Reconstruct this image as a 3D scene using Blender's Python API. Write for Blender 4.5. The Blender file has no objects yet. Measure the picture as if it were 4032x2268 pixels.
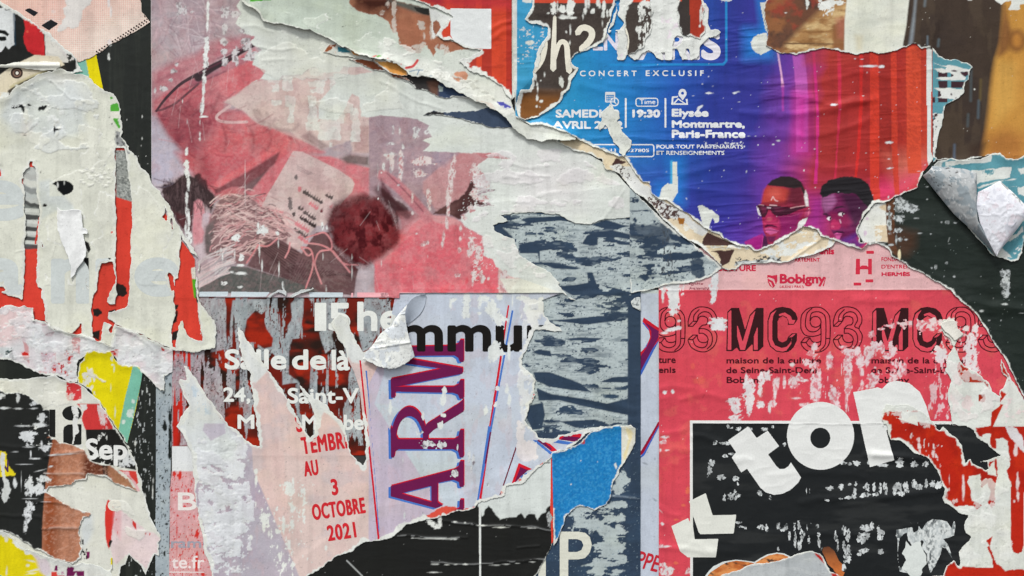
import bpy, math, random
import numpy as np
from mathutils import Vector

# ------------------------------------------------------------------ camera, sky, sun, exposure
K = 2.4 / 4032.0            # metres per unit of the wall plan (the wall is laid out in these units)
ZC = 1.60                   # height of the middle of the view
scene = bpy.context.scene
COL = scene.collection
cam_d = bpy.data.cameras.new("camera"); cam = bpy.data.objects.new("camera", cam_d); COL.objects.link(cam)
cam.location = (0, -3.0, ZC); cam.rotation_euler = (math.radians(90), 0, 0)
cam_d.sensor_width = 36.0; cam_d.lens = 36.0 * 3.0 / 2.4; cam_d.clip_end = 300.0
scene.camera = cam
SUN_EL, SUN_AZ = 60.0, -24.0     # azimuth from the wall's normal, towards the left
w = bpy.data.worlds.new("World"); scene.world = w; w.use_nodes = True
nt = w.node_tree; bg = nt.nodes["Background"]
sky = nt.nodes.new("ShaderNodeTexSky"); sky.sky_type = 'NISHITA'; sky.sun_disc = False
sky.sun_elevation = math.radians(SUN_EL); sky.sun_rotation = math.radians(180 - SUN_AZ)
sky.dust_density = 3.0; sky.air_density = 1.4; sky.ozone_density = 1.0
hsv = nt.nodes.new("ShaderNodeHueSaturation"); hsv.inputs["Saturation"].default_value = 0.22
nt.links.new(sky.outputs[0], hsv.inputs["Color"]); nt.links.new(hsv.outputs[0], bg.inputs["Color"])
bg.inputs["Strength"].default_value = 0.085
sl = bpy.data.lights.new("sun", 'SUN'); sun = bpy.data.objects.new("sun", sl); COL.objects.link(sun)
sl.energy = 1.5; sl.angle = math.radians(10); sl.color = (1.0, 0.975, 0.93)
_el, _az = math.radians(SUN_EL), math.radians(SUN_AZ)
_d = Vector((math.sin(_az) * math.cos(_el), -math.cos(_az) * math.cos(_el), math.sin(_el)))
sun.rotation_euler = (-_d).to_track_quat('-Z', 'Y').to_euler()
scene.view_settings.view_transform = 'Standard'; scene.view_settings.look = 'None'
scene.view_settings.gamma = 1.0; scene.view_settings.use_curve_mapping = False
scene.view_settings.exposure = 0.80

# ------------------------------------------------------------------ helpers
R = 3.0                                   # plan units per grid cell
MX = 168.0                                # margin built past the picture
GX0, GY0 = -MX, -MX
NW = int((4032 + 2 * MX) / R) + 1; NH = int((2268 + 2 * MX) / R) + 1
GX = (GX0 + np.arange(NW) * R).astype(np.float32); GY = (GY0 + np.arange(NH) * R).astype(np.float32)
S = np.zeros((NH, NW), np.float32)        # height of the paper stack so far, in mm
F32 = np.float32
ZONE = {'A': (0, 0), 'B': (0, 600), 'C': (0, 1200), 'D': (0, 1668), 'E': (600, 0), 'F': (600, 600), 'G': (600, 1100), 'H': (600, 1668),
        'I': (1500, 0), 'J': (1500, 600), 'K': (1500, 1100), 'L': (1500, 1668), 'M': (2400, 0), 'N': (2400, 600), 'O': (2400, 1100),
        'P': (2400, 1668), 'Q': (3032, 0), 'R': (3032, 600), 'S': (3032, 1100), 'T': (3032, 1668)}

ZX = {'V': (0, 0, 0.63889), 'W': (0, 0, 1), 'X': (2850, 1190, 2.6), 'Y': (2940, 680, 2.559), 'Z': (1400, 1130, 2.409)}
def cv(z, x, y):
    if z in ZX: o = ZX[z]; return o[0] + x / o[2], o[1] + y / o[2]
    o = ZONE[z]; return o[0] + x / 2.415, o[1] + y / 2.415
def sc(z): return 1 / ZX[z][2] if z in ZX else 1 / 2.415
def parse(s):
    P, fl, z = [], [], 'W'
    for t in s.split():
        if ':' in t: z, t = t.split(':')
        c = t.endswith('!'); t = t.rstrip('!')
        a = t.split(','); P.append(cv(z, float(a[0]), float(a[1]))); fl.append(c)
    return np.array(P, float), np.array(fl)
def lin(c):
    c = np.asarray(c, float) / 255.0
    return np.where(c <= 0.04045, c / 12.92, ((c + 0.055) / 1.055) ** 2.4).astype(F32)

_rt = np.random.RandomState(7).rand(512, 512).astype(F32)
def vn(x, y, seed):
    """value noise"""
    xi = np.floor(x).astype(np.int64); yi = np.floor(y).astype(np.int64)
    fx = (x - xi).astype(F32); fy = (y - yi).astype(F32)
    fx = fx * fx * (3 - 2 * fx); fy = fy * fy * (3 - 2 * fy)
    ox, oy = (seed * 37) % 512, (seed * 101) % 512
    x0 = (xi + ox) & 511; x1 = (x0 + 1) & 511; y0 = (yi + oy) & 511; y1 = (y0 + 1) & 511
    a = _rt[y0, x0]; b = _rt[y0, x1]; c = _rt[y1, x0]; d = _rt[y1, x1]
    a = a + (b - a) * fx; c = c + (d - c) * fx
    return a + (c - a) * fy
def fbm(x, y, sx, sy, seed=0, o=4, rot=0.0, gain=0.55):
    if rot:
        r = math.radians(rot); x, y = x * math.cos(r) + y * math.sin(r), -x * math.sin(r) + y * math.cos(r)
    t = 0; amp = 1; n = 0; x = x / sx; y = y / sy
    for i in range(o):
        t = t + amp * vn(x, y, seed + i * 13); n += amp; amp *= gain; x = x * 2.03 + 3.1; y = y * 2.03 + 7.7
    return t / n
def sstep(a, b, x):
    t = np.clip((x - a) / (b - a), 0, 1); return t * t * (3 - 2 * t)
def box(a, r):
    if r < 1: return a
    for ax in (0, 1):
        p = np.pad(a, [(r + 1, r) if k == ax else (0, 0) for k in (0, 1)], mode='edge').cumsum(axis=ax, dtype=np.float64)
        n = 2 * r + 1
        a = ((np.take(p, range(n, p.shape[ax]), ax) - np.take(p, range(0, p.shape[ax] - n), ax)) / n).astype(F32)
    return a
def maxf(a, r=1):
    p = np.pad(a, r, mode='edge'); o = a.copy(); h, w_ = a.shape
    for j in range(2 * r + 1):
        for i in range(2 * r + 1): o = np.maximum(o, p[j:j + h, i:i + w_])
    return o

def rough(P, fl, amp, seed, step=3.0):
    """walk the outline in small steps; torn stretches wander, clean-cut ones stay straight"""
    n = len(P); out = []; tf = []; nrm = []; arc = []; s = 0.0
    for i in range(n):
        a, b = P[i], P[(i + 1) % n]; L = math.hypot(*(b - a))
        if L < 1e-6: continue
        m = max(1, int(L / step)); t = np.arange(m) / m
        out.append(a + (b - a) * t[:, None]); d = (b - a) / L
        nrm.append(np.tile((-d[1], d[0]), (m, 1))); tf.append(np.full(m, 0.0 if fl[i] else 1.0)); arc.append(s + t * L); s += L
    out = np.concatenate(out); tf = np.concatenate(tf); nrm = np.concatenate(nrm); arc = np.concatenate(arc)
    k = 4; tt = sum(np.roll(tf, j) for j in range(-k, k + 1)) / (2 * k + 1); tt = np.minimum(tt, tf) ** 1.0
    o = np.zeros(len(arc))
    for wl, am, sd in ((70, 1.0, 1), (30, 0.8, 2), (13, 0.6, 3), (7, 0.4, 4)):
        o += am * (vn(arc / wl, np.full(len(arc), seed * 3.3), sd + seed) - 0.5) * 2
    nrm = sum(np.roll(nrm, j, 0) for j in range(-2, 3)) / 5
    return out + nrm * (o * amp * tt)[:, None], tf > 0.5

def evenodd(A, B, xs, ys):
    """even-odd fill of segments A-B on a regular grid"""
    H, W_ = len(ys), len(xs); g = xs[1] - xs[0]
    ya, yb = A[:, 1], B[:, 1]
    lo = np.ceil((np.minimum(ya, yb) - ys[0]) / g).astype(int); hi = np.ceil((np.maximum(ya, yb) - ys[0]) / g).astype(int)
    lo = np.clip(lo, 0, H); hi = np.clip(hi, 0, H); c = hi - lo; k = np.repeat(np.arange(len(A)), c)
    if len(k) == 0: return np.zeros((H, W_), bool)
    rows = np.arange(len(k)) - np.repeat(np.cumsum(c) - c, c) + lo[k]
    y = ys[0] + rows * g; t = (y - ya[k]) / (yb[k] - ya[k]); x = A[k, 0] + t * (B[k, 0] - A[k, 0])
    cx = np.clip(np.ceil((x - xs[0]) / g).astype(int), 0, W_)
    D = np.zeros((H, W_ + 1), int); np.add.at(D, (rows, cx), 1)
    return (D.cumsum(1)[:, :W_] & 1).astype(bool)
def jfa(pts, xs, ys, far=16):
    H, W_ = len(ys), len(xs); g = xs[1] - xs[0]
    X, Y = np.meshgrid(xs, ys); bx = np.full((H, W_), 1e6, F32); by = bx.copy()
    i = np.round((pts[:, 0] - xs[0]) / g).astype(int); j = np.round((pts[:, 1] - ys[0]) / g).astype(int)
    m = (i >= 0) & (i < W_) & (j >= 0) & (j < H)
    bx[j[m], i[m]] = pts[m, 0]; by[j[m], i[m]] = pts[m, 1]
    bd = (bx - X) ** 2 + (by - Y) ** 2; k = far
    steps = []
    while k >= 1: steps.append(k); k //= 2
    for k in steps + [1]:
        for dj in (-k, 0, k):
            for di in (-k, 0, k):
                if (di or dj) and abs(di) < W_ and abs(dj) < H:
                    ts = (slice(max(0, -dj), H - max(0, dj)), slice(max(0, -di), W_ - max(0, di)))
                    ss = (slice(max(0, dj), H - max(0, -dj)), slice(max(0, di), W_ - max(0, -di)))
                    d = (bx[ss] - X[ts]) ** 2 + (by[ss] - Y[ts]) ** 2
                    q = d < bd[ts]
                    bx[ts] = np.where(q, bx[ss], bx[ts]); by[ts] = np.where(q, by[ss], by[ts]); bd[ts] = np.where(q, d, bd[ts])
    return np.minimum(np.sqrt(bd), 4 * g * far)
def sdf(P, xs, ys, far=4):
    B = np.roll(P, -1, 0); ins = evenodd(P, B, xs, ys)
    M = np.concatenate([P, (P + B) / 2]); d = jfa(M, xs, ys, far)
    d = np.maximum(d, 0.05)
    return np.where(ins, d, -d).astype(F32)

# marching squares: corner a b c d = 0..3, crossings on ab bc cd da = 4..7
CASES = {1: [0, 4, 7], 2: [1, 5, 4], 4: [2, 6, 5], 8: [3, 7, 6], 3: [0, 1, 5, 7], 6: [1, 2, 6, 4], 12: [2, 3, 7, 5], 9: [3, 0, 4, 6],
         5: [0, 4, 5, 2, 6, 7], 10: [1, 5, 6, 3, 7, 4], 7: [0, 1, 2, 6, 7], 14: [1, 2, 3, 7, 4], 13: [2, 3, 0, 4, 5], 11: [3, 0, 1, 5, 6], 15: [0, 1, 2, 3]}
def to_mesh(name, M, xs, ys, Z, C, thick=0.45, skirt=True, edge=(226, 228, 222)):
    """M>0 inside; Z in mm; C rgba per node -> mesh of a sheet with its cut or torn edge"""
    H, W_ = M.shape; ins = M > 0
    case = ins[:-1, :-1] * 1 + ins[:-1, 1:] * 2 + ins[1:, 1:] * 4 + ins[1:, :-1] * 8
    NN = H * W_; NE = H * (W_ - 1)
    lens, loops, bnd = [], [], []
    for cs, poly in CASES.items():
        j, i = np.nonzero(case == cs)
        if len(j) == 0: continue
        ids = [j * W_ + i, j * W_ + i + 1, (j + 1) * W_ + i + 1, (j + 1) * W_ + i,
               NN + j * (W_ - 1) + i, NN + NE + j * W_ + i + 1, NN + (j + 1) * (W_ - 1) + i, NN + NE + j * W_ + i]
        loops.append(np.stack([ids[p] for p in poly], 1).ravel()); lens.append(np.full(len(j), len(poly)))
        for a in range(len(poly)):
            p, q = poly[a], poly[(a + 1) % len(poly)]
            if p > 3 and q > 3: bnd.append(np.stack([ids[p], ids[q]], 1))
    if not loops: return None
    loops = np.concatenate(loops); lens = np.concatenate(lens)
    u, inv = np.unique(loops, return_inverse=True)
    X, Y = np.meshgrid(xs, ys); val = np.dstack([X, Y, Z, C]).reshape(NN, -1).astype(F32)
    m = M.ravel(); out = np.zeros((len(u), val.shape[1]), F32)
    n_ = u < NN; out[n_] = val[u[n_]]
    e = ~n_; ue = u[e] - NN; hz = ue < NE
    a = np.where(hz, (ue // (W_ - 1)) * W_ + ue % (W_ - 1), ue - NE); b = np.where(hz, a + 1, a + W_)
    t = (m[a] / (m[a] - m[b]))[:, None]; out[e] = val[a] * (1 - t) + val[b] * t
    nv = len(u); nf = len(lens)
    if skirt and bnd:
        bd = np.searchsorted(u, np.concatenate(bnd)); bu, bi = np.unique(bd.ravel(), return_inverse=True); bi = bi.reshape(-1, 2)
        low = out[bu].copy(); low[:, 2] -= thick; low[:, 3:6] = lin(edge); low[:, 6] = 0
        top = out[bu].copy()
        q = np.stack([bd[:, 1], bd[:, 0], nv + bi[:, 0], nv + bi[:, 1]], 1)
        out = np.concatenate([out, low]); inv = np.concatenate([inv, q.ravel()]); lens = np.concatenate([lens, np.full(len(q), 4)])
    co = np.empty((len(out), 3), F32); co[:, 0] = (out[:, 0] - 2016) * K; co[:, 1] = -out[:, 2] * 0.001 - 0.002; co[:, 2] = ZC - (out[:, 1] - 1134) * K
    me = bpy.data.meshes.new(name); me.vertices.add(len(co)); me.vertices.foreach_set("co", co.ravel())
    me.loops.add(len(inv)); me.polygons.add(len(lens))
    # plan y runs down, so a-b-c-d seen from -Y is clockwise: reverse each face
    st = np.cumsum(lens) - lens; pos = np.arange(len(inv)); f = np.repeat(np.arange(len(lens)), lens)
    rev = st[f] + lens[f] - 1 - (pos - st[f]); inv = inv[rev]
    me.loops.foreach_set("vertex_index", inv.astype(np.int32)); me.polygons.foreach_set("loop_start", st.astype(np.int32))
    sm = np.ones(len(lens), bool); sm[nf:] = False; me.polygons.foreach_set("use_smooth", sm)
    ca = me.color_attributes.new("print", 'FLOAT_COLOR', 'POINT'); ca.data.foreach_set("color", np.ascontiguousarray(out[:, 3:7]).ravel())
    me.update(calc_edges=True); me.validate()
    return me

def new_obj(name, me, mat, parent=None):
    o = bpy.data.objects.new(name, me); COL.objects.link(o)
    if me is not None and mat is not None: me.materials.append(mat)
    if parent is not None: o.parent = parent
    return o
def tag(o, label, cat, group=None):
    o['label'] = label; o['category'] = cat
    if group: o['group'] = group

# ------------------------------------------------------------------ materials (procedural)
def paper_mat(name, gloss_rough=0.42, spec=0.32, grain=0.35, weave=False):
    m = bpy.data.materials.new(name); m.use_nodes = True; t = m.node_tree; N, L = t.nodes, t.links
    b = N["Principled BSDF"]; at = N.new("ShaderNodeAttribute"); at.attribute_name = "print"
    tc = N.new("ShaderNodeTexCoord"); n1 = N.new("ShaderNodeTexNoise"); n1.inputs["Scale"].default_value = 260; n1.inputs["Detail"].default_value = 6
    L.new(tc.outputs["Object"], n1.inputs["Vector"])
    n2 = N.new("ShaderNodeTexNoise"); n2.inputs["Scale"].default_value = 14; n2.inputs["Detail"].default_value = 8; n2.inputs["Roughness"].default_value = 0.65
    L.new(tc.outputs["Object"], n2.inputs["Vector"])
    r1 = N.new("ShaderNodeMapRange"); r1.inputs[1].default_value = 0.3; r1.inputs[2].default_value = 0.7; r1.inputs[3].default_value = 0.93; r1.inputs[4].default_value = 1.05
    L.new(n1.outputs[0], r1.inputs[0])
    r2 = N.new("ShaderNodeMapRange"); r2.inputs[1].default_value = 0.3; r2.inputs[2].default_value = 0.7; r2.inputs[3].default_value = 0.95; r2.inputs[4].default_value = 1.03
    L.new(n2.outputs[0], r2.inputs[0])
    mu = N.new("ShaderNodeMath"); mu.operation = 'MULTIPLY'; L.new(r1.outputs[0], mu.inputs[0]); L.new(r2.outputs[0], mu.inputs[1])
    vm = N.new("ShaderNodeVectorMath"); vm.operation = 'SCALE'; L.new(at.outputs["Color"], vm.inputs[0]); L.new(mu.outputs[0], vm.inputs[3])
    L.new(vm.outputs[0], b.inputs["Base Color"])
    rr = N.new("ShaderNodeMapRange"); rr.inputs[3].default_value = 0.92; rr.inputs[4].default_value = gloss_rough
    L.new(at.outputs["Alpha"], rr.inputs[0]); L.new(rr.outputs[0], b.inputs["Roughness"])
    sp = N.new("ShaderNodeMapRange"); sp.inputs[3].default_value = 0.06; sp.inputs[4].default_value = spec
    L.new(at.outputs["Alpha"], sp.inputs[0]); L.new(sp.outputs[0], b.inputs["Specular IOR Level"])
    bp = N.new("ShaderNodeBump"); bp.inputs["Strength"].default_value = grain; bp.inputs["Distance"].default_value = 0.0006
    n3 = N.new("ShaderNodeTexNoise"); n3.inputs["Scale"].default_value = 90; n3.inputs["Detail"].default_value = 9; n3.inputs["Roughness"].default_value = 0.62
    L.new(tc.outputs["Object"], n3.inputs["Vector"]); L.new(n3.outputs[0], bp.inputs["Height"]); L.new(bp.outputs[0], b.inputs["Normal"])
    return m
M_PAPER = paper_mat("matte_paper", 0.55, 0.14, 0.5)
M_GLOSS = paper_mat("coated_poster_paper", 0.34, 0.24, 0.28)

# ------------------------------------------------------------------ a sheet of paper on the wall
WHITE = (226, 229, 224); CREAM = (220, 221, 208); PASTE = (168, 180, 184)
class Sheet:
    def __init__(s, name, label, cat, outline, col, rgh=3.5, rim=(3, 9), rimcol=WHITE, gloss=0.3, seed=1, lift=0.9, liftw=22,
                 thick=0.45, wr=0.25, wsx=160, wsy=120, far=14, drape=2, group=None, mat=None, edge=None, cuts=(), base=0.0):
        s.name, s.seed, s.thick = name, seed, thick; s.parts = []; s.mat = mat or M_PAPER; s.group = group; s.label = label; s.cat = cat
        P, fl = parse(outline); P, tf = rough(P, fl, rgh, seed)
        x0, y0 = P.min(0) - 30; x1, y1 = P.max(0) + 30
        s.i0 = max(0, int((x0 - GX0) / R)); s.i1 = min(NW, int((x1 - GX0) / R) + 2)
        s.j0 = max(0, int((y0 - GY0) / R)); s.j1 = min(NH, int((y1 - GY0) / R) + 2)
        s.xs = GX[s.i0:s.i1]; s.ys = GY[s.j0:s.j1]; s.X, s.Y = np.meshgrid(s.xs, s.ys)
        s.M = sdf(P, s.xs, s.ys)
        tp = P[tf]
        s.dt = jfa(tp, s.xs, s.ys, far) if len(tp) > 3 else np.full(s.M.shape, 1e3, F32)
        for k, c in enumerate(cuts):
            Q, qf = parse(c); Q, qt = rough(Q, qf, rgh, seed + 50 + k); q = sdf(Q, s.xs, s.ys, far)
            s.M = np.minimum(s.M, -q); s.dt = np.minimum(s.dt, np.abs(q))
        s.C = np.empty(s.M.shape + (4,), F32); s.C[..., :3] = lin(col); s.C[..., 3] = gloss
        s.wear = np.zeros(s.M.shape, F32)
        X, Y = s.X, s.Y
        s.E = 1.5 * wr * (fbm(X, Y, wsx, wsy, seed + 5, 4) + 0.4 * (1 - np.abs(2 * fbm(X, Y, wsx * .5, wsy * .5, seed + 6, 3) - 1)) ** 3)
        s.E = s.E + 1.25 * lift * np.exp(-s.dt / liftw) * (0.25 + 1.3 * fbm(X, Y, 90, 90, seed + 8, 2) ** 1.5)
        s.rim, s.rimcol = rim, rimcol; s.edge = edge or rimcol; s.drape = drape; s.base = base
    # -- painting
    def put(s, a, col, gloss=None, wear=False, dz=0.0):
        a = np.clip(a, 0, 1).astype(F32); c = col if isinstance(col, np.ndarray) else lin(col)
        s.C[..., :3] = s.C[..., :3] * (1 - a[..., None]) + c * a[..., None]
        if gloss is not None: s.C[..., 3] = s.C[..., 3] * (1 - a) + gloss * a
        if wear: s.wear = np.maximum(s.wear, a)
        if dz: s.E = s.E + dz * a
    def area(s, poly, soft=4.0, rgh=0.0, seed=3):
        P, fl = parse(poly); P, _ = rough(P, fl, rgh, seed + s.seed)
        x0, y0 = P.min(0) - soft - 12; x1, y1 = P.max(0) + soft + 12
        i0, i1 = np.searchsorted(s.xs, (x0, x1)); j0, j1 = np.searchsorted(s.ys, (y0, y1)); o = np.zeros(s.M.shape, F32)
        if i1 - i0 < 3 or j1 - j0 < 3: return o
        d = sdf(P, s.xs[i0:i1], s.ys[j0:j1], max(2, int(2 ** math.ceil(math.log2(soft / R + 1)))))
        o[j0:j1, i0:i1] = np.clip(d / soft + 0.5, 0, 1); return o
    def paint(s, poly, col, soft=4.0, alpha=1.0, rgh=0.0, seed=3, **k):
        s.put(s.area(poly, soft, rgh, seed) * alpha, col, **k)
    def n(s, sx, sy, seed=0, o=4, rot=0): return fbm(s.X, s.Y, sx, sy, s.seed + seed, o, rot)
    def grad(s, p0, c0, p1, c1):
        (x0, y0), (x1, y1) = p0, p1; d = (x1 - x0) ** 2 + (y1 - y0) ** 2
        t = np.clip(((s.X - x0) * (x1 - x0) + (s.Y - y0) * (y1 - y0)) / d, 0, 1)[..., None]
        return (lin(c0) * (1 - t) + lin(c1) * t).astype(F32)
    def scuff(s, poly, dens=0.5, sx=14, sy=30, col=WHITE, soft=30, seed=0, alpha=1.0, dz=-0.12, hard=0.05, rot=0, o=4, wear=True):
        """print rubbed or scratched off: sharp-edged patches where noise passes a threshold, denser in the middle of the area"""
        a = s.area(poly, soft, 4, seed) if poly else np.ones(s.M.shape, F32)
        n = s.n(sx, sy, 200 + seed, o, rot); th = 0.83 - 0.46 * dens * a
        m = np.clip((n - th) / hard, 0, 1) * (a > 0.02) * alpha
        s.put(m, col, gloss=0.0, wear=wear, dz=dz)
    def blobs(s, z, spec, col=WHITE, seed=0, dz=-0.12, wear=True, alpha=1.0, inner=0.0, incol=(90, 90, 92), gloss=0.0):
        """ragged patches 'x,y,rx,ry[,rot]' given in zone units"""
        for q, t in enumerate(spec.split()):
            v = [float(k) for k in t.split(',')]; x, y = cv(z, v[0], v[1]); rx, ry = v[2] * sc(z), v[3] * sc(z); rot = math.radians(v[4]) if len(v) > 4 else 0
            r = max(rx, ry) * 1.5 + 8
            i0, i1 = np.searchsorted(s.xs, (x - r, x + r)); j0, j1 = np.searchsorted(s.ys, (y - r, y + r))
            if i1 <= i0 or j1 <= j0: continue
            X = s.X[j0:j1, i0:i1] - x; Y = s.Y[j0:j1, i0:i1] - y; u = X * math.cos(rot) + Y * math.sin(rot); w_ = -X * math.sin(rot) + Y * math.cos(rot)
            rad = np.sqrt((u / rx) ** 2 + (w_ / ry) ** 2)
            nn = fbm(s.X[j0:j1, i0:i1], s.Y[j0:j1, i0:i1], 7 + rx * .4, 8 + ry * .35, s.seed + seed + q * 7, 5, 0, .62)
            f = (1.0 - rad + (nn - 0.5) * (2.3 if min(rx, ry) > 9 else 1.5)) * min(rx, ry)
            a = np.zeros(s.M.shape, F32); a[j0:j1, i0:i1] = np.clip(f / 3.0 + 0.3, 0, 1) * alpha
            s.put(a, col, gloss=gloss, wear=wear, dz=dz)
            if inner:
                b = a * (np.clip((s.n(9, 13, 90 + q, 4) - (1 - inner)) / 0.09, 0, 1)) * .75; s.put(b, incol)
    def line(s, pts, width, col, alpha=1.0, soft=2.5, w2=None, wob=0.0, **k):
        P, _ = parse(pts) if isinstance(pts, str) else (np.array(pts, float), 0)
        mw = max(width, w2 or 0) + soft + wob * 2 + 4; x0, y0 = P.min(0) - mw; x1, y1 = P.max(0) + mw
        i0, i1 = np.searchsorted(s.xs, (x0, x1)); j0, j1 = np.searchsorted(s.ys, (y0, y1))
        if i1 <= i0 or j1 <= j0: return
        X = s.X[j0:j1, i0:i1]; Y = s.Y[j0:j1, i0:i1]; best = np.full(X.shape, 1e9, F32); ww = np.full(X.shape, width, F32)
        if wob: X = X + (fbm(X, Y, 30, 30, s.seed + 4, 2) - .5) * 2 * wob
        L = np.concatenate([[0], np.cumsum(np.hypot(*np.diff(P, axis=0).T))]); T = max(L[-1], 1e-6)
        for q in range(len(P) - 1):
            ax, ay = P[q]; dx, dy = P[q + 1] - P[q]; dd = dx * dx + dy * dy + 1e-9
            t = np.clip(((X - ax) * dx + (Y - ay) * dy) / dd, 0, 1); d = np.hypot(X - ax - t * dx, Y - ay - t * dy)
            m = d < best; best = np.where(m, d, best)
            if w2 is not None: ww = np.where(m, width + (w2 - width) * (L[q] + t * math.sqrt(dd)) / T, ww)
        a = np.zeros(s.M.shape, F32); a[j0:j1, i0:i1] = np.clip((ww / 2 - best) / soft + 0.5, 0, 1) * alpha
        s.put(a, col, **k)
    def specks(s, nmb, col=WHITE, r=(1.5, 4), poly=None, seed=0):
        rs = np.random.RandomState(seed + s.seed * 7); a = s.area(poly, 4) if poly else None
        for _ in range(nmb):
            x = rs.uniform(s.xs[0], s.xs[-1]); y = rs.uniform(s.ys[0], s.ys[-1]); q = rs.uniform(*r)
            i, j = int((x - s.xs[0]) / R), int((y - s.ys[0]) / R)
            if a is not None and a[j, i] < .5: continue
            k = max(1, int(q / 3)); s.C[j:j + 1, i:i + k, :3] = lin(col) * .8 + s.C[j:j + 1, i:i + k, :3] * .2
    def crease(s, pts, width=8, h=0.8, w2=None, col=None, alpha=.5):
        """a raised fold line pressed into the sheet"""
        P, _ = parse(pts); mw = width * 4; x0, y0 = P.min(0) - mw; x1, y1 = P.max(0) + mw
        i0, i1 = np.searchsorted(s.xs, (x0, x1)); j0, j1 = np.searchsorted(s.ys, (y0, y1))
        if i1 <= i0 or j1 <= j0: return
        X = s.X[j0:j1, i0:i1]; Y = s.Y[j0:j1, i0:i1]; Y = Y + (fbm(X, Y, 60, 40, s.seed + 3, 2) - .5) * 14; best = np.full(X.shape, 1e9, F32)
        for q in range(len(P) - 1):
            ax, ay = P[q]; dx, dy = P[q + 1] - P[q]; dd = dx * dx + dy * dy + 1e-9
            t = np.clip(((X - ax) * dx + (Y - ay) * dy) / dd, 0, 1); best = np.minimum(best, np.hypot(X - ax - t * dx, Y - ay - t * dy))
        s.E[j0:j1, i0:i1] += h * np.exp(-(best / width) ** 2)
        if col is not None:
            a = np.zeros(s.M.shape, F32); a[j0:j1, i0:i1] = np.exp(-(best / (width * .45)) ** 2) * alpha * (fbm(X, Y, 60, 30, 9, 3) > .45); s.put(a, col, wear=True)
    def ply(s, poly, sx=60, sy=50, th=.55, col=None, dz=.5, seed=0, alpha=.6, soft=30):
        """a thin skin of paper left standing (or peeled away, dz<0) with a fibrous white edge"""
        a = s.area(poly, soft, 3, seed) if poly else np.ones(s.M.shape, F32)
        n = fbm(s.X, s.Y, sx, sy, s.seed + seed + 400, 5, 0, .52) - (1 - a) * .5; m = np.clip((n - th) / .012, 0, 1)
        if col is not None: s.put(m * alpha, col)
        s.E = s.E + dz * m; e = np.exp(-((n - th) / .011) ** 2) * .75 * (s.n(20, 20, seed + 7, 2) > .42); s.put(e, (232, 234, 230), gloss=0)
    # -- finish
    def done(s):
        lo, hi = s.rim
        if hi > 0:
            wdt = .6 * lo + (.95 * hi - .6 * lo) * np.clip(s.n(46, 46, 20, 3) * 2.6 - 0.95, 0, 1) + (s.n(8, 8, 21, 3) - .5) * 7
            a = np.clip((wdt - s.dt) / 3.0 + .5, 0, 1); s.put(a, s.rimcol, gloss=0.0)
            s.wear = np.maximum(s.wear, a)
            s.E = s.E + 0.5 * (s.n(6, 6, 30, 3) - .5) * np.exp(-s.dt / 8) * 1.2
            s.C[..., :3] *= (1 - 0.14 * np.clip((s.n(7, 7, 31, 3) - .5) * 4, 0, 1) * np.exp(-s.dt / 7))[..., None]
        # grime: rain streaks, faint yellowing and fine dirt of the surface itself
        g = 1 - .10 * np.clip((fbm(s.X, s.Y, 26, 260, 901, 4) - .48) * 4, 0, 1) - .07 * np.clip((fbm(s.X, s.Y, 90, 70, 903, 4) - .5) * 5, 0, 1) - .22 * np.clip((fbm(s.X, s.Y, 7, 6, 905, 4) - .72) * 12, 0, 1)
        s.C[..., :3] *= g[..., None]; yl = np.clip((fbm(s.X, s.Y, 150, 110, 907, 4) - .5) * 4, 0, 1) * .05; s.C[..., 2] *= 1 - yl; s.C[..., 0] *= 1 + yl * .1
        sl_ = (slice(s.j0, s.j1), slice(s.i0, s.i1)); base = S[sl_]
        b = base
        for _ in range(s.drape): b = maxf(b, 1)
        for _ in range(2): b = box(b, s.drape + 1)
        s.Z = np.maximum(b, base) + s.thick + s.base + s.E - min(0, float(s.E[s.M > -8].min()) if (s.M > -8).any() else 0)
        me = to_mesh(s.name, s.M, s.xs, s.ys, s.Z, s.C, s.thick, True, s.edge)
        if not s.parts:
            o = new_obj(s.name, me, s.mat); s.o = o
        else:
            o = new_obj(s.name, None, None); P0 = None; s.o = o
            m = s.M > 0; cx = float(s.X[m].mean()); cy = float(s.Y[m].max())
            o.location = ((cx - 2016) * K, -0.002, ZC - (cy - 1134) * K)
            c = new_obj("paper_sheet", me, s.mat, o); c.matrix_parent_inverse.identity(); c.location = -o.location
        tag(o, s.label, s.cat, s.group)
        top = 0.0
        for p in s.parts: top = max(top, s._part(o, *p))
        for c in list(o.children):          # pieces printed inside a bigger part hang under that part
            for pre, host in getattr(s, 'nest', {}).items():
                if c.name.startswith(pre):
                    h = next(k for k in o.children if k.name.startswith(host)); c.parent = h; c.location = (0, 0, 0)
        S[sl_] = np.where(s.M > -4, s.Z + top, base)
        return s
    def samp(s, F, X, Y):
        x = np.clip((X - s.xs[0]) / R, 0, len(s.xs) - 1.001); y = np.clip((Y - s.ys[0]) / R, 0, len(s.ys) - 1.001)
        i = x.astype(int); j = y.astype(int); fx = x - i; fy = y - j
        if F.ndim == 3: fx = fx[..., None]; fy = fy[..., None]
        return (F[j, i] * (1 - fx) + F[j, i + 1] * fx) * (1 - fy) + (F[j + 1, i] * (1 - fx) + F[j + 1, i + 1] * fx) * fy
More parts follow.
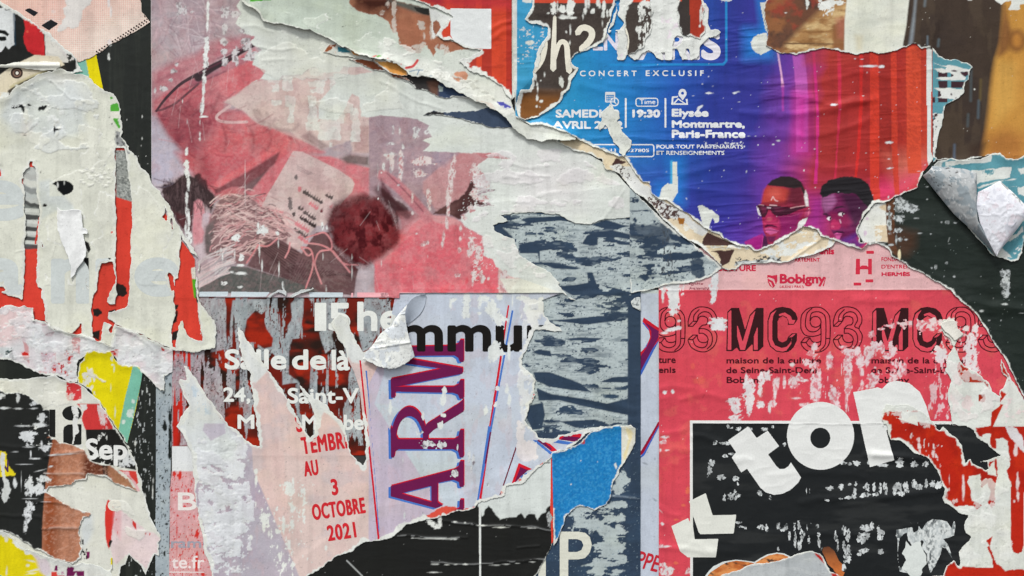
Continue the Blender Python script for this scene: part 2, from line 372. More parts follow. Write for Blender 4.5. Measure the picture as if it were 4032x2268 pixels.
    def _part(s, parent, nm, A, B, col, grow, lvl, g, gloss, label, worn):
        x0, y0 = np.minimum(A.min(0), B.min(0)) - 12; x1, y1 = np.maximum(A.max(0), B.max(0)) + 12
        x0 = max(x0, s.xs[0]); y0 = max(y0, s.ys[0]); x1 = min(x1, s.xs[-1]); y1 = min(y1, s.ys[-1])
        if x1 - x0 < 6 or y1 - y0 < 6: return 0
        xs = np.arange(x0, x1, g, dtype=F32); ys = np.arange(y0, y1, g, dtype=F32); ins = evenodd(A, B, xs, ys)
        n = np.maximum(1, (np.hypot(*(B - A).T) / (g * .7)).astype(int)); k = np.repeat(np.arange(len(A)), n)
        t = ((np.arange(len(k)) - np.repeat(np.cumsum(n) - n, n)) / n[k])[:, None]; pts = A[k] * (1 - t) + B[k] * t
        d = np.maximum(jfa(pts, xs, ys, 4), .03); M = np.where(ins, d, -d) + grow
        X, Y = np.meshgrid(xs, ys)
        M = np.minimum(M, s.samp(s.M, X, Y) - 1.0)
        if worn: M = np.minimum(M, (0.45 - s.samp(s.wear, X, Y)) * 8)
        Z = s.samp(s.Z, X, Y) + 0.10 + 0.07 * lvl
        C = np.empty(M.shape + (4,), F32); C[..., :3] = lin(col) if not callable(col) else col(X, Y); C[..., 3] = gloss
        me = to_mesh(nm, M, xs, ys, Z, C, 0.08, False)
        if me is None: return 0
        o = new_obj(nm, me, s.mat, parent); o.location = -parent.location
        if label: o['label'] = label
        return 0.12 + 0.07 * lvl
    def shape(s, nm, poly, col, grow=0.0, lvl=0, g=2.5, rgh=0.0, gloss=0.3, label=None, worn=True, seed=1):
        """a printed or glued shape on the sheet, cut to its outline (several outlines divided by '|')"""
        As, Bs = [], []
        for q in poly.split('|'):
            P, fl = parse(q)
            if rgh: P, _ = rough(P, fl, rgh, seed)
            As.append(P); Bs.append(np.roll(P, -1, 0))
        s.parts.append((nm, np.concatenate(As), np.concatenate(Bs), col, grow, lvl, g, gloss, label, worn))
    def segs(s, nm, A, B, col, **k):
        s.parts.append((nm, A, B, col, k.get('grow', 0), k.get('lvl', 0), k.get('g', 2.0), k.get('gloss', .3), k.get('label'), k.get('worn', True)))
    def text(s, txt, z, x0, y0, x1, y1, col=WHITE, grow=0.0, rot=0.0, lvl=1, g=2.0, nm="lettering", spacing=1.0, full=None, shear=0.0, label=None, worn=True, slot=None):
        """letters fitted to the ink box x0,y0-x1,y1 (zone units), turned by rot degrees about the lower left corner"""
        A, B = glyphs(txt, spacing, shear)
        if full:   # the box was measured on another string
            FA, FB = glyphs(full, spacing, shear); mn = np.minimum(FA.min(0), FB.min(0)); mx = np.maximum(FA.max(0), FB.max(0))
        else: mn = np.minimum(A.min(0), B.min(0)); mx = np.maximum(A.max(0), B.max(0))
        ax, ay = cv(z, x0, y1); w_ = (x1 - x0) * sc(z) - 2 * grow; h = (y1 - y0) * sc(z) - 2 * grow
        r = math.radians(rot); co, si = math.cos(r), math.sin(r)
        def f(Q):
            u = (Q[:, 0] - mn[0]) / (mx[0] - mn[0]) * w_ + grow; v = (Q[:, 1] - mn[1]) / (mx[1] - mn[1]) * h + grow
            return np.stack([ax + u * co + v * -si, ay - (u * si + v * co)], 1)
        s.segs(nm, f(A), f(B), col, grow=grow, lvl=lvl, g=g, label=label, worn=worn)

_gc = {}
def glyphs(txt, spacing=1.0, shear=0.0):
    key = (txt, spacing, shear)
    if key not in _gc:
        c = bpy.data.curves.new("t", 'FONT'); c.body = txt; c.space_character = spacing; c.shear = shear; c.resolution_u = 6; c.fill_mode = 'NONE'
        o = bpy.data.objects.new("t", c); COL.objects.link(o)
        dg = bpy.context.evaluated_depsgraph_get(); me = o.evaluated_get(dg).to_mesh()
        co = np.empty(len(me.vertices) * 3); me.vertices.foreach_get("co", co); co = co.reshape(-1, 3)[:, :2]
        ed = np.empty(len(me.edges) * 2, int); me.edges.foreach_get("vertices", ed); ed = ed.reshape(-1, 2)
        _gc[key] = (co[ed[:, 0]], co[ed[:, 1]])
        bpy.data.objects.remove(o); bpy.data.curves.remove(c)
    return _gc[key]
def ell(z, x, y, rx, ry, a0=0, a1=360, n=40):
    return ' '.join('%s:%.1f,%.1f!' % (z, x + rx * math.cos(math.radians(a)), y + ry * math.sin(math.radians(a))) for a in np.linspace(a0, a1, n, endpoint=(a1 - a0) < 360))
def stroke(pts, w0, w1=None, z='W'):
    """outline of a thick line through pts (round-ish ends)"""
    P, _ = parse(pts); w1 = w0 if w1 is None else w1
    d = np.gradient(P, axis=0); d /= np.hypot(*d.T)[:, None] + 1e-9; nn = np.stack([-d[:, 1], d[:, 0]], 1)
    w = np.linspace(w0, w1, len(P))[:, None] / 2; a = P + nn * w; b = (P - nn * w)[::-1]
    e = P[-1] + d[-1] * w[-1]; st = P[0] - d[0] * w[0]
    Q = np.concatenate([a, [e * .5 + a[-1] * .5], [e], [e * .5 + b[0] * .5], b, [st * .5 + b[-1] * .5], [st], [st * .5 + a[0] * .5]])
    return 'W:' + ' '.join('%.1f,%.1f!' % tuple(p) for p in Q)
def curve(z, pts, n=8):
    """smooth polyline (Catmull-Rom) through zone points"""
    P = np.array([cv(z, *map(float, t.split(','))) for t in pts.split()]); Q = np.concatenate([[2 * P[0] - P[1]], P, [2 * P[-1] - P[-2]]]); out = []
    for i in range(1, len(Q) - 2):
        for t in np.arange(n) / n:
            out.append(0.5 * (2 * Q[i] + (Q[i + 1] - Q[i - 1]) * t + (2 * Q[i - 1] - 5 * Q[i] + 4 * Q[i + 1] - Q[i + 2]) * t * t + (-Q[i - 1] + 3 * Q[i] - 3 * Q[i + 1] + Q[i + 2]) * t ** 3))
    out.append(P[-1]); return 'W:' + ' '.join('%.1f,%.1f' % tuple(p) for p in out)

# ------------------------------------------------------------------ the setting
def box_mesh(name, x0, x1, y0, y1, z0, z1):
    v = [(x, y, z) for x in (x0, x1) for y in (y0, y1) for z in (z0, z1)]
    f = [(0, 1, 3, 2), (4, 6, 7, 5), (0, 4, 5, 1), (2, 3, 7, 6), (0, 2, 6, 4), (1, 5, 7, 3)]
    me = bpy.data.meshes.new(name); me.from_pydata(v, [], f); me.update(); return me
def plain_mat(name, c0, c1, scale, rough_=0.8, bump=0.3):
    m = bpy.data.materials.new(name); m.use_nodes = True; N, L = m.node_tree.nodes, m.node_tree.links; b = N["Principled BSDF"]
    tc = N.new("ShaderNodeTexCoord"); n1 = N.new("ShaderNodeTexNoise"); n1.inputs["Scale"].default_value = scale; n1.inputs["Detail"].default_value = 9
    L.new(tc.outputs["Object"], n1.inputs["Vector"]); cr = N.new("ShaderNodeValToRGB"); L.new(n1.outputs[0], cr.inputs[0])
    cr.color_ramp.elements[0].position = .35; cr.color_ramp.elements[1].position = .68
    cr.color_ramp.elements[0].color = (*lin(c0), 1); cr.color_ramp.elements[1].color = (*lin(c1), 1); L.new(cr.outputs[0], b.inputs["Base Color"])
    b.inputs["Roughness"].default_value = rough_; bp = N.new("ShaderNodeBump"); bp.inputs["Strength"].default_value = bump; bp.inputs["Distance"].default_value = .002
    L.new(n1.outputs[0], bp.inputs["Height"]); L.new(bp.outputs[0], b.inputs["Normal"]); return m
pave = new_obj("pavement", box_mesh("pavement", -60, 60, -60, 0.5, -0.2, 0.0), plain_mat("asphalt", (70, 70, 70), (98, 96, 93), 6)); pave['kind'] = 'structure'
wall = new_obj("poster_wall", None, None); tag(wall, "dark flat wall that all the torn posters are pasted on", "wall")
new_obj("wall_panel", box_mesh("wall_panel", -6, 6, -0.002, 0.2, 0.0, 4.0), plain_mat("painted_board", (34, 36, 34), (52, 52, 49), 3, .7), wall)
# ================================================================== lowest sheets
BK = (31, 35, 32)
s = Sheet("black_poster", "black green poster strip left of the pink photo poster, bare but for faint streaks", "poster",
          "W:-168,-168! 600,-168! 600,1160! 616,1160! 616,2436! -168,2436!", BK, rim=(0, 0), gloss=.8, seed=3, lift=0, mat=M_GLOSS, wr=.5)
s.put(np.clip((s.n(22, 320, 4) - .52) * 3, 0, .35), (52, 56, 50)); s.scuff("W:400,600! 596,600! 596,1000! 400,1000!", .12, 5, 14, seed=3)
s.scuff("W:500,1480! 616,1480! 616,2300! 500,2300!", .32, 5, 22, seed=5, col=(190, 196, 196)); s.blobs('A', "1040,540,12,35 1050,420,14,22 1355,1110,5,14 1355,1320,5,12 1345,1385,4,8 1210,1140,5,9")
s.blobs('D', "1460,540,6,30 1455,640,6,60 1380,700,8,40 1290,180,8,30"); s.done()

s = Sheet("paste_strip", "narrow upright strip of blue grey paste film with black pits, beside the red drips", "poster scrap",
          "C:1487,640 1640,650 H:190,0! 172,600! 165,1100! 160,1900! 32,1900! 38,300! C:1487,1000!", (163, 175, 182), rim=(0, 0), gloss=.1, seed=5, lift=.2)
s.put(np.clip((s.n(9, 14, 3) - .42) * 2, 0, .5), (186, 196, 200)); s.put(np.clip((s.n(30, 90, 6) - .5) * 2, 0, .5), (140, 152, 160))
s.put(np.clip((s.n(5, 9, 9) - .66) / .04, 0, 1), (45, 48, 48), dz=-.1); s.blobs('C', "1620,1060,16,90 1570,1150,20,55 1618,1250,16,110 1615,1400,16,70 1620,760,10,22 1560,840,12,10", col=(30, 34, 32), dz=-.15)
s.blobs('H', "125,870,9,24 110,590,8,12 118,1230,14,26 140,950,16,12 105,740,10,8 120,30,18,40 170,240,14,110", col=(30, 34, 32), dz=-.15); s.done()

# ---- dark red concert bill, most of it rubbed down to grey paste
s = Sheet("concert_bill", "dark red bill reading 15 he and Salle de là in white, rubbed grey in streaks", "poster",
          "C:1640,640 G:190,600! 440,440! 440,160! 2430,160! 2430,700! 2100,1300! 2100,1500! H:2040,300! 1000,300! 900,300! H:440,1900! 160,1900! 172,600! 190,440!", (112, 30, 18), rim=(0, 0), gloss=.55, seed=7, lift=0, mat=M_PAPER)
nn = s.n(120, 70, 3, 3); s.put(np.clip((nn - .40) * 5, 0, 1), (44, 26, 20)); s.put(np.clip((s.n(100, 50, 8, 3) - .52) * 6, 0, .9), (165, 40, 18))
s.put(s.area("G:190,640! 420,700! 330,1100! H:240,220! 186,220!", 20) * .9, (200, 40, 28))
# grey film: long vertical runs
run = s.n(17, 150, 30, 3) * .62 + s.n(7, 26, 31, 3) * .2 + s.n(70, 120, 33, 2) * .28
lay = np.clip((s.Y - 1180) / 330, 0, 1) * .02 + .04 * s.area("G:180,600! 620,600! 720,1449! 180,1449!", 60) + .05 * s.area("G:460,170! 720,170! 700,640! 560,700!", 40) - .03 * s.area("G:1100,170! 1540,170! 1560,1000! 1250,900!", 60)
film = np.clip((run + lay - .588) / .012, 0, 1)
film = np.maximum(film, s.area("G:460,185! 690,175! 705,270! 700,500! 720,660! 560,690! 540,480! 480,300!", 5, 4))
film = np.maximum(film, s.area("G:765,200! 900,185! 1090,190! 1085,290! 1040,330! 985,300! 930,400! 890,520! 850,520! 800,400! 770,330! 760,640! 735,640! 745,400!", 5, 4))
film = np.maximum(film, s.area("G:1320,230! 1390,150! 1440,150! 1435,330! 1400,560! 1300,570! 1300,900! 1400,980! 1300,990! 1240,1000! 1240,640! 1200,560! 1210,330! 1225,560! 1290,560! 1290,440! 1330,380!", 5, 4))
film = np.maximum(film, s.area("G:1650,190! 1700,180! 1700,500! 1730,640! 1650,700! 1600,560! 1590,500! 1640,480!", 5, 4))
film = np.maximum(film, s.area("G:1960,500! 2080,190! 2220,190! 2230,330! 2080,640! 2000,690!", 5, 4))
film *= 1 - s.area("G:900,380! 985,290! 1050,340! 1090,470! 1150,560! 1140,640! 1060,660! 980,600! 900,600! 870,540!", 5, 4)
film *= 1 - s.area("G:1340,570! 1420,560! 1500,600! 1510,800! 1500,1040! 1460,1040! 1380,960! 1300,900! 1310,620!", 6, 5)
film *= 1 - s.area("G:795,860! 835,840! 835,960! 825,1100! 830,1300! 810,1300! 790,1000!", 4, 4); film *= 1 - s.area("G:215,1000! 235,1260! 250,1380! H:240,210! 200,210! 195,0!", 4, 3)
film *= s.Y < 1755; film *= 1 - .35 * np.clip((s.n(14, 50, 52, 4) - .5) * 5, 0, 1)
fc = lin((158, 168, 173)) * 1.0; gray = s.grad((690, 1400), (176, 150, 158), (960, 1330), (164, 172, 176))
s.put(film, gray, gloss=.05, dz=-.15); s.put(film * np.clip((s.n(6, 9, 40) - .5) * 3, 0, .6), (190, 196, 198))
pk = np.clip((s.n(60, 80, 48, 3) - .40) * 3, 0, 1); s.put(film * np.clip((s.n(5, 8, 44, 4) + .1 * pk - .735) / .05, 0, 1), (84, 40, 36)); s.put(film * np.clip((s.n(5, 7, 46, 4) + .1 * pk - .76) / .05, 0, 1), (40, 40, 40)); s.put(film * np.clip((s.n(30, 60, 49, 3) - .5) * 2, 0, .35), (134, 144, 150))
# lower strip: white bar, rosy rubbed field
s.paint("H:180,212! 620,212! 620,450! 180,450!", (224, 227, 228), 3); s.paint("H:180,450! 660,450! 660,1900! 120,1900!", (216, 164, 166), 3)
low = s.area("H:180,450! 660,450! 660,1900! 120,1900!", 3); s.put(low * np.clip((s.n(9, 16, 50) - .55) * 3, 0, .7), (236, 190, 192))
s.put(low * np.clip((s.n(4, 7, 54, 3) - .68) / .03, 0, 1), (205, 60, 60))
s.blobs('H', "265,490,16,45 375,545,9,16 345,640,10,30 400,878,9,16 432,1045,20,38 490,1225,8,18 425,1310,18,90 210,475,14,26 235,1000,5,110 485,1430,26,20 235,1200,4,60", col=(208, 52, 44), wear=False)
s.paint("F:440,1325! 1100,1325! 1140,1345! 1100,1372! 440,1372!", (196, 206, 214), 3)
LW = (228, 231, 226)
s.text("1", 'G', 1545, 222, 1656, 490, LW, 2.5, worn=False); s.text("5", 'G', 1676, 222, 1884, 492, LW, 5.0, worn=False); s.text("he", 'G', 1950, 212, 2370, 495, LW, 4.2, worn=False)
s.text("Salle", 'G', 690, 662, 1278, 858, LW, 3.4, worn=False); s.text("de", 'G', 1330, 665, 1655, 860, LW, 3.6, worn=False); s.text("là", 'G', 1705, 668, 1880, 866, LW, 3.4, worn=False)
s.text("24,", 'G', 675, 1025, 935, 1185, LW, 2.2, worn=False); s.text("Saint-V", 'G', 1288, 1030, 1965, 1180, LW, 2.4, worn=False)
s.text("Mo", 'G', 812, 1285, 1110, 1422, LW, 2.4, worn=False); s.text("Mambe", 'G', 1425, 1285, 2012, 1432, LW, 2.4, worn=False)
s.text("Ba", 'H', 245, 652, 590, 825, (232, 226, 222), 1.8, worn=False); s.text("rami", 'H', 180, 1092, 510, 1180, (160, 160, 172), 1.4, worn=False)
s.text("te.fr", 'H', 186, 1252, 498, 1376, (236, 222, 220), 1.2, worn=False); s.shape("underline", "H:160,1404! 498,1406! 498,1415! 160,1415!", (236, 222, 220))
s.done()

# ---- pale blue poster strip between the navy and the rose poster
s = Sheet("pale_blue_poster", "narrow pale blue strip with red and blue letter edges, left of the rose poster", "poster",
          "O:180,100! 480,100! P:480,1900! 180,1900!", (192, 201, 215), rim=(0, 0), gloss=.35, seed=9, lift=0)
s.put(np.clip((s.n(30, 60, 3) - .55) * 2, 0, .3), (176, 184, 198)); s.paint("O:290,100! 470,100! 470,135! 290,130!", (198, 208, 206), 4)
s.shape("letter_edge", "O:310,415! 375,490! 385,560! 340,640! 295,700! 295,920! 480,560! 480,480! 340,380!", (62, 100, 190), 0, 0)
s.shape("letter_edge", "O:325,362! 480,470! 480,560! 330,760! 295,730! 295,690! 350,640! 385,545! 370,470! 312,398!", (196, 30, 48), 0, 1)
s.shape("letter_edge", "O:335,408! 480,500! 455,570! 295,870! 295,730! 350,650! 395,560! 395,490!", (105, 28, 82), 0, 2)
s.shape("blue_line", "O:470,1370! 470,1400! P:330,300! 295,325! 295,310! 420,90!", (62, 100, 190), 0, 0); s.shape("red_line", "O:470,1350! P:470,10! 320,280! 295,300! 295,265! 440,20! O:455,1360!", (150, 20, 50), 0, 1)
s.text("IPPE", 'P', 200, 1190, 470, 1350, (190, 40, 55), 1.5, rot=-14, shear=.15); s.blobs('P', "340,380,36,8,20 430,335,8,14 430,725,30,10,40", col=(150, 158, 170)); s.done()

# ---- navy poster
NV = (52, 68, 88); RES = (180, 192, 194)
def navy_film(s, sx, sy, th, seed, msk=1.0, sp=.63):
    v = fbm(s.X, s.Y, sx, sy, s.seed + seed, 3, 0, .42) * .88 + s.n(12, 8, seed + 3, 3) * .13
    m = np.clip((v - th) / .012, 0, 1) * msk
    m = m * (1 - .45 * np.clip((s.n(46, 6, seed + 31, 4) - .52) * 7, 0, 1) * (s.n(60, 60, seed + 33, 2) > .46)); s.put(m, RES, gloss=.03, dz=-.15); s.put((1 - m) * msk * np.clip((s.n(30, 7, seed + 35, 4) - .56) * 7, 0, .5), (122, 136, 146)); s.put(m * np.clip((s.n(14, 7, seed + 5) - .5) * 3, 0, .6), (190, 202, 204)); s.put(m * np.clip((s.n(7, 6, seed + 8) - .52) * 2.5, 0, .5), (142, 156, 162))
    s.put(m * np.clip((s.n(7, 5, seed + 11, 4) + .1 * np.clip((s.n(70, 60, seed + 13, 2) - .42) * 3, 0, 1) - sp - .10) / .03, 0, 1), NV); return m
s = Sheet("navy_poster", "navy cloth textured poster with the big cream letter P, half hidden under grey paste film", "poster",
          "J:950,500! 2440,300! 2470,330! K:2468,1200! L:2465,1900! 1300,1900! 1380,1449! 1500,1250! 1560,600! 1400,200! K:1200,1000! 1200,200!", NV, rim=(0, 0), gloss=.45, seed=11, lift=0, wr=.6, wsx=200, wsy=60)
s.put(np.clip((s.n(90, 40, 3) - .48) * 2, 0, .5), (58, 80, 104))
up = s.area("J:1000,560! 2375,560! 2375,1449! K:2350,250! 2350,1449! 1300,1449! 1300,600! 1500,300! J:1250,800!", 8, 6)
m = navy_film(s, 80, 20, .385, 20, up * (1 - s.area("J:1000,560! 1100,650! 1320,700! 1060,720!", 6)))
for q in ("J:1330,640! 1400,620! 1740,605! 1840,665! 1700,650! 1500,665! 1400,680!", "J:2000,690! 2140,640! 2300,690! 2360,700! 2230,735! 2100,720!", "J:1910,870! 1960,790! 2060,750! 2200,740! 2360,780! 2420,840! 2250,810! 2060,810! 2060,880! 2000,890!",
          "J:1310,880! 1420,850! 1480,850! 1500,890! 1620,920! 1510,940! 1510,1060! 1490,960! 1320,960!", "J:1500,1040! 1700,1060! 1900,1100! 1850,1115! 1640,1105!", "J:1670,1275! 1850,1260! 1970,1240! 1960,1140! 2010,1140! 2050,1250! 2360,1320! 2360,1449! 2280,1370! 2060,1350! 1820,1360!",
          "J:1060,690! 1100,660! 1180,650! 1180,700! 1320,720! 1300,735! 1150,715!", "K:1590,390! 1800,375! 2050,350! 2290,350! 2200,400! 1950,430! 1700,400!", "K:1740,565! 1900,550! 2110,560! 2060,580! 1800,580!", "K:1440,690! 1500,665! 1610,680! 1625,735! 1500,715!",
          "K:1450,880! 1600,880! 1800,950! 1900,990! 2000,1070! 1800,1050! 1600,1020! 1470,960!", "K:2080,975! 2200,930! 2350,920! 2350,980! 2180,980!", "K:1480,1030! 1620,1090! 1900,1130! 2150,1180! 2350,1130! 2350,1290! 2100,1240! 1900,1200! 1700,1150! 1500,1150!",
          "K:1400,1200! 1540,1170! 1560,1290! 1530,1420! 1440,1430! 1380,1310!", "K:1700,1350! 2030,1330! 2150,1370! 2100,1400! 1850,1410!"):
    s.paint(q, NV, 4, rgh=4)
s.put(s.area("K:2345,150! 2480,150! 2480,1449! 2345,1449!", 4), NV)
s.scuff("L:1780,760! 2340,760! 2340,1449! 1990,1449! 2020,1000! 1780,1000!", .78, 50, 17, RES, 20, 40, hard=.02, wear=False); s.scuff("K:1960,0! 2360,0! 2360,140! 2100,140!", .6, 30, 12, RES, 14, 41, wear=False)
s.blobs('L', "2290,530,70,60 2260,620,50,60 2250,760,90,34 1880,920,60,110 2000,960,40,80 2210,900,110,50 2250,1030,90,28 2230,1180,90,60 2200,1220,70,60 2100,1330,150,26 2040,1400,90,34 2250,1400,60,20", col=RES, wear=False)
s.crease("K:1450,1060! 1800,1090! 2100,1160! 2400,1250!", 14, 1.3); s.crease("L:2180,690! 2300,700! 2470,705!", 9, 1.0, col=(150, 165, 180)); s.crease("K:2000,1250! 2200,1300! 2440,1350!", 12, .9); s.crease("J:1600,1340! 1900,1370! 2300,1330!", 12, 1.0)
s.scuff("L:1500,0! 2470,0! 2470,1449! 1500,1449!", .2, 4, 3.5, (130, 150, 162), 5, 44, wear=False)
s.shape("letter_P", "L:1700,1025! 1880,1025! 1940,1035! 1985,1075! 2005,1150! 1985,1225! 1940,1275! 1880,1288! 1780,1290! 1780,1900! 1700,1900!|L:1780,1095! 1860,1095! 1905,1110! 1925,1155! 1905,1200! 1860,1218! 1780,1218!", (216, 217, 204), 0, 0)
s.shape("letter_bar", "L:1500,1900! 1495,1250! 1568,1250! 1568,1900!", (216, 217, 204), 0, 0); s.done()

# ---- black poster, bottom centre
s = Sheet("black_ruled_poster", "black poster with one thin white upright line and long horizontal creases, bottom centre", "poster",
          "L:-100,800! 700,700! 1640,250! 1640,1100 1610,1180 1560,1290 1530,1350 1450,1449 1400,1900! H:1200,1900! 1200,1449!", (27, 28, 27), rim=(2, 4), gloss=.75, seed=13, lift=.3, mat=M_GLOSS, wr=.4, wsx=300, wsy=50)
s.paint("L:920,780! 980,600! 1640,280! 1640,760 1590,800 1570,850 1520,870 1490,920 1460,860 1400,860 1370,900 1330,850 1290,890 1220,880 1130,920 1090,860 1060,800 1020,780 985,840 960,880", (214, 221, 218), 4, rgh=4, gloss=0, dz=.3)
s.blobs('L', "1600,900,26,60 1600,370,20,10", col=(180, 184, 184), inner=.5); s.specks(60, (150, 152, 150))
for c in ("L:100,1060! 250,1065! 480,1080! 700,1090! 820,1075!", "L:600,920! 760,935! 940,965! 1200,970! 1400,980! 1620,1005!", "L:480,1320! 640,1325! 900,1325! 1200,1315! 1400,1300! 1560,1285!", "L:1300,1180! 1500,1160!"):
    s.crease(c, 5, 1.2, col=(175, 178, 178), alpha=.45)
s.blobs('L', "520,1090,190,8,1 690,1095,30,8 705,932,18,7 800,940,14,7 960,966,40,9 1140,985,70,8 1440,990,40,7 520,1333,36,8 625,1338,28,7 712,1335,20,6 805,1336,26,8 1090,1343,50,5 1190,1335,30,4 1300,1325,20,4 1440,1312,26,5 505,1412,50,7 480,950,70,24,25 560,940,20,60 300,1085,14,6")
s.shape("white_line", "L:932,780! 952,780! 953,1900! 935,1900!", (215, 219, 216), 0, 0); s.shape("red_edge", "L:1616,330! 1640,300! 1640,1160! 1622,1170! 1610,800!", (214, 66, 52), 0, 0, rgh=1.5)
s.line("H:1850,1300! 2000,1449!", 4, (190, 194, 194)); s.done()
# ================================================================== lilac and blue poster with ARM
s = Sheet("festival_poster", "pink, lilac and pale blue poster reading OCTOBRE 2021 and ARM, torn into spikes on top", "poster",
  "G:820,455 930,600 1060,800 1130,890 1200,990 1310,1180 1400,1340 H:1440,60 1500,140 1560,110 G:1560,1330 1500,1180 1400,1000 1500,1100 1650,1190 1750,1300 1830,1400 H:1900,280 1960,350 2020,410 2040,240 G:2000,1290! 1975,1050! 1920,880! 1850,740 1820,640 1770,580 1700,420 1780,330 1860,370 1880,480 1940,580 2000,690 K:60,640 100,350! 150,95! 1700,95! 1700,135! 1530,200 1560,340 1620,400 1720,490 1470,480 1430,580 1360,720 1340,810 1420,880 1470,960 1450,1050 1470,1100 1400,1190 1395,1290 1370,1340 1430,1400 1480,1449 L:1500,120 1650,130 1830,70 2110,20 2380,10 2380,30 2110,40 1960,90 1890,170 1750,240 1640,270 1600,330 1500,410 1430,470 1350,560 1200,600 1180,690 950,730 900,790 740,830 620,880 380,930 240,960 100,1080 0,1100 H:2030,1110 1900,1210 1750,1270 1650,1330 1580,1400 1490,1449 1400,1900! 540,1900! 570,1449 500,1230 470,1000 420,700 395,420 380,300 320,150 250,30 G:240,1400 270,1300 350,1200 290,1080 265,950 330,960 300,810 340,830 400,920 470,1030 560,1170 640,1260 720,1380 H:800,50 890,160 970,210 1030,210 1010,0 G:990,1300 960,1100 940,980 940,900 900,860 850,700 830,560",
  (226, 196, 190), rgh=4, rim=(7, 22), gloss=.25, seed=17, lift=.5, liftw=14)
BL, LI, LT = (196, 205, 219), (198, 186, 204), (198, 210, 216)
s.put(s.n(60, 60, 3) * .6, (216, 200, 192)); s.paint("H:1250,260! 1700,540! 2060,820! 2060,1900! 1380,1900!", (218, 198, 192), 6, .7)
s.paint("H:960,440! 1400,1449! 1500,1900! 300,1900! 200,-60! 940,0!", (186, 177, 188), 5); s.put(s.area("H:960,440! 1400,1449! 1500,1900! 300,1900! 200,-60!", 6) * np.clip((s.n(70, 70, 5) - .45) * 2.2, 0, .5), (168, 152, 172))
s.paint("G:2058,1000! 2050,1300! H:2058,0! 2058,1200! 2500,1200! K:900,1449! 900,0! 100,0! 60,640!", LI, 3)
s.paint("K:30,900! 30,330! 250,100! 1800,100! 1800,1449! L:2600,-50! 2000,400! 620,900! 500,640! 380,500! 240,270! K:-60,1180!", BL, 4)
s.paint("K:-60,1180! 60,1180! 300,1290! L:250,265! 700,260! 730,420! 380,500!", LT, 4, .7); s.paint("L:500,640! 540,590! 730,600! 760,800! 620,790!", LT, 4, .6)
s.paint("L:190,660! 380,510! 460,600! 380,640!", (186, 180, 200), 3, .6)
s.put(np.clip((s.n(110, 90, 9) - .5) * 2.5, 0, .28), (178, 180, 190)); s.put(np.clip((s.n(26, 60, 11) - .6) * 3, 0, .16), (208, 170, 170))
# crumpled white skin on the lilac field and in the spikes
s.scuff("H:400,280! 860,120! 900,500! 850,1250! 560,1400! 470,1000! 400,600!", .86, 55, 34, (222, 225, 228), 30, 5, hard=.03, dz=.35)
s.scuff("H:400,280! 900,150! 960,800! 900,1449! 560,1449!", .62, 14, 15, (220, 224, 228), 30, 6)
s.scuff("H:960,500! 1300,900! 1400,1449! 1200,1449! 1000,800!", .52, 12, 22, WHITE, 30, 7); s.scuff("H:1200,500! 1500,500! 1500,1300! 1200,1300!", .42, 12, 18, WHITE, 40, 8)
s.blobs('H', "640,700,90,120 620,250,90,60 700,180,110,50 690,330,110,50 700,900,80,60 470,340,60,20 460,490,50,40,20 560,430,90,20,30 650,480,90,18 700,1050,80,40 700,1130,90,26 640,1200,90,26", col=(221, 224, 228), dz=.3, seed=3)
s.blobs('H', "990,545,14,50 985,455,20,26 1070,900,46,50 1060,970,20,60 1310,620,36,70 1330,950,26,60 985,770,8,30 940,1075,18,26 1250,970,16,60 1330,800,24,40 1650,1175,14,26 1110,1050,12,30 1340,560,10,60")
s.paint("G:300,810! 400,920! 560,1170! 720,1400! H:850,160! 760,340! 420,330! 380,300! 250,30! G:240,1400! 350,1200! 265,950!", (218, 224, 224), 20, .92, gloss=0)
s.put(s.area("G:350,980! 430,1040! 520,1200! 560,1290! 430,1260!", 20) * (s.n(16, 30, 8) > .48), (196, 210, 220)); s.paint("G:500,1370! 690,1370! H:700,90! 560,160! 480,60!", (190, 178, 196), 5, .7, 4)
s.blobs('K', "690,195,30,20 665,240,14,50 810,200,34,70 800,310,36,60,20 830,350,20,20 980,190,50,30 940,210,24,60 935,325,20,18 1130,160,24,60 1050,300,60,50 1110,380,60,80 1060,240,40,50 1090,680,70,80 1055,720,30,60 1250,200,8,70 1390,290,30,70 1360,190,60,30 1215,700,16,100 1200,1050,20,50 1220,1150,18,60 1105,1040,20,26 1090,1180,22,26 600,1050,22,26 600,1140,30,60,10 90,1220,18,70 590,1290,26,20 400,1300,14,40 570,1390,26,36 1000,1240,20,50 1370,870,30,60 1340,800,20,80", col=(224, 229, 227), seed=9)
s.scuff("K:1330,160! 1560,200! 1480,480! 1360,720! 1340,1000! 1300,700! 1420,440!", .9, 30, 22, (226, 228, 226), 20, 12); s.scuff("K:1310,1340! 1480,1449! L:1500,120! 1470,420! 1290,330! 1300,0!", .8, 40, 40, (226, 222, 224), 14, 15)
s.paint(ell('L', 1382, 268, 95, 92), (224, 218, 220), 4, .9, 4); s.blobs('L', "370,90,30,26 430,190,60,40 570,200,40,40 700,470,30,40,30 730,220,10,40 840,310,14,60 880,350,16,60 225,870,12,40 400,860,8,30 210,340,6,34 860,420,10,40 1020,580,10,16", col=(214, 218, 222), inner=.45, incol=(80, 60, 80))
s.specks(120, (90, 90, 100))
s.scuff("L:1300,560! 1500,400! 1640,260! 1500,440! 1340,590!", .8, 12, 12, (214, 80, 66), 6, 22)
s.blobs('L', "1165,660,30,34 1330,540,26,20 1385,520,30,26", col=(224, 92, 70)); s.paint("L:340,915 540,810 620,765 740,800 720,850 600,880 430,925", (218, 84, 68), 3, 1, 4); s.paint("L:730,825 900,780 1020,700 1020,712 910,792 740,838", (214, 76, 64), 2, 1, 1)
s.paint("H:1850,1235 1960,1165 2000,1135 1990,1155 1880,1225", (206, 70, 55), 3)
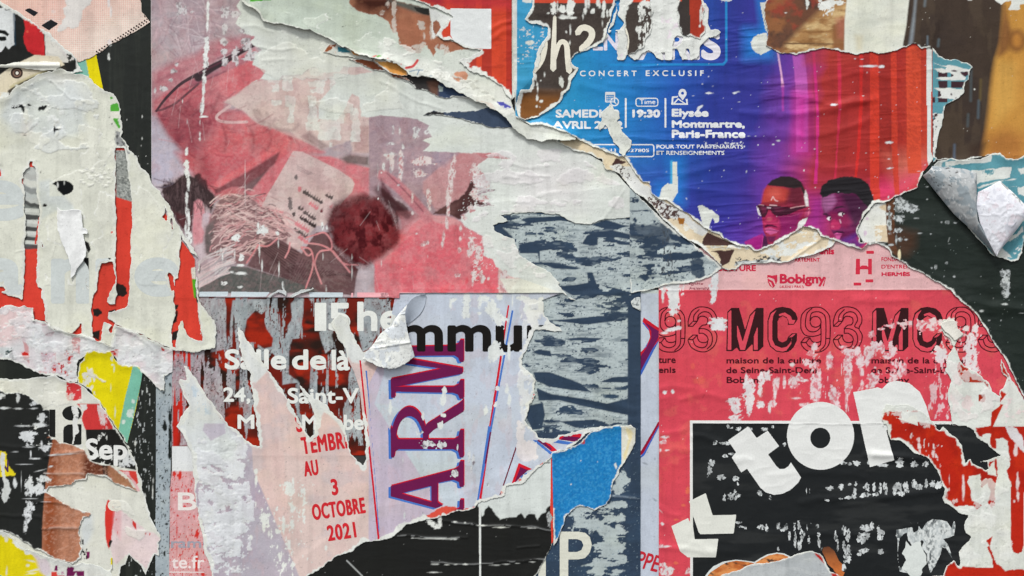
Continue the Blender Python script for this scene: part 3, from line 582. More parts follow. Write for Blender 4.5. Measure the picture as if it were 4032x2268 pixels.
for q in ("G:800,440! 1000,640! 1110,860! 985,985! 930,960! 880,860!", "G:1690,320! 1900,320! 2060,760! 1990,800! 1900,790! 1780,600!", "G:1380,980! 1520,1080! 1660,1180! 1640,1250! 1560,1400! H:1560,140! 1480,130! G:1480,1250!", "G:1650,1180! 1850,1400! H:2030,420! 1990,380! 1850,130! G:1760,1360! 1640,1250!"): s.put(s.area(q, 8, 4) * .95, (220, 225, 223), gloss=0)
s.ply("H:400,100! 900,100! 1000,900! 900,1449! 560,1449! 420,900!", 50, 40, .52, (222, 225, 229), .5, 3, .8); s.ply("K:1300,200! 1560,200! 1470,1449! 1300,1449!", 30, 40, .5, (226, 228, 226), .5, 5)
# letters A R M, standing on their side, printed dark over red and blue
DK, RD, BU = (108, 26, 76), (204, 30, 48), (72, 118, 196)
Mp = ["K:280,640! 690,630! 735,610! 750,575! 787,575! 787,785! 750,785! 735,745! 700,722! 280,728!", "K:215,770! 300,758! 778,842! 778,895! 160,1018! 95,1018! 95,945! 580,848! 215,795!", "K:95,945! 135,945! 135,1020! 690,1020! 735,1000! 750,958! 787,958! 787,1135! 750,1135! 735,1095! 690,1078! 150,1066! 135,1080! 135,1125! 97,1125!"]
Rp = ["W:" + ' '.join("%.1f,%.1f!" % (1611 + 71 * math.cos(a), 1735 + 134 * math.sin(a)) for a in np.linspace(math.pi, 2 * math.pi, 30)) + ' ' + ' '.join("%.1f,%.1f!" % (1613 + 54 * math.cos(a), 1735 + 97 * math.sin(a)) for a in np.linspace(2 * math.pi, math.pi, 30)),
      "K:787,1138! 787,1255! L:500,60! 450,110! 450,160! 400,160! 400,70! 430,10! K:440,1370! 740,1180!", "L:97,320! 92,20! 150,120! 165,148! 690,148! 735,125! 750,58! 787,58! 787,320! 750,320! 735,265! 690,242! 170,242! 135,265! 127,320!"]
Ap = ["L:95,592! 690,435! 735,410! 750,355! 787,355! 787,600! 750,600! 742,552! 690,532! 540,562! 540,745! 570,765! 590,775! 520,800! 95,690!", "L:690,830! 745,800! 750,720! 787,720! 787,815! 740,822!"]
Ah = "L:190,662! 480,590! 482,745!"
for ps, hole in ((Mp, None), (Rp, None), (Ap, Ah)):
    for c, lv, dx, dy in ((BU, 0, -9, 9), (RD, 1, 5, -9), (DK, 2, 0, 0)):
        q = []
        for k, p in enumerate(ps):
            P, _ = parse(p); q.append('W:' + ' '.join('%.1f,%.1f!' % (a + dx * (.6 if lv == 1 else 1), b + dy * .6) for a, b in P))
        if hole: P, _ = parse(hole); q[0] += '|W:' + ' '.join('%.1f,%.1f!' % (a + dx * .5, b + dy * .5) for a, b in P)
        # the pieces of one letter overlap, so each is its own part
        for k, p in enumerate(q): s.shape("letter_stroke", p, c, .3, lv + .3 * k)
s.shape("red_line", "K:1207,245! 1221,245! L:955,722! 932,735! K:1020,1449!", RD, 0, 0); s.shape("blue_line", "K:1243,295! 1260,295! K:1050,1449! L:925,755! 910,755! 1020,20! K:1040,1400!", BU, 0, .2)
s.shape("dark_line", "K:1035,1449! 1050,1449! L:1000,380! 985,380!", DK, 0, 1); s.shape("dark_line", "L:1325,88! 1338,88! 1145,660! 1122,690!", (110, 20, 50), 0, .4); s.shape("red_line", "G:1970,770! 1985,770! H:2163,1100! 2145,1105!", RD, 0, 0); s.shape("blue_line", "G:2028,868! 2043,868! H:2163,1060! 2150,1000! H:2080,0!", BU, 0, .3)
s.shape("letter_edge", "K:1470,1065! 1470,1100! 1430,1165! 1450,1090!", RD, 0, .5)
for q, c, l in (("L:1310,372! 1440,430! 1370,450! 1330,500! 1290,545! 1240,572!", RD, 0), ("L:1325,410! 1400,440! 1330,500! 1270,560!", DK, 1), ("L:1325,500! 1390,460! 1385,480! 1330,515!", BU, 2), ("L:1800,85! 1910,95! 1880,175! 1700,150! 1640,140! 1740,100!", RD, 0),
                ("L:1750,115! 1900,130! 1880,172! 1700,150!", DK, 1), ("L:1560,140! 1640,145! 1840,180! 1830,205! 1720,190! 1600,170!", BU, 1.5), ("L:1490,150! 1560,150! 1680,255! 1620,262!", RD, 0), ("L:1480,155! 1530,155! 1630,240! 1610,250!", DK, 1), ("L:1440,152! 1480,155! 1625,270! 1615,295!", BU, .5)):
    s.shape("letter_edge", q, c, 0, l)
s.text("mmun", 'K', 175, 432, 1640, 690, (26, 24, 23), 6.0, lvl=6)
RT = (202, 42, 50)
for t, x0, y0, x1, y1, g in (("SEP", 1375, -95, 1600, 85, 2.2), ("TEMBRE", 1430, 128, 1905, 292, 2.6), ("AU", 1450, 355, 1590, 505, 2.4), ("3", 1712, 525, 1778, 684, 2.6), ("OCTOBRE", 1530, 765, 2040, 920, 2.6), ("2021", 1675, 965, 1950, 1118, 2.6)):
    s.text(t, 'H', x0, y0, x1, y1, RT, g, rot=8.0, spacing=1.12)
s.done()
# ================================================================== pink photo poster with the basket, torn open to white on its right
s = Sheet("basket_photo_poster", "large faded pink photo poster with straw basket and red cloth, torn white along its right", "poster",
  "W:596,-168! 1100,-168! E:1400,0! 2400,300! I:300,300! 900,700! 1240,1100! J:1850,-60! 2180,140! 2372,350! 2366,620! 2180,635 2000,680 1850,672 1700,600 1400,570 1120,600 1200,650 1060,690 1080,740 1180,790 1270,830 1310,950 1350,1000 1490,1080 1600,1150 1700,1240 1690,1260 1780,1370 1880,1412 1800,1400 1730,1337! 180,1340! 180,1387! F:2240,1382! 440,1376! 440,1376! V:383,747!",
  (218, 223, 218), rgh=4, rim=(0, 6), gloss=.12, seed=19, lift=.5, wr=.5, wsx=120, wsy=60)
s.put(np.clip((s.n(160, 90, 3) - .45) * 2, 0, .5), (206, 213, 206)); s.put(s.area("J:1300,100! 1900,100! 1900,500! 1400,500!", 120) * .4, (228, 218, 224))
s.put(s.area("E:1000,240! 2100,300! 2400,760! 1900,900! 1300,700! 1050,640!", 60) * .55, (198, 202, 192))
pr = s.area("W:596,-168! 948,-168! E:840,0 800,60 850,120 790,225 840,260 870,320 980,345 930,400 960,430 1045,478 965,520 950,620 1080,678 1035,745 965,780 1040,765 1200,760 1240,720 1420,710 1440,690 1500,660 1560,640 1600,690 1780,690 1820,640 1900,645 2000,640 2110,690 1900,720 1720,700 1740,790 1650,900 1600,950 1580,1130 1750,1140 1840,1020 1900,890 1960,930 1990,1110 2060,1110 I:0,1100 200,1115 330,1135 460,1195 430,1260 485,1300 400,1340 470,1370 J:400,-10 1100,10 1230,62 1010,55 880,150 980,200 1000,262 880,320 1110,360 900,410 1080,510 860,520 830,560 760,650 800,705 900,770 975,800 970,870 980,980 1060,1010 1090,1090 1200,1170 1330,1200 1200,1345 180,1400 0,1400 F:440,1400 V:383,760!", 4, 3, 2)
keep = s.C[..., :3].copy()
# -- photograph print
mauve = (172, 158, 164)
s.put(pr, mauve); s.put(pr * np.clip((s.n(90, 80, 30) - .42) * 3, 0, .7), (194, 184, 190)); s.put(pr * np.clip((s.n(50, 120, 31, 4, 20) - .52) * 3, 0, .5), (150, 122, 132))
rs = random.Random(5)
for _ in range(70):       # wisps of straw, top left
    x = rs.uniform(600, 860); y = rs.uniform(-60, 230); a = rs.uniform(-.4, 1.9); L = rs.uniform(60, 220)
    s.line([(x, y), (x + L * .5 * math.cos(a), y + L * .5 * math.sin(a)), (x + L * math.cos(a + .25), y + L * math.sin(a + .25))], rs.uniform(3, 6), rs.choice([(132, 108, 120), (214, 202, 206), (196, 170, 178), (150, 120, 130)]), .5)
s.paint("E:-10,700! 160,600! 420,510! 560,400! 980,330! 1000,430! 900,470! 640,560! 480,680! 0,930!", (178, 84, 96), 30, .85, 6)
s.paint("E:-10,960! 300,760! 480,700! 960,590! 1060,680! 1040,740! 960,800! 700,960! 700,1050! 830,1050! 1000,1180! 1140,1220! 1400,1310! 1640,1449! F:1290,40! 1180,300! 1000,500! 600,420! 330,160! 0,-400!", (186, 66, 78), 26, .95, 6)
s.paint("E:640,600! 980,470! 1090,640! 1040,760! 700,960! 640,860!", (206, 82, 90), 16, .9); s.paint("E:600,1250! 900,1060! 1300,1290! 1600,1449! F:800,60! 620,200! 480,0!", (218, 84, 88), 40, .6)
s.put(s.area("E:0,960! 600,860! 620,1200! 300,1449! 200,1449! 0,1100!", 50) * np.clip((s.n(24, 60, 33, 4, 35) - .42) * 3, 0, .6), (120, 50, 66))
s.paint("E:0,1100! 30,1090! 140,1280! 300,1449! F:330,250! 300,60! 400,200! 250,230! 0,300! -60,-300!", (186, 182, 196), 22, .95); s.paint("F:0,0! 220,0! 330,200! 200,260! 40,330! -40,200!", (182, 178, 196), 24, .8)
s.line(curve('E', "40,1060 120,950 260,810 400,725 480,690"), 9, (66, 52, 60), .9, w2=14); s.line(curve('E', "40,1055 110,1040 220,985 360,870 440,800"), 9, (70, 54, 62), .85)
s.line(curve('E', "440,740 560,655 700,580 830,500 960,430"), 34, (58, 48, 54), .95, 5, w2=16); s.line(curve('E', "380,790 520,730 700,650 900,560"), 26, (128, 84, 104), .5, 10)
for q in range(26):
    x = rs.uniform(0, 900); y = rs.uniform(820, 1400); L = rs.uniform(100, 300)
    s.line(curve('E', "%d,%d %d,%d %d,%d" % (x, y, x + L * .5, y + L * .1, x + L, y + L * (-.3 if y < 1150 else .2))), 4, rs.choice([(140, 56, 72), (214, 120, 126)]), .4)
for q, c in (("560,1000 640,1120 700,1300 690,1449", (140, 48, 62)), ("900,1180 960,1290 960,1449", (140, 52, 62)), ("1010,1200 1060,1300 1050,1400 1000,1449", (222, 110, 114)), ("1110,1240 1130,1330 1090,1449", (146, 56, 64)), ("1200,1260 1290,1340 1240,1449", (224, 112, 114)), ("300,1030 420,1060 560,1010", (140, 54, 70)), ("260,1110 420,1130 560,1060", (214, 118, 124)), ("300,1200 440,1210 560,1150", (138, 50, 66)), ("640,900 600,1000 560,1080", (120, 44, 56)), ("500,860 620,810 820,720", (224, 120, 122)), ("120,700 300,610 460,560", (206, 120, 130)), ("20,800 160,720 330,660", (146, 66, 82)), ("1300,1300 1400,1380 1380,1449", (150, 56, 66)), ("1400,1340 1500,1400 1480,1449", (222, 120, 122))): s.line(curve('E', q), 12, c, .5, 10)
# pale skin shape over the cloth
s.paint("E:690,975 820,890 960,780 1040,765 1200,760 1420,720 1500,660 1800,640 2000,640 2120,690 2062,1120 2062,1449 1900,1449 1890,1340 1680,1400 1600,1430 1400,1310 1280,1240 1130,1215 1000,1175 860,1060 760,1010", (212, 192, 184), 8, 1, 3)
s.put(s.area("E:690,975! 960,780! 2062,700! 2062,1449! 1600,1430! 1130,1215!", 10) * np.clip((s.n(60, 60, 35) - .5) * 3, 0, .5), (200, 172, 166))
s.line(curve('E', "740,1010 620,1100 640,1150 760,1165 900,1160"), 11, (226, 196, 192), .8)
for a in ("970,1050 1000,1130 1060,1170", "1090,1080 1120,1140 1120,1220", "1000,1050 1040,1110", "1170,1130 1150,1180 1200,1230 1330,1240 1390,1190"): s.line(curve('E', a), 13, (160, 138, 134), .6, 9)
s.paint("E:1410,1300! 1490,1255! 1680,1390! 1610,1425!", (138, 118, 114), 12, .9); s.paint("E:1890,1200! 2062,1200! 2062,1449! 1920,1449!", (168, 132, 126), 14, .8)
# ghost blocks of white on the skin
for q in ("1150,760,50,30", "1165,840,40,36", "1295,790,40,60", "1310,960,44,50", "1315,1080,26,80", "1185,970,44,20", "1520,1040,42,120", "1515,1200,60,36", "1560,680,60,40", "1680,1240,110,90", "1700,1380,16,24", "1930,1230,40,110", "1560,800,70,30", "1700,1060,120,110", "1560,860,60,20", "1920,1080,40,60", "1780,790,90,60"):
    x, y, a, b = map(float, q.split(',')); s.paint("E:%f,%f %f,%f %f,%f %f,%f" % (x - a, y - b, x + a, y - b * .9, x + a, y + b, x - a * .9, y + b), (221, 224, 216), 3, .9, 6, int(x), dz=-.1, wear=True)
# lilac lower right print
s.paint("E:2062,1080! 2500,1080! J:1300,-60! 1300,260! 900,420! 760,640! 520,700! 130,420! F:2062,400!", (156, 132, 142), 4, 1); s.put(s.area("I:0,1090! 480,1180! 480,1400! J:400,300! 0,200!", 12) * np.clip((s.n(40, 40, 36) - .45) * 3, 0, .6), (176, 158, 166))
s.paint("J:440,-20 1230,-20 1260,60 900,400 880,460 640,500 540,570 400,380 400,280 720,0", (196, 138, 138), 10, .9); s.paint("J:650,-20! 860,-20! 900,60! 840,360! 700,440! 690,200!", (184, 112, 114), 30, .7); s.paint("J:500,0! 740,0! 600,140! 520,100!", (144, 128, 146), 20, .9)
s.paint("J:880,-10! 1110,5! 1230,64! 1120,50! 960,50!", (204, 92, 98), 5, .9)
s.paint("J:860,270 880,320 1110,355 1100,365 900,330 860,390 900,450 1085,512 900,500 820,560 760,600 800,640 700,620 640,590 480,600 520,560 640,500 700,460 800,400", (76, 46, 46), 6, 1, 5, gloss=.3)
s.paint("J:500,560! 640,500! 760,470! 700,600! 560,600!", (96, 60, 56), 20, .7)
# red round back, right
s.paint("J:-60,1500 -60,1040 60,980 180,830 300,690 400,610 480,600 640,620 760,660 800,700 960,800 980,980 1060,1010 1120,1090 1118,1335 180,1338 180,1400", (219, 80, 94), 8, 1, 2)
s.paint("J:460,600! 560,600! 700,620! 790,700! 640,690! 520,670!", (214, 146, 146), 10, .9); s.paint("J:1118,1080! 1330,1200! 1210,1340! 1118,1340!", (224, 186, 180), 3, 1)
s.put(s.area("J:0,700! 1118,700! 1118,1400! 0,1400!", 30) * np.clip((s.n(60, 40, 37) - .48) * 3, 0, .45), (228, 104, 112)); s.line(curve('J', "560,1330 700,1250 860,1210 980,1230 1080,1320"), 22, (226, 44, 60), .7, 20); s.line(curve('J', "640,1300 780,1160 960,1060"), 12, (196, 56, 72), .5, 12)
s.line(curve('J', "-40,1020 80,900 200,790 330,690 400,640"), 44, (222, 124, 128), .7, 8); s.line(curve('J', "-60,960 60,890 170,800"), 40, (216, 40, 42), .8, 22); s.line(curve('J', "20,220 160,320 300,460 440,620"), 44, (202, 100, 110), .8, 10); s.line(curve('J', "60,200 240,380 400,560"), 6, (130, 60, 76), .8)
s.line(curve('F', "1700,20 1900,200 2060,300"), 60, (196, 90, 98), .0)
# fabric and box, middle
s.paint("F:220,0! 620,0! 900,0! 1300,0! 1180,200! 900,330! 600,400! 330,160!", (200, 72, 82), 30, .8); s.paint("F:1220,-10! 1170,110! 1060,260! 940,370! 800,330! 600,400! 590,350! 700,300! 900,190!", (112, 56, 62), 10, .9); s.paint("F:1170,120! 1060,280! 940,370! 860,330! 1000,240!", (106, 82, 84), 12, .8)
s.line(curve('F', "620,310 800,200 1000,80 1160,-20"), 24, (228, 92, 96), .8, 10)
s.paint("F:1300,20 1120,150 960,350 900,420 1030,530 1260,600 1700,620 2000,430 2062,430 2062,150 1900,100 1700,40", (212, 98, 106), 10, .95)
s.paint("F:1900,20! 2062,40! 2062,130! 1850,110! 1780,60! 1840,30!", (96, 80, 76), 14, .9)
s.paint("F:1340,-10 1430,-5 1600,80 1780,170 1900,255 1925,300 1900,380 1830,450 1700,620 1640,700 1560,700 1480,800 1400,930 1300,910 1230,800 1240,680 1250,560 1040,520 1100,400 1230,180", (214, 192, 186), 5, 1)
s.put(s.area("F:1340,-10! 1430,-5! 1900,255! 1900,380! 1400,930! 1230,800! 1040,520!", 6) * np.clip((s.n(50, 50, 38) - .48) * 2.4, 0, .4), (202, 166, 164))
def comb(x, y, n, ang, c, w_=34, hgt=30):
    r = math.radians(ang)
    for k in range(n):
        cx, cy = x + k * 26 * math.cos(r), y + k * 26 * math.sin(r); s.blobs('F', "%f,%f,%f,%f,%f" % (cx, cy, 17, hgt * .6, ang), col=c, wear=False, dz=0, seed=k)
        s.blobs('F', "%f,%f,6,16,%f" % (cx + 10 * math.sin(r) + 4, cy - hgt * .55, ang), col=c, wear=False, dz=0, seed=k)
DG = (84, 74, 72); PK = (216, 118, 124)
comb(1450, 380, 8, 32, DG); comb(1660, 410, 3, 32, DG); comb(1500, 490, 4, 32, PK); comb(1700, 520, 1, 32, PK); comb(1400, 530, 2, 32, DG); comb(1450, 575, 5, 32, DG); comb(1345, 590, 1, 32, DG); comb(1410, 620, 7, 32, (64, 54, 54)); comb(1370, 680, 6, 32, PK); comb(1355, 735, 6, 32, DG); comb(1400, 810, 4, 32, PK); comb(1610, 555, 1, 32, (110, 50, 56))
s.blobs('F', "1370,240,18,30 1310,490,24,50", col=(110, 100, 98), wear=False, dz=0); s.blobs('F', "1400,350,16,26", col=PK, wear=False, dz=0)
for q in range(3): s.line("F:%d,%d %d,%d" % (1380, 130 + q * 18, 1530 - q * 20, 205 + q * 4), 3, (120, 110, 110), .7)
# hair and face, left
s.paint("F:60,330 100,430 170,540 230,640 290,740 330,760 380,740 400,560 430,450 490,480 560,580 600,520 600,450 540,330 500,260 440,200 400,250 330,200 260,230 200,280", (62, 48, 50), 9, 1, 8); s.put(s.area("F:60,330! 230,640! 380,740! 400,500! 560,580! 600,450! 440,200! 260,230!", 20) * np.clip((s.n(10, 26, 39) - .5) * 4, 0, .5), (100, 78, 80))
s.paint("F:200,560! 300,600! 380,560! 380,760! 300,760!", (84, 40, 44), 14, .8); s.paint("F:400,470 440,445 480,470 500,560 560,590 600,640 520,700 490,800 480,860 400,900 385,760", (216, 130, 140), 8, 1)
s.paint("F:480,590 520,560 555,600 540,680 500,760 470,700", (206, 192, 200), 8, .9); s.paint("F:400,880! 500,860! 540,980! 470,1040! 430,960!", (208, 198, 204), 14, .9)
s.line(curve('F', "20,250 120,280 200,290"), 5, (96, 88, 104), .8); s.line(curve('F', "40,330 120,330 200,300"), 5, (90, 80, 96), .8)
# straw basket
s.paint("F:560,600 640,440 760,340 880,370 1000,480 1040,540 1240,600 1300,780 1280,860 1000,960 880,1080 640,1020 520,980 500,800", (128, 92, 92), 10, 1)
s.paint("F:500,700! 600,640! 560,980! 500,960!", (88, 84, 82), 14, .9)
for k in range(330):
    t = rs.random(); x = 540 + 720 * rs.random(); y = 360 + 620 * rs.random() ** .9
    if y < 360 + abs(x - 800) * .55 - 30 or y > 1060 - max(0, x - 640) * .22: continue
    ang = math.radians(-25 + 50 * (x - 540) / 700 + rs.uniform(-28, 28)) - (.25 if y > 750 else -.1); L = rs.uniform(60, 170); b = rs.uniform(-24, 24)
    c = rs.choice([(226, 186, 180), (214, 168, 164), (200, 128, 130), (232, 206, 198), (96, 66, 68), (190, 150, 148)])
    s.line(curve('F', "%f,%f %f,%f %f,%f" % (x, y, x + L * .5 * math.cos(ang) + b * .4, y + L * .5 * math.sin(ang) + b, x + L * math.cos(ang), y + L * math.sin(ang))), rs.uniform(3.2, 5.5), c, .85)
s.paint("F:760,330! 840,340! 880,400! 760,395! 640,420! 660,370!", (206, 84, 90), 8, .7)
# wicker and dark wool below
s.paint("F:900,1080 980,960 1080,860 1180,820 1240,840 1420,960 1560,760 1680,760 1720,900 1850,1040 1960,1110 1940,1200 1920,1360 1590,1330 1460,1280 1200,1180", (98, 68, 70), 6, 1); s.paint("F:440,1325! 470,1250 640,1160 760,1080 900,1090 1200,1180 1460,1270 1600,1325! 1560,1340! 440,1340!", (84, 88, 84), 7, 1)
for k in range(26):
    s.line("F:%d,%d %d,%d" % (1020 + k * 10, 1080 - k * 12 + 60, 1300 + k * 6, 1190 - k * 11 + 20), 3.2, (66, 44, 46), .55) if k < 13 else None
for k in range(22):
    s.line("F:%d,%d %d,%d" % (1300 + k * 26, 1250 - k * 5, 1420 + k * 24, 1010 + k * 9), 3.4, (62, 42, 44), .6); s.line("F:%d,%d %d,%d" % (560 + k * 44, 1330, 640 + k * 44, 1200 - (k % 3) * 6), 3.5, (70, 70, 68), .5)
for k in range(9): s.line("F:%d,%d %d,%d" % (1010 + k * 24, 900 + k * 10 - k * 14, 1330 + k * 8, 1160 - k * 26), 4, (60, 40, 42), .7)
s.put(s.area("F:440,1080! 1900,1000! 1940,1340! 440,1340!", 20) * np.clip((s.n(12, 8, 41, 3, 30) - .5) * 3, 0, .4), (116, 96, 94))
for k in range(26):
    y = rs.uniform(980, 1240); s.line(curve('F', "%f,%f %f,%f %f,%f" % (440, y + 60, 560 + rs.uniform(-20, 40), y - 10, 700 + rs.uniform(0, 100), y - rs.uniform(60, 150))), rs.uniform(4, 7), rs.choice([(206, 204, 202), (168, 164, 166), (226, 206, 204)]), .85)
# dark red woollen ball
BALL = "F:1720,540 1800,490 1900,450 2000,425 2150,430 2210,480 2300,600 2345,740 2325,860 2200,960 2060,1060 1920,1110 1830,1020 1730,900 1690,780 1680,680 1695,600"; s.paint(BALL, (84, 24, 30), 34, 1, 12); s.paint("F:1720,560! 1900,470! 2062,430! 2062,520! 1900,560! 1740,700!", (120, 62, 66), 24, .7, 6); s.paint("J:0,250! 60,330! 160,480! 260,580! 170,640! 150,500! 0,420!", (96, 50, 60), 12, .9, 5)
a_ = s.area(BALL, 24); s.put(a_ * np.clip((s.n(34, 46, 42) - .46) * 4, 0, .8), (134, 32, 38)); s.put(a_ * np.clip((s.n(12, 14, 43) - .55) * 4, 0, .6), (54, 18, 22)); s.paint("J:-60,700! 60,640! 160,700! 160,820! 20,920! -60,900!", (60, 16, 20), 30, .8)
s.paint("J:0,340 50,380 130,440 230,500 290,590 180,560 160,680 130,560 30,470", (74, 44, 46), 8, .9, 5); s.paint("J:150,560! 290,560! 390,610! 300,660! 200,760! 180,620!", (176, 96, 100), 12, .8)
for q in ("1470,810 1560,780 1640,765 1700,840 1700,920 1600,940 1560,1000 1550,1080 1610,1250", "1450,860 1600,880 1700,930 1760,1000 1830,1060 1960,1070", "1420,900 1500,920 1530,1000 1520,1120 1460,1290", "1720,940 1800,1040 1880,1140", "1000,880 1100,890 1190,820", "900,1050 960,960 1010,880", "1310,860 1300,930 1265,1000", "1420,910 1480,980 1520,960"):
    s.line(curve('F', q), 6.5, (222, 130, 132), .95)
s.line(curve('J', "740,880 720,700 700,780"), 5, (190, 50, 66), .5)
s.put(s.area(BALL, 44) * .5, (70, 20, 26)); s.line(curve('J', '-30,360 40,430 110,500 190,560 250,600'), 34, (66, 34, 38), .7, 16); s.line(curve('F', '1700,620 1760,520 1880,450 2040,425'), 34, (96, 52, 54), .6, 24); s.put(s.area("F:1950,500! 2330,620! 2330,860! 2100,1000! 1850,900! 1800,700!", 70) * np.clip((s.n(22, 30, 91, 4) - .42) * 4, 0, .8), (132, 30, 36)); s.paint(ell('F', 2030, 605, 42, 34), (48, 18, 20), 12, .8)
s.line(curve('E', "440,740 560,655 700,580 830,500 960,430"), 30, (56, 46, 50), .9, 4, w2=16); s.line(curve('E', "40,1060 120,950 260,810 400,725 480,690"), 8, (60, 48, 54), .8, w2=14)
lum = np.clip(s.C[..., :3].mean(-1) * 5 - .15, 0, 1); pr2 = pr * lum
s.put(pr2 * .14, (208, 192, 198)); s.put(pr2 * np.clip((s.n(46, 60, 80, 4) - .5) * 2.6, 0, .2), (208, 168, 170)); s.put(pr2 * np.clip((s.n(30, 34, 84, 4) - .54) * 3, 0, .16), (134, 76, 86)); s.put(pr2 * np.clip((s.n(11, 9, 88, 4) - .5) * 2, 0, .09), (226, 200, 198))
rs = random.Random(12); BP, _ = parse(BALL); bc = BP.mean(0)
for _ in range(240):     # loose wool round the ball
    k = rs.randrange(len(BP)); f = rs.random(); p = BP[k] * (1 - f) + BP[(k + 1) % len(BP)] * f; d = (p - bc) / np.hypot(*(p - bc)); a = math.atan2(d[1], d[0]) + rs.gauss(0, .7); q = p - d * rs.uniform(0, 16); L = rs.uniform(4, 10)
    s.line([tuple(q), (q[0] + L * math.cos(a), q[1] + L * math.sin(a))], 3.2, rs.choice([(84, 34, 38), (64, 28, 32), (112, 52, 56)]), .45)
for _ in range(140):     # pale straw ends, in front of the basket
    x = rs.uniform(830, 1100); y = rs.uniform(770, 900); L = rs.uniform(16, 50); a = rs.gauss(.3, .6); s.line([(x, y), (x + L * math.cos(a), y + L * math.sin(a))], 3, rs.choice([(226, 202, 196), (216, 182, 178), (150, 112, 112)]), .5)
for _ in range(150):     # hair
    x = rs.uniform(640, 830); y = rs.uniform(700, 820); L = rs.uniform(14, 50); a = rs.gauss(1.3, .5)
    s.line([(x, y), (x + L * math.cos(a), y + L * math.sin(a))], 3, rs.choice([(54, 42, 44), (92, 74, 76), (40, 32, 34)]), .5) if abs(x - 735) < 95 - (y - 700) * .2 else None
for q in ("450,700 560,640 720,560 860,470 960,415", "620,560 760,500 880,440", "300,860 420,800 560,740 700,680"): s.line(curve('E', q), 7, (112, 62, 78), .5, 5)
CL_ = s.area("E:0,960! 640,860! 700,1050! 1000,1200! 1400,1330! 1600,1449! F:800,60! 620,200! 300,60!", 6)
for _ in range(110):      # cloth threads and folds
    x = rs.uniform(620, 1100); y = rs.uniform(360, 700)
    if s.samp(CL_, np.array([x + 30.]), np.array([y + 10.]))[0] < .9: continue
    L = rs.uniform(30, 110); a = rs.gauss(.35, .35); c = rs.choice([(146, 50, 64), (224, 122, 124), (128, 44, 60), (212, 130, 134)])
    s.line(curve('W', "%f,%f %f,%f %f,%f" % (x, y, x + L * .5 * math.cos(a), y + L * .5 * math.sin(a) + 6, x + L * math.cos(a), y + L * math.sin(a))), rs.uniform(3, 7), c, .3, 5)
s.paint("E:20,1080! 300,1000! 520,1020! 600,1260! 420,1449! 300,1449! 150,1300!", (126, 48, 62), 50, .5); s.paint("F:330,0! 520,0! 620,200! 560,330! 480,260!", (132, 46, 58), 50, .45); 
for _ in range(50):      # fine pale scratches across the print
    x = rs.uniform(600, 1700); y = rs.uniform(60, 1120); L = rs.uniform(20, 120); a = rs.gauss(1.5, .5); s.line([(x, y), (x + L * math.cos(a), y + L * math.sin(a))], 2.2, (216, 196, 198), .35)
# no print where the sheet is torn open
np_ = (1 - pr)[..., None]; s.C[..., :3] = s.C[..., :3] * (1 - np_) + keep * np_; s.wear = np.maximum(s.wear, 1 - pr); s.C[..., 3] *= pr * .6 + .1
s.E += 0.25 * (1 - pr) * (s.n(26, 18, 70) - .3)
# scrapes and drips of white
WT = (229, 232, 230)
s.blobs('E', "530,60,14,70 530,150,14,60 525,260,14,60 520,420,22,80 510,510,22,60 508,620,24,60 495,760,20,60 490,850,14,70 485,940,14,50 475,1040,20,60 480,1110,36,12 515,1112,26,6 455,1160,5,24 455,1290,8,40 454,1325,12,14 330,1430,16,34 335,1160,4,20 290,965,5,16", col=WT, inner=.42, incol=(150, 140, 144))
s.blobs('F', "328,12,16,20 328,120,22,40 335,190,22,60 345,300,16,60 330,430,14,60 330,560,14,60 350,650,16,80 320,720,14,60 350,800,30,60 885,200,4,90 885,380,3,90 1045,740,50,40 1010,700,14,40 800,810,50,30 1190,770,18,20 1620,700,14,40 1660,720,12,24 1020,950,8,80 1045,1080,8,70 1200,860,6,50 1205,1110,8,60 1240,1260,8,30 1250,1300,6,40 1655,1300,5,28 1625,990,5,30 1900,1130,5,60 1900,1000,5,26 785,970,6,40 850,1000,28,30 840,1075,40,16 845,1150,60,14 690,1245,26,24 840,1280,26,12 670,990,7,40 655,930,5,26 640,1130,10,16 760,1140,26,10 2150,440,6,10 2180,195,8,8 2180,1060,7,30 2375,1105,5,5", col=WT, inner=.4, incol=(120, 100, 104))
s.blobs('F', "2255,30,50,30 2200,140,14,40 2360,60,24,60 2360,180,22,70 2275,150,20,50 2340,310,14,10 2145,170,5,50 2150,330,6,30", col=(214, 214, 214), inner=.5, incol=(150, 128, 138))
s.blobs('I', "120,1240,12,40 180,1240,12,40 340,1240,30,40 330,1290,26,30 100,1370,40,16 60,1375,8,16 210,1400,14,30 440,1260,30,18 1180,1300,6,6", col=(214, 214, 214), inner=.5, incol=(150, 128, 138))
s.blobs('J', "400,80,100,40 370,210,70,36 190,120,22,110 110,100,20,70 180,250,20,50 90,40,40,24 700,60,14,60 680,160,24,100 665,280,24,90 640,400,24,100 630,480,8,40 640,560,16,60 625,680,16,60 600,800,14,50 585,870,12,40 455,400,20,50 460,480,20,50 465,540,16,24 300,430,12,40 300,580,12,20 750,930,20,30 760,720,14,30 755,820,14,22 870,880,40,60 850,960,26,40 930,950,36,50 900,1040,30,30 935,1100,20,26 740,1170,28,24 885,1160,30,40 875,1230,14,50 960,1190,26,50 1020,1205,14,18 1170,1170,40,50 1165,1285,44,40 340,775,14,10 430,860,30,20 400,880,26,14 445,990,5,20 905,180,40,60 980,300,50,40 880,400,30,50 960,440,70,36 860,540,40,40 800,620,26,30", col=(218, 206, 204), inner=.45, incol=(186, 110, 116), seed=4)
s.scuff("J:840,160! 1090,160! 1090,560! 760,700! 740,560! 860,400!", .5, 7, 6, (214, 216, 214), 30, 50); s.scuff("J:740,640! 1000,780! 1100,1100! 860,1260! 860,900!", .45, 7, 8, (226, 214, 212), 30, 51)
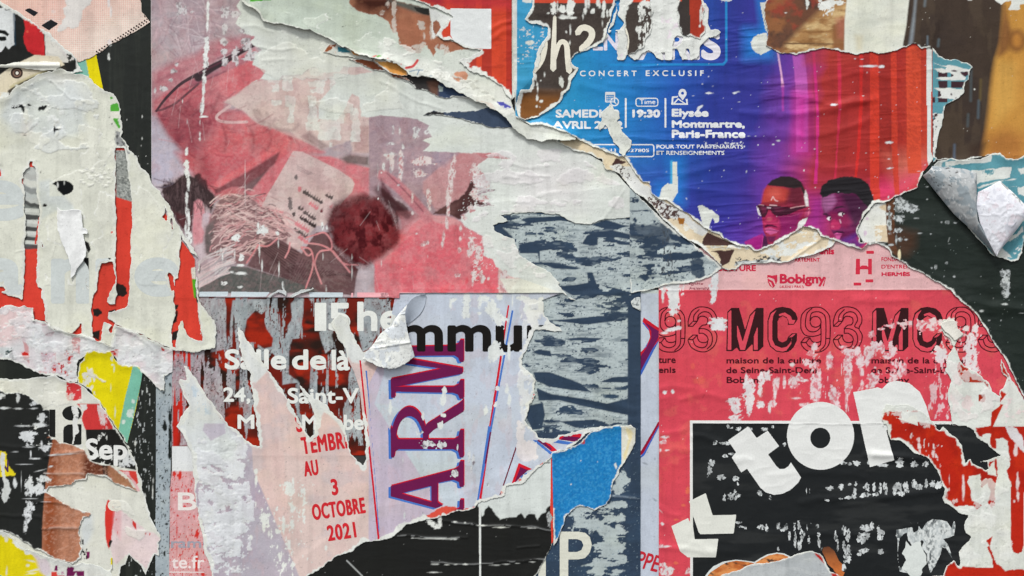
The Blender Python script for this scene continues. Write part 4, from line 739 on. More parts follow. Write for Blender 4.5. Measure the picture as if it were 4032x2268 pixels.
s.blobs('E', "690,410,32,50 685,490,26,30 690,590,30,50 795,540,36,70 900,440,44,50 890,390,40,30 270,100,50,70 205,680,30,22 235,615,18,16 175,765,20,22 110,850,34,28 30,860,12,28 380,115,22,10,-20 710,120,50,60 690,270,26,50 800,130,50,30 850,300,30,20 930,540,60,40", col=(208, 204, 206), inner=.5, incol=(132, 118, 122), seed=8)
s.put(s.area("J:1130,1200! 1330,1200! 1700,1330! 1210,1336!", 3) * .9, (224, 225, 212))
s.scuff("J:1340,700! 1500,1070! 1700,1240! 1400,1100! 1000,980! 1000,830!", .5, 20, 14, (228, 226, 222), 30, 55, dz=.3, wear=False)
for c in ("J:1260,470! 1400,475!", "J:1160,235! 1300,240!", "J:1320,300! 1390,290!", "J:2110,640! 2200,520! 2310,360!", "J:1500,700! 1480,640!", "E:1020,450! 1200,470! 1350,460!", "E:1050,590! 1250,575!", "E:850,250! 980,240! 1150,300!", "I:0,760! 300,950! 560,1020!", "J:1250,100! 1420,150! 1600,130!", "J:1500,400! 1700,390!", "J:1300,210! 1600,230!"): s.crease(c, 7, .8)
s.ply("J:850,0! 1800,-60! 2300,300! 2360,640! 1700,600! 1100,600! 850,700!", 90, 50, .52, (228, 224, 226), .5, 3, .6); s.ply("E:900,0! 1700,300! 2300,500! 2400,1050! 2000,1100! 1500,1050! 1050,700! 850,300!", 110, 70, .53, (222, 224, 216), .5, 5, .5); s.ply("J:800,640! 1300,900! 1700,1240! 1300,1160! 960,900!", 40, 26, .5, (230, 228, 226), .5, 7, .6)
s.crease("F:440,1374! 2300,1380! J:180,1340! 1700,1338!", 5, .5)
# pale letter tops along the lower edge
for q in ("448,1325 725,1325 718,1368 448,1372", "755,1325 1120,1328 1085,1372 748,1372", "1490,1330 1815,1332 1812,1378 1500,1376", "1895,1336 1912,1336 1910,1380 1888,1380", "1950,1332 2240,1334 2255,1382 1950,1382", "2360,1332 2500,1332 2500,1384 2345,1384"):
    s.shape("letter_foot", "F:" + ' '.join(p + '!' for p in q.split()), (196, 208, 214) if int(q.split(',')[0]) < 1700 else (230, 170, 176), 0, 0)
s.shape("letter_foot", "J:0,1332! 66,1334! 82,1383! 0,1384!", (230, 170, 176)); s.shape("letter_foot", "J:178,1334! 420,1334! 300,1384! 180,1384!", (230, 178, 184))
s.text("93 3b", 'J', 1078, 1040, 1290, 1088, (28, 22, 24), .8); s.text("+ 33", 'J', 1152, 1118, 1312, 1172, (20, 18, 20), 1.0)
s.text("(0)", 'J', 1340, 1115, 1425, 1190, (190, 196, 194), .6)
s.done()
# curled lips of paper at the foot of the photo poster
for o_, lb in (("F:1100,1380 1140,1340 1200,1310 1250,1315 1230,1260 1275,1325 1282,1365 1265,1350 1210,1330 1160,1345 1130,1376", "left one of two thin grey paper lips curling at the foot of the basket photo"), ("F:1315,1375 1350,1340 1420,1310 1520,1300 1530,1280 1540,1298 1500,1312 1440,1330 1390,1352 1340,1378", "right one of two thin grey paper lips curling at the foot of the basket photo")):
    s = Sheet("paper_scrap", lb, "paper scrap", o_, (196, 202, 204), rgh=2, rim=(0, 3), seed=23, lift=1.5, liftw=10, base=1.5); s.done()
# ================================================================== rose theatre poster
s = Sheet("theatre_poster", "rose red poster with pale pink logo band and black panel of big white letters", "poster",
  "W:2592,1000! R:1000,700! 1200,900! 1700,1260! 1900,1449! S:1980,330! 2240,700! 2430,1080! W:4200,1560! 4200,2436! 2592,2436! 2594,1700!", (218, 74, 90), rim=(0, 0), gloss=.75, seed=29, lift=.2, mat=M_GLOSS, wr=1.0, wsx=240, wsy=150)
s.put(np.clip((s.n(200, 160, 3) - .5) * 2, 0, .25), (206, 62, 80)); s.put(np.clip((s.n(60, 60, 4) - .62) * 3, 0, .3), (224, 112, 96))
s.paint("W:2560,900! 4200,900! 4200,1142! 2592,1142!", (226, 180, 182), 2)
for c, h in (("O:480,1030! 600,1010! 780,1030! 880,1070!", 1.4), ("O:680,1135! 800,1100! 950,1100! 1100,1120!", 1.4), ("O:470,1130! 560,1110!", 1.0), ("P:475,90! 560,95! 700,60!", 1.2), ("P:480,270! 640,240! 760,240!", 1.0), ("P:470,800! 560,860! 640,880!", 1.3), ("P:470,1150! 640,1180! 760,1190! 960,1230!", 1.6), ("S:800,205! 900,190! 1100,210! 1300,200!", 1.6), ("P:800,120! 900,130! 1050,170!", 1.8), ("S:200,110! 520,104! 560,106!", .6),
             ("P:470,940! 500,960!", 1.2), ("P:1200,350! 1290,335! 1340,350!", 1.2), ("T:900,290! 1200,300! 1500,330!", 2.2), ("T:300,740! 700,700! 1200,690! 1640,620!", 1.6), ("T:700,770! 900,750! 1100,700!", 1.2), ("T:1000,300! 1200,310! 1340,340!", 1.6), ("P:1500,1050! 2000,1040! 2400,1060!", 1.4), ("P:800,1130! 1000,1220! 1200,1215!", 1.0), ("T:0,480! 500,460! 900,500!", .8)): s.crease(c, 14, h)
s.crease("W:2592,1143! 3800,1141!", 3, .7); s.crease("W:2730,1665! 4032,1672!", 3, .6)
s.blobs('P', "740,640,20,40 700,775,22,14 630,910,20,12 630,1320,26,16", col=(232, 130, 80), wear=False, dz=0, alpha=.5, gloss=.7); s.blobs('O', "870,960,60,30 790,820,20,30", col=(228, 110, 80), wear=False, dz=0, alpha=.35, gloss=.7)
# scrapes
s.blobs('O', "610,60,66,110 610,170,62,100 615,270,50,60 500,60,24,60 505,160,14,70 1000,30,40,110 990,140,20,50 975,200,30,40 1020,390,80,30 1030,440,80,40 660,395,20,12 600,475,80,18,-14 650,465,30,20 520,510,30,10 520,1070,22,18 600,1068,16,20", col=(224, 226, 228), inner=.14, incol=(214, 90, 104))
s.blobs('P', "520,125,40,14 510,170,40,20 545,250,30,10 480,250,12,20 530,1390,50,60 480,1160,30,18 540,1165,40,10 740,1400,24,26", col=(224, 220, 222), inner=.4, incol=(218, 90, 104)); s.blobs('P', "500,950,20,14,30 480,825,30,4,45", col=(224, 220, 222))
s.blobs('O', "1295,960,20,80 1320,1040,50,90 1330,1150,40,80 1320,1260,26,60 1190,1180,50,50 1140,1160,40,14 1200,1240,46,60 1190,1310,60,30 1440,950,40,60 1430,1040,26,70 1500,910,30,40 1440,1190,40,36 1545,1180,30,26 1570,1080,16,80 1600,970,16,40 1660,980,16,50 1720,970,24,50 1790,930,20,40 1840,960,40,16 1730,810,26,20 1520,1230,14,50", col=(228, 222, 224), inner=.34, incol=(216, 80, 96))
s.blobs('S', "420,650,26,40 390,700,44,34 340,790,36,30 420,820,40,30 430,960,50,110 440,1060,40,80 400,1100,30,30 760,690,70,40 740,760,40,60 740,860,36,90 830,700,26,50 850,780,36,80 870,880,20,40 740,960,30,110 730,1060,22,90 720,1180,14,90 600,1100,40,80 560,730,30,40 560,800,26,60 630,1160,30,100 930,690,40,60 920,770,20,60 970,520,30,36 1050,470,40,14 1110,440,50,12 1170,435,26,26 1265,430,50,40 1330,420,16,30 1420,430,50,60 1530,430,60,50 1550,400,26,30 1000,640,40,60 1060,630,36,60 1140,620,24,50 1170,680,34,50 1120,720,40,30 1190,800,40,30 1240,880,30,80 1170,930,50,60 980,940,50,60 950,1010,50,30 870,1010,20,50 1280,860,20,60 690,640,40,14 130,980,14,50 220,970,44,50 280,940,40,20 60,1010,20,60 20,1180,26,26 330,1190,60,20 240,1130,50,10 40,990,20,40", col=(229, 208, 212), inner=.48, incol=(216, 90, 106), seed=2)
s.scuff("S:320,620! 500,620! 520,1200! 300,1200!", .36, 8, 22, (230, 196, 202), 60, 20); s.scuff("S:540,660! 900,620! 900,1300! 540,1300!", .24, 9, 30, (230, 200, 206), 70, 21); s.scuff("S:900,560! 1300,700! 1300,1050! 900,1040!", .26, 12, 24, (230, 206, 210), 50, 22)
s.scuff("S:1600,560! 1760,440! 2000,440! 2000,900! 1860,1000! 1640,900! 1720,1340! 1560,1340! 1480,1040! 1480,900!", .52, 12, 30, (231, 208, 212), 30, 23); s.scuff("S:1480,860! 1750,900! 1800,1340! 1480,1340!", .5, 14, 40, (229, 190, 196), 40, 25)
s.blobs('S', "1650,430,44,60 1720,420,40,60 1690,490,60,50 1860,470,30,24 1950,470,26,40 1900,560,50,50 1900,680,50,80 1870,800,36,110 1940,780,30,60 1940,850,36,60 1600,700,60,60", col=(229, 220, 222), inner=.3, incol=(216, 100, 114), seed=5)
s.specks(160, (240, 220, 222))
# letterings
DRD = (70, 16, 26)
def mc(px, nm_c=True):
    """M C 9 3 in outlined block letters with a deep side; px = shift in plan units"""
    def sh(q): P, _ = parse(q); return 'W:' + ' '.join('%.1f,%.1f!' % (a + px, b) for a, b in P)
    def ring(pts, w_, o_): s.shape("letter_outline", '|'.join(sh(x) if i == 0 else sh(x) for i, x in enumerate(pts)), DRD, w_, o_, g=2.0)
    return sh
MCX = 0
def stroke_path(sh, pts, w_=4.6): s.shape("letter_outline", sh(stroke(curve('O', pts, 6) if len(pts.split()) > 2 else 'O:' + pts, w_).replace('!', '')), DRD, 0, 0, g=2.0)
def ex(q): return 'X:' + ' '.join(t + '!' for t in q.split())
FC = (216, 76, 92)
for px in (-571.0, 0.0, 570.0):
    sh = mc(px)
    if px > -100:
        s.shape("letter_M", sh(ex("75,58 154,58 215,283 262,130 330,58 405,58 402,455 352,500 293,500 294,440 285,430 218,500 156,500 130,462 84,500 22,500 34,98")), (54, 22, 26), 0, 0)
        for q in ("43,106 75,77 75,487 36,487", "133,236 141,244 190,405 268,142 322,86 213,487 166,487 133,350", "345,240 345,487 305,487 305,345"): s.shape("letter_face", sh(ex(q)), FC, 0, .6)
        s.shape("letter_C", sh(ex("598,46 680,62 732,108 752,158 750,182 714,230 650,230 655,200 640,162 600,142 562,162 548,200 548,360 560,395 600,411 640,390 655,352 695,318 748,316 744,392 712,462 660,507 600,515 530,502 468,452 444,380 444,190 468,108 530,58")), (54, 22, 26), 0, 0)
        for q in ("455,190 479,120 541,75 504,132 493,200 493,380 520,440 590,468 640,455 680,410 692,368 688,425 640,492 600,506 530,492 476,442 455,380", "560,122 620,105 680,140 697,180 730,184 710,224 662,220 658,186 640,152 600,134 566,142", "664,360 700,326 730,326 694,358"): s.shape("letter_face", sh(ex(q)), FC, 0, .6)
    for q in ("785,412 800,450 850,495 930,510 1000,500 1060,450 1083,370 1083,180 1060,110 1000,60 930,50 850,70 795,130 785,215 790,280 830,335 900,350 970,335 990,320", "832,190 850,110 900,62", "832,190 835,250 870,295 930,300 975,270 990,225", "878,195 890,120 940,97 1000,110 1038,170 1040,370 1030,440 980,495", "990,230 992,370 985,400 940,412 900,400 878,362", "838,412 870,450 930,465 980,440 992,390",
              "878,200 895,160 935,145 975,160 992,200 975,240 935,255 895,240 878,200", "1118,245 1118,190 1150,100 1210,55 1270,47 1350,70 1400,130 1408,200 1380,270 1410,330 1405,400 1370,460 1300,505 1220,500 1150,460 1118,400 1118,380", "1170,195 1180,130 1230,75", "1210,195 1225,130 1280,97 1340,115 1365,180 1335,245 1380,270", "1210,195 1230,155 1265,142 1310,160 1318,200 1300,230 1265,235 1228,268", "1228,318 1270,318 1310,350 1320,390 1290,412 1240,405 1214,370 1212,335", "1228,270 1280,270 1340,300 1365,360 1355,430 1310,480", "1165,382 1190,440 1250,465 1300,450 1318,400"):
        s.shape("letter_outline", sh(stroke(curve('X', q, 6), 4.3)), DRD, 0, 0, g=2.0)
    for q in ("785,412 825,362", "825,362 878,362", "878,362 838,412", "838,412 785,412", "1118,245 1165,245", "1165,245 1210,195", "1210,195 1170,195", "1170,195 1118,245", "1228,268 1228,318", "1118,380 1165,335", "1165,335 1212,335", "1212,335 1165,382", "1165,382 1118,380", "1040,370 1083,370"): s.shape("letter_outline", sh(stroke('X:' + q, 4.3)), DRD, 0, .1, g=2.0)
TX = (74, 18, 28)
for px in (0, 570):
    f = lambda x: x + px * 2.415
    s.text("maison de la culture", 'O', f(1108), 740, f(2010), 800, TX, 1.1); s.text("de Seine-Saint-Denis", 'O', f(1106), 832, f(2012), 893, TX, 1.1); s.text("Bobigny", 'O', f(1110), 925, f(1470), 1005, TX, 1.1)
s.text("ture", 'O', 462, 742, 628, 797, TX, 1.1); s.text("enis", 'O', 462, 832, 628, 890, TX, 1.1)
PK2 = (202, 44, 72)
s.text("Bobigny", 'N', 1615, 1155, 2050, 1275, PK2, 2.3); s.text("GRAND PARIS", 'N', 1613, 1262, 1845, 1292, PK2, .3); s.text("CULTURE", 'N', 1010, 1070, 1390, 1130, PK2, 1.5); s.text("Denis", 'N', 1925, 905, 2135, 972, PK2, 1.6); s.text("ARTEMENT", 'N', 1755, 1003, 1995, 1040, PK2, .9, spacing=1.2)
s.text("Égalité", 'N', 750, 1225, 890, 1268, (150, 70, 84), .5, shear=.3); s.text("Fraternité", 'N', 755, 1278, 945, 1308, (150, 70, 84), .5, shear=.3)
s.shape("town_emblem", "N:1497,1165! 1545,1172! 1593,1163! 1592,1225! 1578,1262! 1548,1290! 1520,1270! 1500,1225!|N:1505,1185! 1560,1205! 1580,1262! 1570,1262! 1550,1225! 1504,1200!|N:1506,1220! 1535,1240! 1550,1282! 1545,1284! 1525,1252!", PK2); s.shape("underline", "N:2020,1275! 2050,1190! 2056,1190! 2034,1275!", PK2)
s.shape("letter_H", "N:2340,1012! 2378,1012! 2378,1090! 2395,1075! 2440,1075! 2455,1090! 2455,1012! 2490,1012! 2490,1160! 2455,1160! 2455,1112! 2378,1112! 2378,1160! 2337,1160!", (205, 48, 70))
for q in ("R:912,936! 984,936! 984,965! 912,965!", "R:905,1208! 978,1208! 978,1236! 905,1236!", "R:792,1238! 864,1238! 864,1266! 792,1266!"): s.shape("logo_bar", q, (205, 48, 70))
s.text("FONDATION", 'R', 1055, 996, 1330, 1036, PK2, .5); s.text("D'ENTREPRISE", 'R', 1055, 1066, 1425, 1106, PK2, .5); s.text("HERMÈS", 'R', 1055, 1130, 1328, 1178, PK2, 1.2)
# black panel
s.shape("white_frame", "O:762,1340! S:2600,1350! T:2600,1900! P:765,1900!", (225, 226, 224), 0, 0, worn=False)
pan = "O:788,1367! S:2600,1376! T:2600,1900! P:792,1900!"
def blackc(X, Y):
    c = np.empty(X.shape + (3,), F32); c[:] = lin((28, 31, 33)); n_ = np.clip((fbm(X, Y, 200, 40, 77, 4) - .55) * 2, 0, .3)[..., None]; c = c * (1 - n_) + lin((62, 64, 64)) * n_
    def bl(x, y, rx, ry, col, e=.5):
        nonlocal c
        q = np.sqrt(((X - x) / rx) ** 2 + ((Y - y) / ry) ** 2) + (fbm(X, Y, 14, 12, 31, 4) - .5) * e; a = np.clip((1 - q) * 4, 0, 1)[..., None]; c = c * (1 - a) + lin(col) * a
    return c
s.shape("black_panel", pan, blackc, 0, 1, g=3.5, gloss=.8, worn=False)
def scr(nm, z, spec, seed=0, dens=.64, col=(214, 219, 220)):
    """scraped patches on the black panel, as thin raised flecks of bare paper"""
    s.parts.append(None); s.parts.pop()
    for q, t in enumerate(spec.split()):
        v = [float(k) for k in t.split(',')]; x, y = cv(z, v[0], v[1]); rx, ry = v[2] * sc(z), v[3] * sc(z); P = []
        rr = random.Random(q * 31 + seed)
        n_ = 22
        for k in range(n_):
            a = 2 * math.pi * k / n_; m = rr.uniform(.55, 1.2); P.append("%.1f,%.1f" % (x + rx * m * math.cos(a), y + ry * m * math.sin(a)))
        def cc(X, Y, sd=q + seed):
            n_ = fbm(X, Y, 5, 8, 40 + sd, 4); a = np.clip((n_ - (1 - dens)) / .1, 0, 1)[..., None] * (.55 + .45 * np.clip(fbm(X, Y, 22, 22, 9 + sd, 2) * 3 - .9, 0, 1))[..., None]; return lin((40, 44, 46)) * (1 - a) + lin(col) * a
        s.shape("bare_patch", "W:" + ' '.join(P), cc, 0, 1.4, g=2.5, rgh=1.5, gloss=.05, worn=False, seed=q)
scr('x', 'P', "1125,20,14,26 1160,40,20,10 1225,50,26,20 1340,60,26,30 1470,50,36,26 1550,30,16,22 1000,180,22,24 1070,185,40,18 1120,185,30,18 1100,305,30,18 1160,290,40,16 970,370,36,34 950,440,26,50 935,490,14,26 1055,510,44,30 1200,520,40,26 1215,570,12,24 1190,640,14,24 1160,690,50,40 1090,700,20,40 1220,680,30,20 1425,655,30,36 1525,700,12,24 1660,195,20,20 1870,640,6,40 1900,640,8,24 1225,940,40,14 1250,980,40,14 1290,990,16,20 1440,980,40,30 1490,990,14,40", 1)
scr('x', 'T', "75,970,20,40 110,1000,34,24 150,980,20,30 180,1060,14,50 230,980,14,60 270,960,20,50 235,1100,14,80 300,1060,26,70 280,1150,20,60 350,980,8,40 385,940,6,26 365,1100,14,40 450,970,16,26 460,1060,20,30 465,1130,18,50 480,1180,14,26 75,1190,12,26 620,1070,20,50 640,1160,10,60 700,1010,28,50 740,1060,30,60 700,1150,20,50 730,1220,40,70 730,1280,40,50 700,1360,26,40 700,1395,20,16", 3)
scr('x', 'T', "860,1080,44,60 900,990,60,34 960,970,24,40 920,1060,26,40 1030,1010,24,50 1045,1060,44,50 1048,1215,30,28 880,1210,50,30 840,1240,26,16 920,1200,26,14 690,375,50,22 750,380,26,16 820,375,42,28 940,370,24,30 1070,395,60,18 1230,370,50,46 1365,385,44,34 1475,380,40,26 565,610,36,22 670,600,32,34 755,575,18,16 810,570,16,26 800,640,18,40 790,690,24,22 740,700,40,16 665,710,26,10 540,725,34,14 870,690,30,16 915,600,34,46 905,670,50,22 985,600,14,50 1000,670,40,20 1045,620,16,60 1095,610,20,66 1180,620,22,50 1215,590,40,50 1240,660,44,30 1285,590,26,50 1300,640,30,14 1365,570,26,44 1410,600,40,30 1478,570,16,54 1540,570,30,40 1600,580,36,40 1180,660,20,20", 5, .7)
s.shape("bare_paper", "T:1290,1110 1330,1160 1380,1120 1430,1110 1450,1190 1475,1240 1480,1330 1440,1380 1430,1440 1400,1449! 1400,1600! 1330,1449! 1290,1400 1250,1370 1290,1290 1250,1230 1270,1180", (214, 220, 217), 0, 1.8, rgh=3, worn=False, gloss=0)
def orange(X, Y):
    n_ = np.clip((fbm(X, Y, 30, 16, 61, 4) - .42) * 4, 0, 1)[..., None]; m_ = np.clip((fbm(X, Y, 26, 14, 67, 3, 20) - .58) * 8, 0, 1)[..., None]
    c = lin((218, 144, 84)) * (1 - n_) + lin((188, 104, 52)) * n_; return c * (1 - m_) + lin((78, 60, 50)) * m_
s.shape("orange_print", "P:905,1449! 940,1400! 990,1350! 1080,1308! 1200,1290! 1300,1300! 1375,1312! 1430,1275! 1500,1240! 1590,1222! 1660,1232! 1720,1262! 1700,1400! 1500,1900! 905,1900!", (216, 222, 220), 0, 1.2, g=2.5, worn=False)
s.shape("orange_print", "P:925,1449! 960,1408! 1060,1345! 1000,1370! 1110,1318! 1200,1300! 1300,1310! 1380,1325! 1440,1285! 1510,1250! 1590,1234! 1650,1242! 1700,1265! 1690,1400! 1500,1900! 925,1900!", orange, 0, 1.5, g=2.5, worn=False)
def brown_tip(X, Y):
    d = np.clip((Y - 2140) / 90, 0, 1)[..., None]; n_ = np.clip((fbm(X, Y, 20, 30, 71, 4) - .45) * 3, 0, 1)[..., None]; return (lin((52, 44, 40)) * (1 - d) + lin((196, 112, 58)) * d) * (1 - .4 * n_) + lin((120, 66, 40)) * .4 * n_
s.shape("orange_print", "T:505,1170 560,1165 610,1210 650,1290 690,1340 705,1400 690,1449 640,1449 600,1380 545,1330 520,1270 490,1215", brown_tip, 0, 1.3, g=2.5, rgh=1.5, worn=False)
def mott(X, Y):
    n_ = np.clip((fbm(X, Y, 7, 10, 81, 4) - .46) / .1, 0, 1)[..., None]; m_ = np.clip((fbm(X, Y, 30, 40, 85, 3) - .38) * 3, 0, 1)[..., None]; return lin((214, 219, 218)) * n_ + lin((96, 102, 104)) * (1 - n_) * m_ + lin((196, 203, 204)) * (1 - n_) * (1 - m_)
s.shape("bare_paper", "T:1195,1005 1230,1000 1350,980 1360,1030 1400,1010 1410,970 1440,1010 1490,930 1540,910 1620,915 1680,930 1720,990 1740,930 1755,920 1760,980 1745,1060 1700,1075 1640,1095 1690,1150 1740,1300 1700,1240 1670,1180 1630,1170 1610,1250 1570,1350 1520,1420 1490,1320 1480,1230 1440,1180 1460,1120 1440,1100 1350,1160 1310,1110 1300,1030 1260,1050 1230,1090 1215,1200 1220,1350 1300,1415 1230,1400 1210,1300 1215,1150 1195,1060", mott, 0, 1.6, g=2.5, rgh=2, worn=False, gloss=0)
BW = (226, 228, 226)
s.shape("big_letter_o", ell('P', 2003, 114, 319, 322, n=72) + '|' + ell('P', 2001, 135, 95, 98, n=48), BW, 0, 2, g=2.5, gloss=.6, worn=False)
s.shape("big_letter_t", "P:1123,160! 1315,25! 1397,135! 1500,66! 1610,212! 1505,290! 1580,398! 1615,430! 1660,428! 1695,405! 1722,366! 1818,510! 1790,560! 1720,625! 1640,665! 1560,675! 1480,650! 1430,605! 1305,427! 1250,462! 1160,320! 1200,270!", BW, 0, 2, g=2.5, gloss=.6, worn=False)
s.shape("big_letter_r", "S:787,1072! 1020,1025! 1060,1040! 1120,980! 1200,963! 1320,985! 1420,1070! 1480,1200! 1520,1340! T:1300,0! 1100,60! 1175,345! 945,412!", BW, 0, 2, g=3, gloss=.5, worn=False)
s.shape("letter_piece", "P:788,720! 912,658! 978,868! 1202,864! 1178,1042! 860,1048! 845,1030! 792,870! 792,980! 808,1096! 1032,1092! 1008,1268! 742,1268! 668,1210! 586,972! 745,895! 763,940! 763,760! 752,738!", (222, 224, 216), 0, 2, g=2.5, gloss=.6, worn=False)
s.nest = {'big_letter': 'black_panel', 'letter_piece': 'black_panel', 'bare_p': 'black_panel', 'orange_print': 'black_panel'}
s.done()

# ---- dark red poster with big white capitals, torn, lower right
s = Sheet("red_capitals_poster", "torn dark red poster with fragments of big white capitals G, P, A, lower right corner", "poster",
  "S:1070,1230 1100,1180 1160,1200 1300,1190 1400,1240 1480,1290 1550,1370 1600,1430 T:1640,30 1780,150 1830,210 1835,280 1850,370 1900,330 1920,380 2040,440 2075,430 2060,365 1950,370 2190,300 2060,190 1960,130 1900,40 1840,20 1560,-10 S:1740,1390 1720,1300 1700,1200 1680,1080 1720,960 1660,880 1690,720 1730,640 1700,570 1640,530 1620,430 1640,385 1730,380 1770,480 1825,515 1760,580 1740,640 1790,720 1840,830 1960,900 2060,980 2100,1060 2180,1110 2170,1060 2210,1020 2240,940 2190,880 2190,760 2230,840 2290,960 2340,1020 2400,1130 2440,1180 W:4200,1640! 4200,2436! T:1520,1900! 1530,1449 1640,1449 1680,1340 1740,1290 1790,1350 1800,1300 1790,1220 1850,1130 1900,1080 1850,1040 1840,960 1880,870 1790,840 1700,780 1650,760 1640,700 1650,620 1620,500 1570,420 1540,380 1480,310 1370,270 1290,210 1240,180 1140,150 1110,60 1090,10 1060,10 S:1070,1400 1060,1300",
  (182, 38, 22), rgh=4, rim=(6, 16), rimcol=(222, 226, 220), gloss=.35, seed=31, lift=.5, liftw=14, far=12, wr=.6)
s.put(np.clip((s.n(90, 60, 3) - .5) * 3, 0, .5), (150, 30, 22)); s.put(np.clip((s.n(60, 90, 5) - .55) * 3, 0, .4), (204, 56, 24))
GP = (220, 224, 218)
s.paint("S:1060,1190 1300,1180 1470,1270 1540,1370 1600,1440 T:1560,0 1240,-40 1240,-120 S:1420,1240 1400,1260 1080,1260", GP, 3, 1, 3, gloss=0)
s.paint("S:1640,360! 1780,480! 1830,520! 1760,590! 1740,640! 1800,760! 1770,830! 1790,920! 1850,980! 2030,980! 2090,1060! 2180,1110! 2180,1200! 2100,1260! 2090,1390! 1970,1410! 1740,1390! 1640,1100! 1640,800!", GP, 3, 1, 4, gloss=0, wear=True)
s.blobs('S', "1830,1270,6,14 1750,960,60,50 1870,1180,60,70 1720,1180,50,90", col=(228, 214, 212))
s.paint("S:1975,1095 2030,1090 2045,1130 2030,1165 1975,1160", (160, 44, 20), 2); s.paint("S:1790,830 1840,850 1960,910 2030,975 1850,975 1800,900", (176, 50, 20), 3)
s.paint("S:2110,1400! 2210,1190! 2170,1180! 2240,1090! 2110,1000! 2230,950! 2320,985! 2460,1190! W:4200,1600! 4200,1676! S:2110,1400!", GP, 3, .97, 0, gloss=.1); s.scuff("S:2110,1000! 2440,1200! 2440,1400! 2110,1400!", .4, 20, 20, (232, 216, 216), 20, 8, dz=.2)
s.paint("T:2230,30 2340,40 2400,130 2415,280 2470,330 2380,240 2300,140 2250,70", (222, 218, 220), 3, 1, 3)
for q in ("T:2140,150 2200,140 2260,160 2270,380 2230,440 2280,560 2280,800 2290,1300 2120,1300 2110,1240 2050,1110 2110,1060 2090,1150 2050,1170 2100,1290 2120,1370 1920,1360 1880,1390 1780,1310 1790,1220 1900,1080 1850,1000 1890,870 1790,850 1690,780 1930,782 1960,825 2010,770 1910,730 1900,640 1870,560 1880,490 1990,475 2005,610 2060,560 2090,640 2070,750 2110,830 2135,770 2140,600 2150,440", "T:2020,110 2050,95 2090,100 2095,240 2060,200 2020,170", "T:2070,430 2130,350 2150,500 2070,480"): s.paint(q, GP, 3, 1, 3, gloss=0, wear=True)
s.paint("T:2230,1449! 2150,1340! 2110,1240! 2104,1110! 2104,780! 2282,785! 2284,1160! 2310,1220! 2350,1232! 2390,1200! 2404,1140! 2404,680! 2410,640! 2700,700! 2700,1449!", (216, 219, 212), 2, 1, gloss=.1)
s.paint("T:2284,600! 2404,600! 2404,1150! 2385,1215! 2345,1232! 2305,1215! 2284,1150!", (184, 40, 24), 2); s.paint("T:1530,1450 1660,1440 1680,1360 1920,1365 2120,1370 2160,1340 2230,1400 2300,1384 2460,1384 W:4200,2240! 4200,2436! 3600,2436! 3600,2300!", (188, 42, 24), 3, 1, 2)
s.paint("T:1440,1360! 1540,1400! 1500,1449! 1480,1900! 1400,1900! 1420,1449!", (188, 42, 24), 3)
s.scuff("T:1240,60! 1640,200! 1640,600! 1400,280!", .45, 9, 24, (226, 214, 212), 30, 9); s.blobs('T', "1300,210,16,40 1410,150,14,30 1415,210,18,30 1420,260,12,20 1540,280,16,36 1697,530,5,44 1695,620,7,16 1828,520,10,50 1830,620,14,90 2330,240,20,70 2345,560,16,80 2350,680,14,40 2315,735,12,14 1860,360,14,20", col=(226, 208, 206))
s.ply("S:1060,1180! 1500,1180! 1600,1440! T:1100,0!", 36, 30, .52, (226, 228, 224), .4, 3); s.ply("S:1640,400! 2200,1000! 2200,1300! 1700,1400!", 40, 40, .52, (230, 224, 222), .5, 4); s.ply("T:1700,700! 2300,100! 2300,1300! 1780,1400!", 60, 60, .53, (228, 230, 226), .4, 5)
s.shape("letter_G_bar", "S:1330,1295! 1390,1290! 1400,1390! 1425,1400! T:1180,-60! S:1300,1330!", (222, 224, 216)); s.done()

# ---- grey paper hood at the foot
s = Sheet("grey_paper_scrap", "rounded grey torn scrap with a red rim rising from the bottom, over orange print", "paper scrap",
  "P:1040,1449 1100,1420 1200,1395 1240,1380 1300,1350 1400,1320 1500,1320 1580,1300 1700,1260 1760,1240 1830,1220 1925,1205 1990,1230 2020,1260 2060,1330 2100,1400 2200,1449 2280,1900! 900,1900!", (190, 195, 197), rgh=2.5, rim=(4, 9), gloss=.1, seed=37, lift=1.6, base=1.0)
s.put(np.clip((s.n(90, 22, 4, 3, 8) - .48) * 12, 0, .5), (172, 178, 182)); s.paint("P:1925,1205 2020,1265 2060,1340 2110,1390 2230,1460 2120,1460 2060,1350 1950,1240", (188, 34, 26), 3); s.blobs('P', "1730,1250,22,12", col=(188, 34, 26)); s.done()
# ================================================================== dark green poster on the right
s = Sheet("dark_green_poster", "almost black green poster with a slanting torn white lower edge, under the curled teal flap", "poster",
  "R:1010,440! 1180,400! 1390,300! 1440,100! W:4200,600! 4200,1720! S:2440,1180 2400,1110 2340,990 2280,870 2240,780 2200,720 2140,650 2100,560 2030,450 1960,330 1880,250 R:1840,1440 1770,1370 1700,1310 1620,1250 1550,1225 1450,1150 1300,1085 1290,1050 1200,1010 1160,995 1130,930 1080,890 1000,870 900,880 840,900 780,840! 760,660! 900,560!",
  (31, 40, 36), rgh=3, rim=(5, 9), gloss=.85, seed=41, lift=1.0, liftw=18, mat=M_GLOSS, wr=.9, wsx=260, wsy=80)
s.put(np.clip((s.n(200, 60, 3) - .52) * 2, 0, .3), (54, 62, 58)); s.paint("R:1095,480! 1180,420! 1180,860! 1240,1010! 1140,950! 1110,850! 1100,700!", (92, 58, 38), 4); s.paint("R:1160,700! 1390,760! 1380,900! 1300,990! 1200,980!", (84, 52, 34), 40, .6, 8)
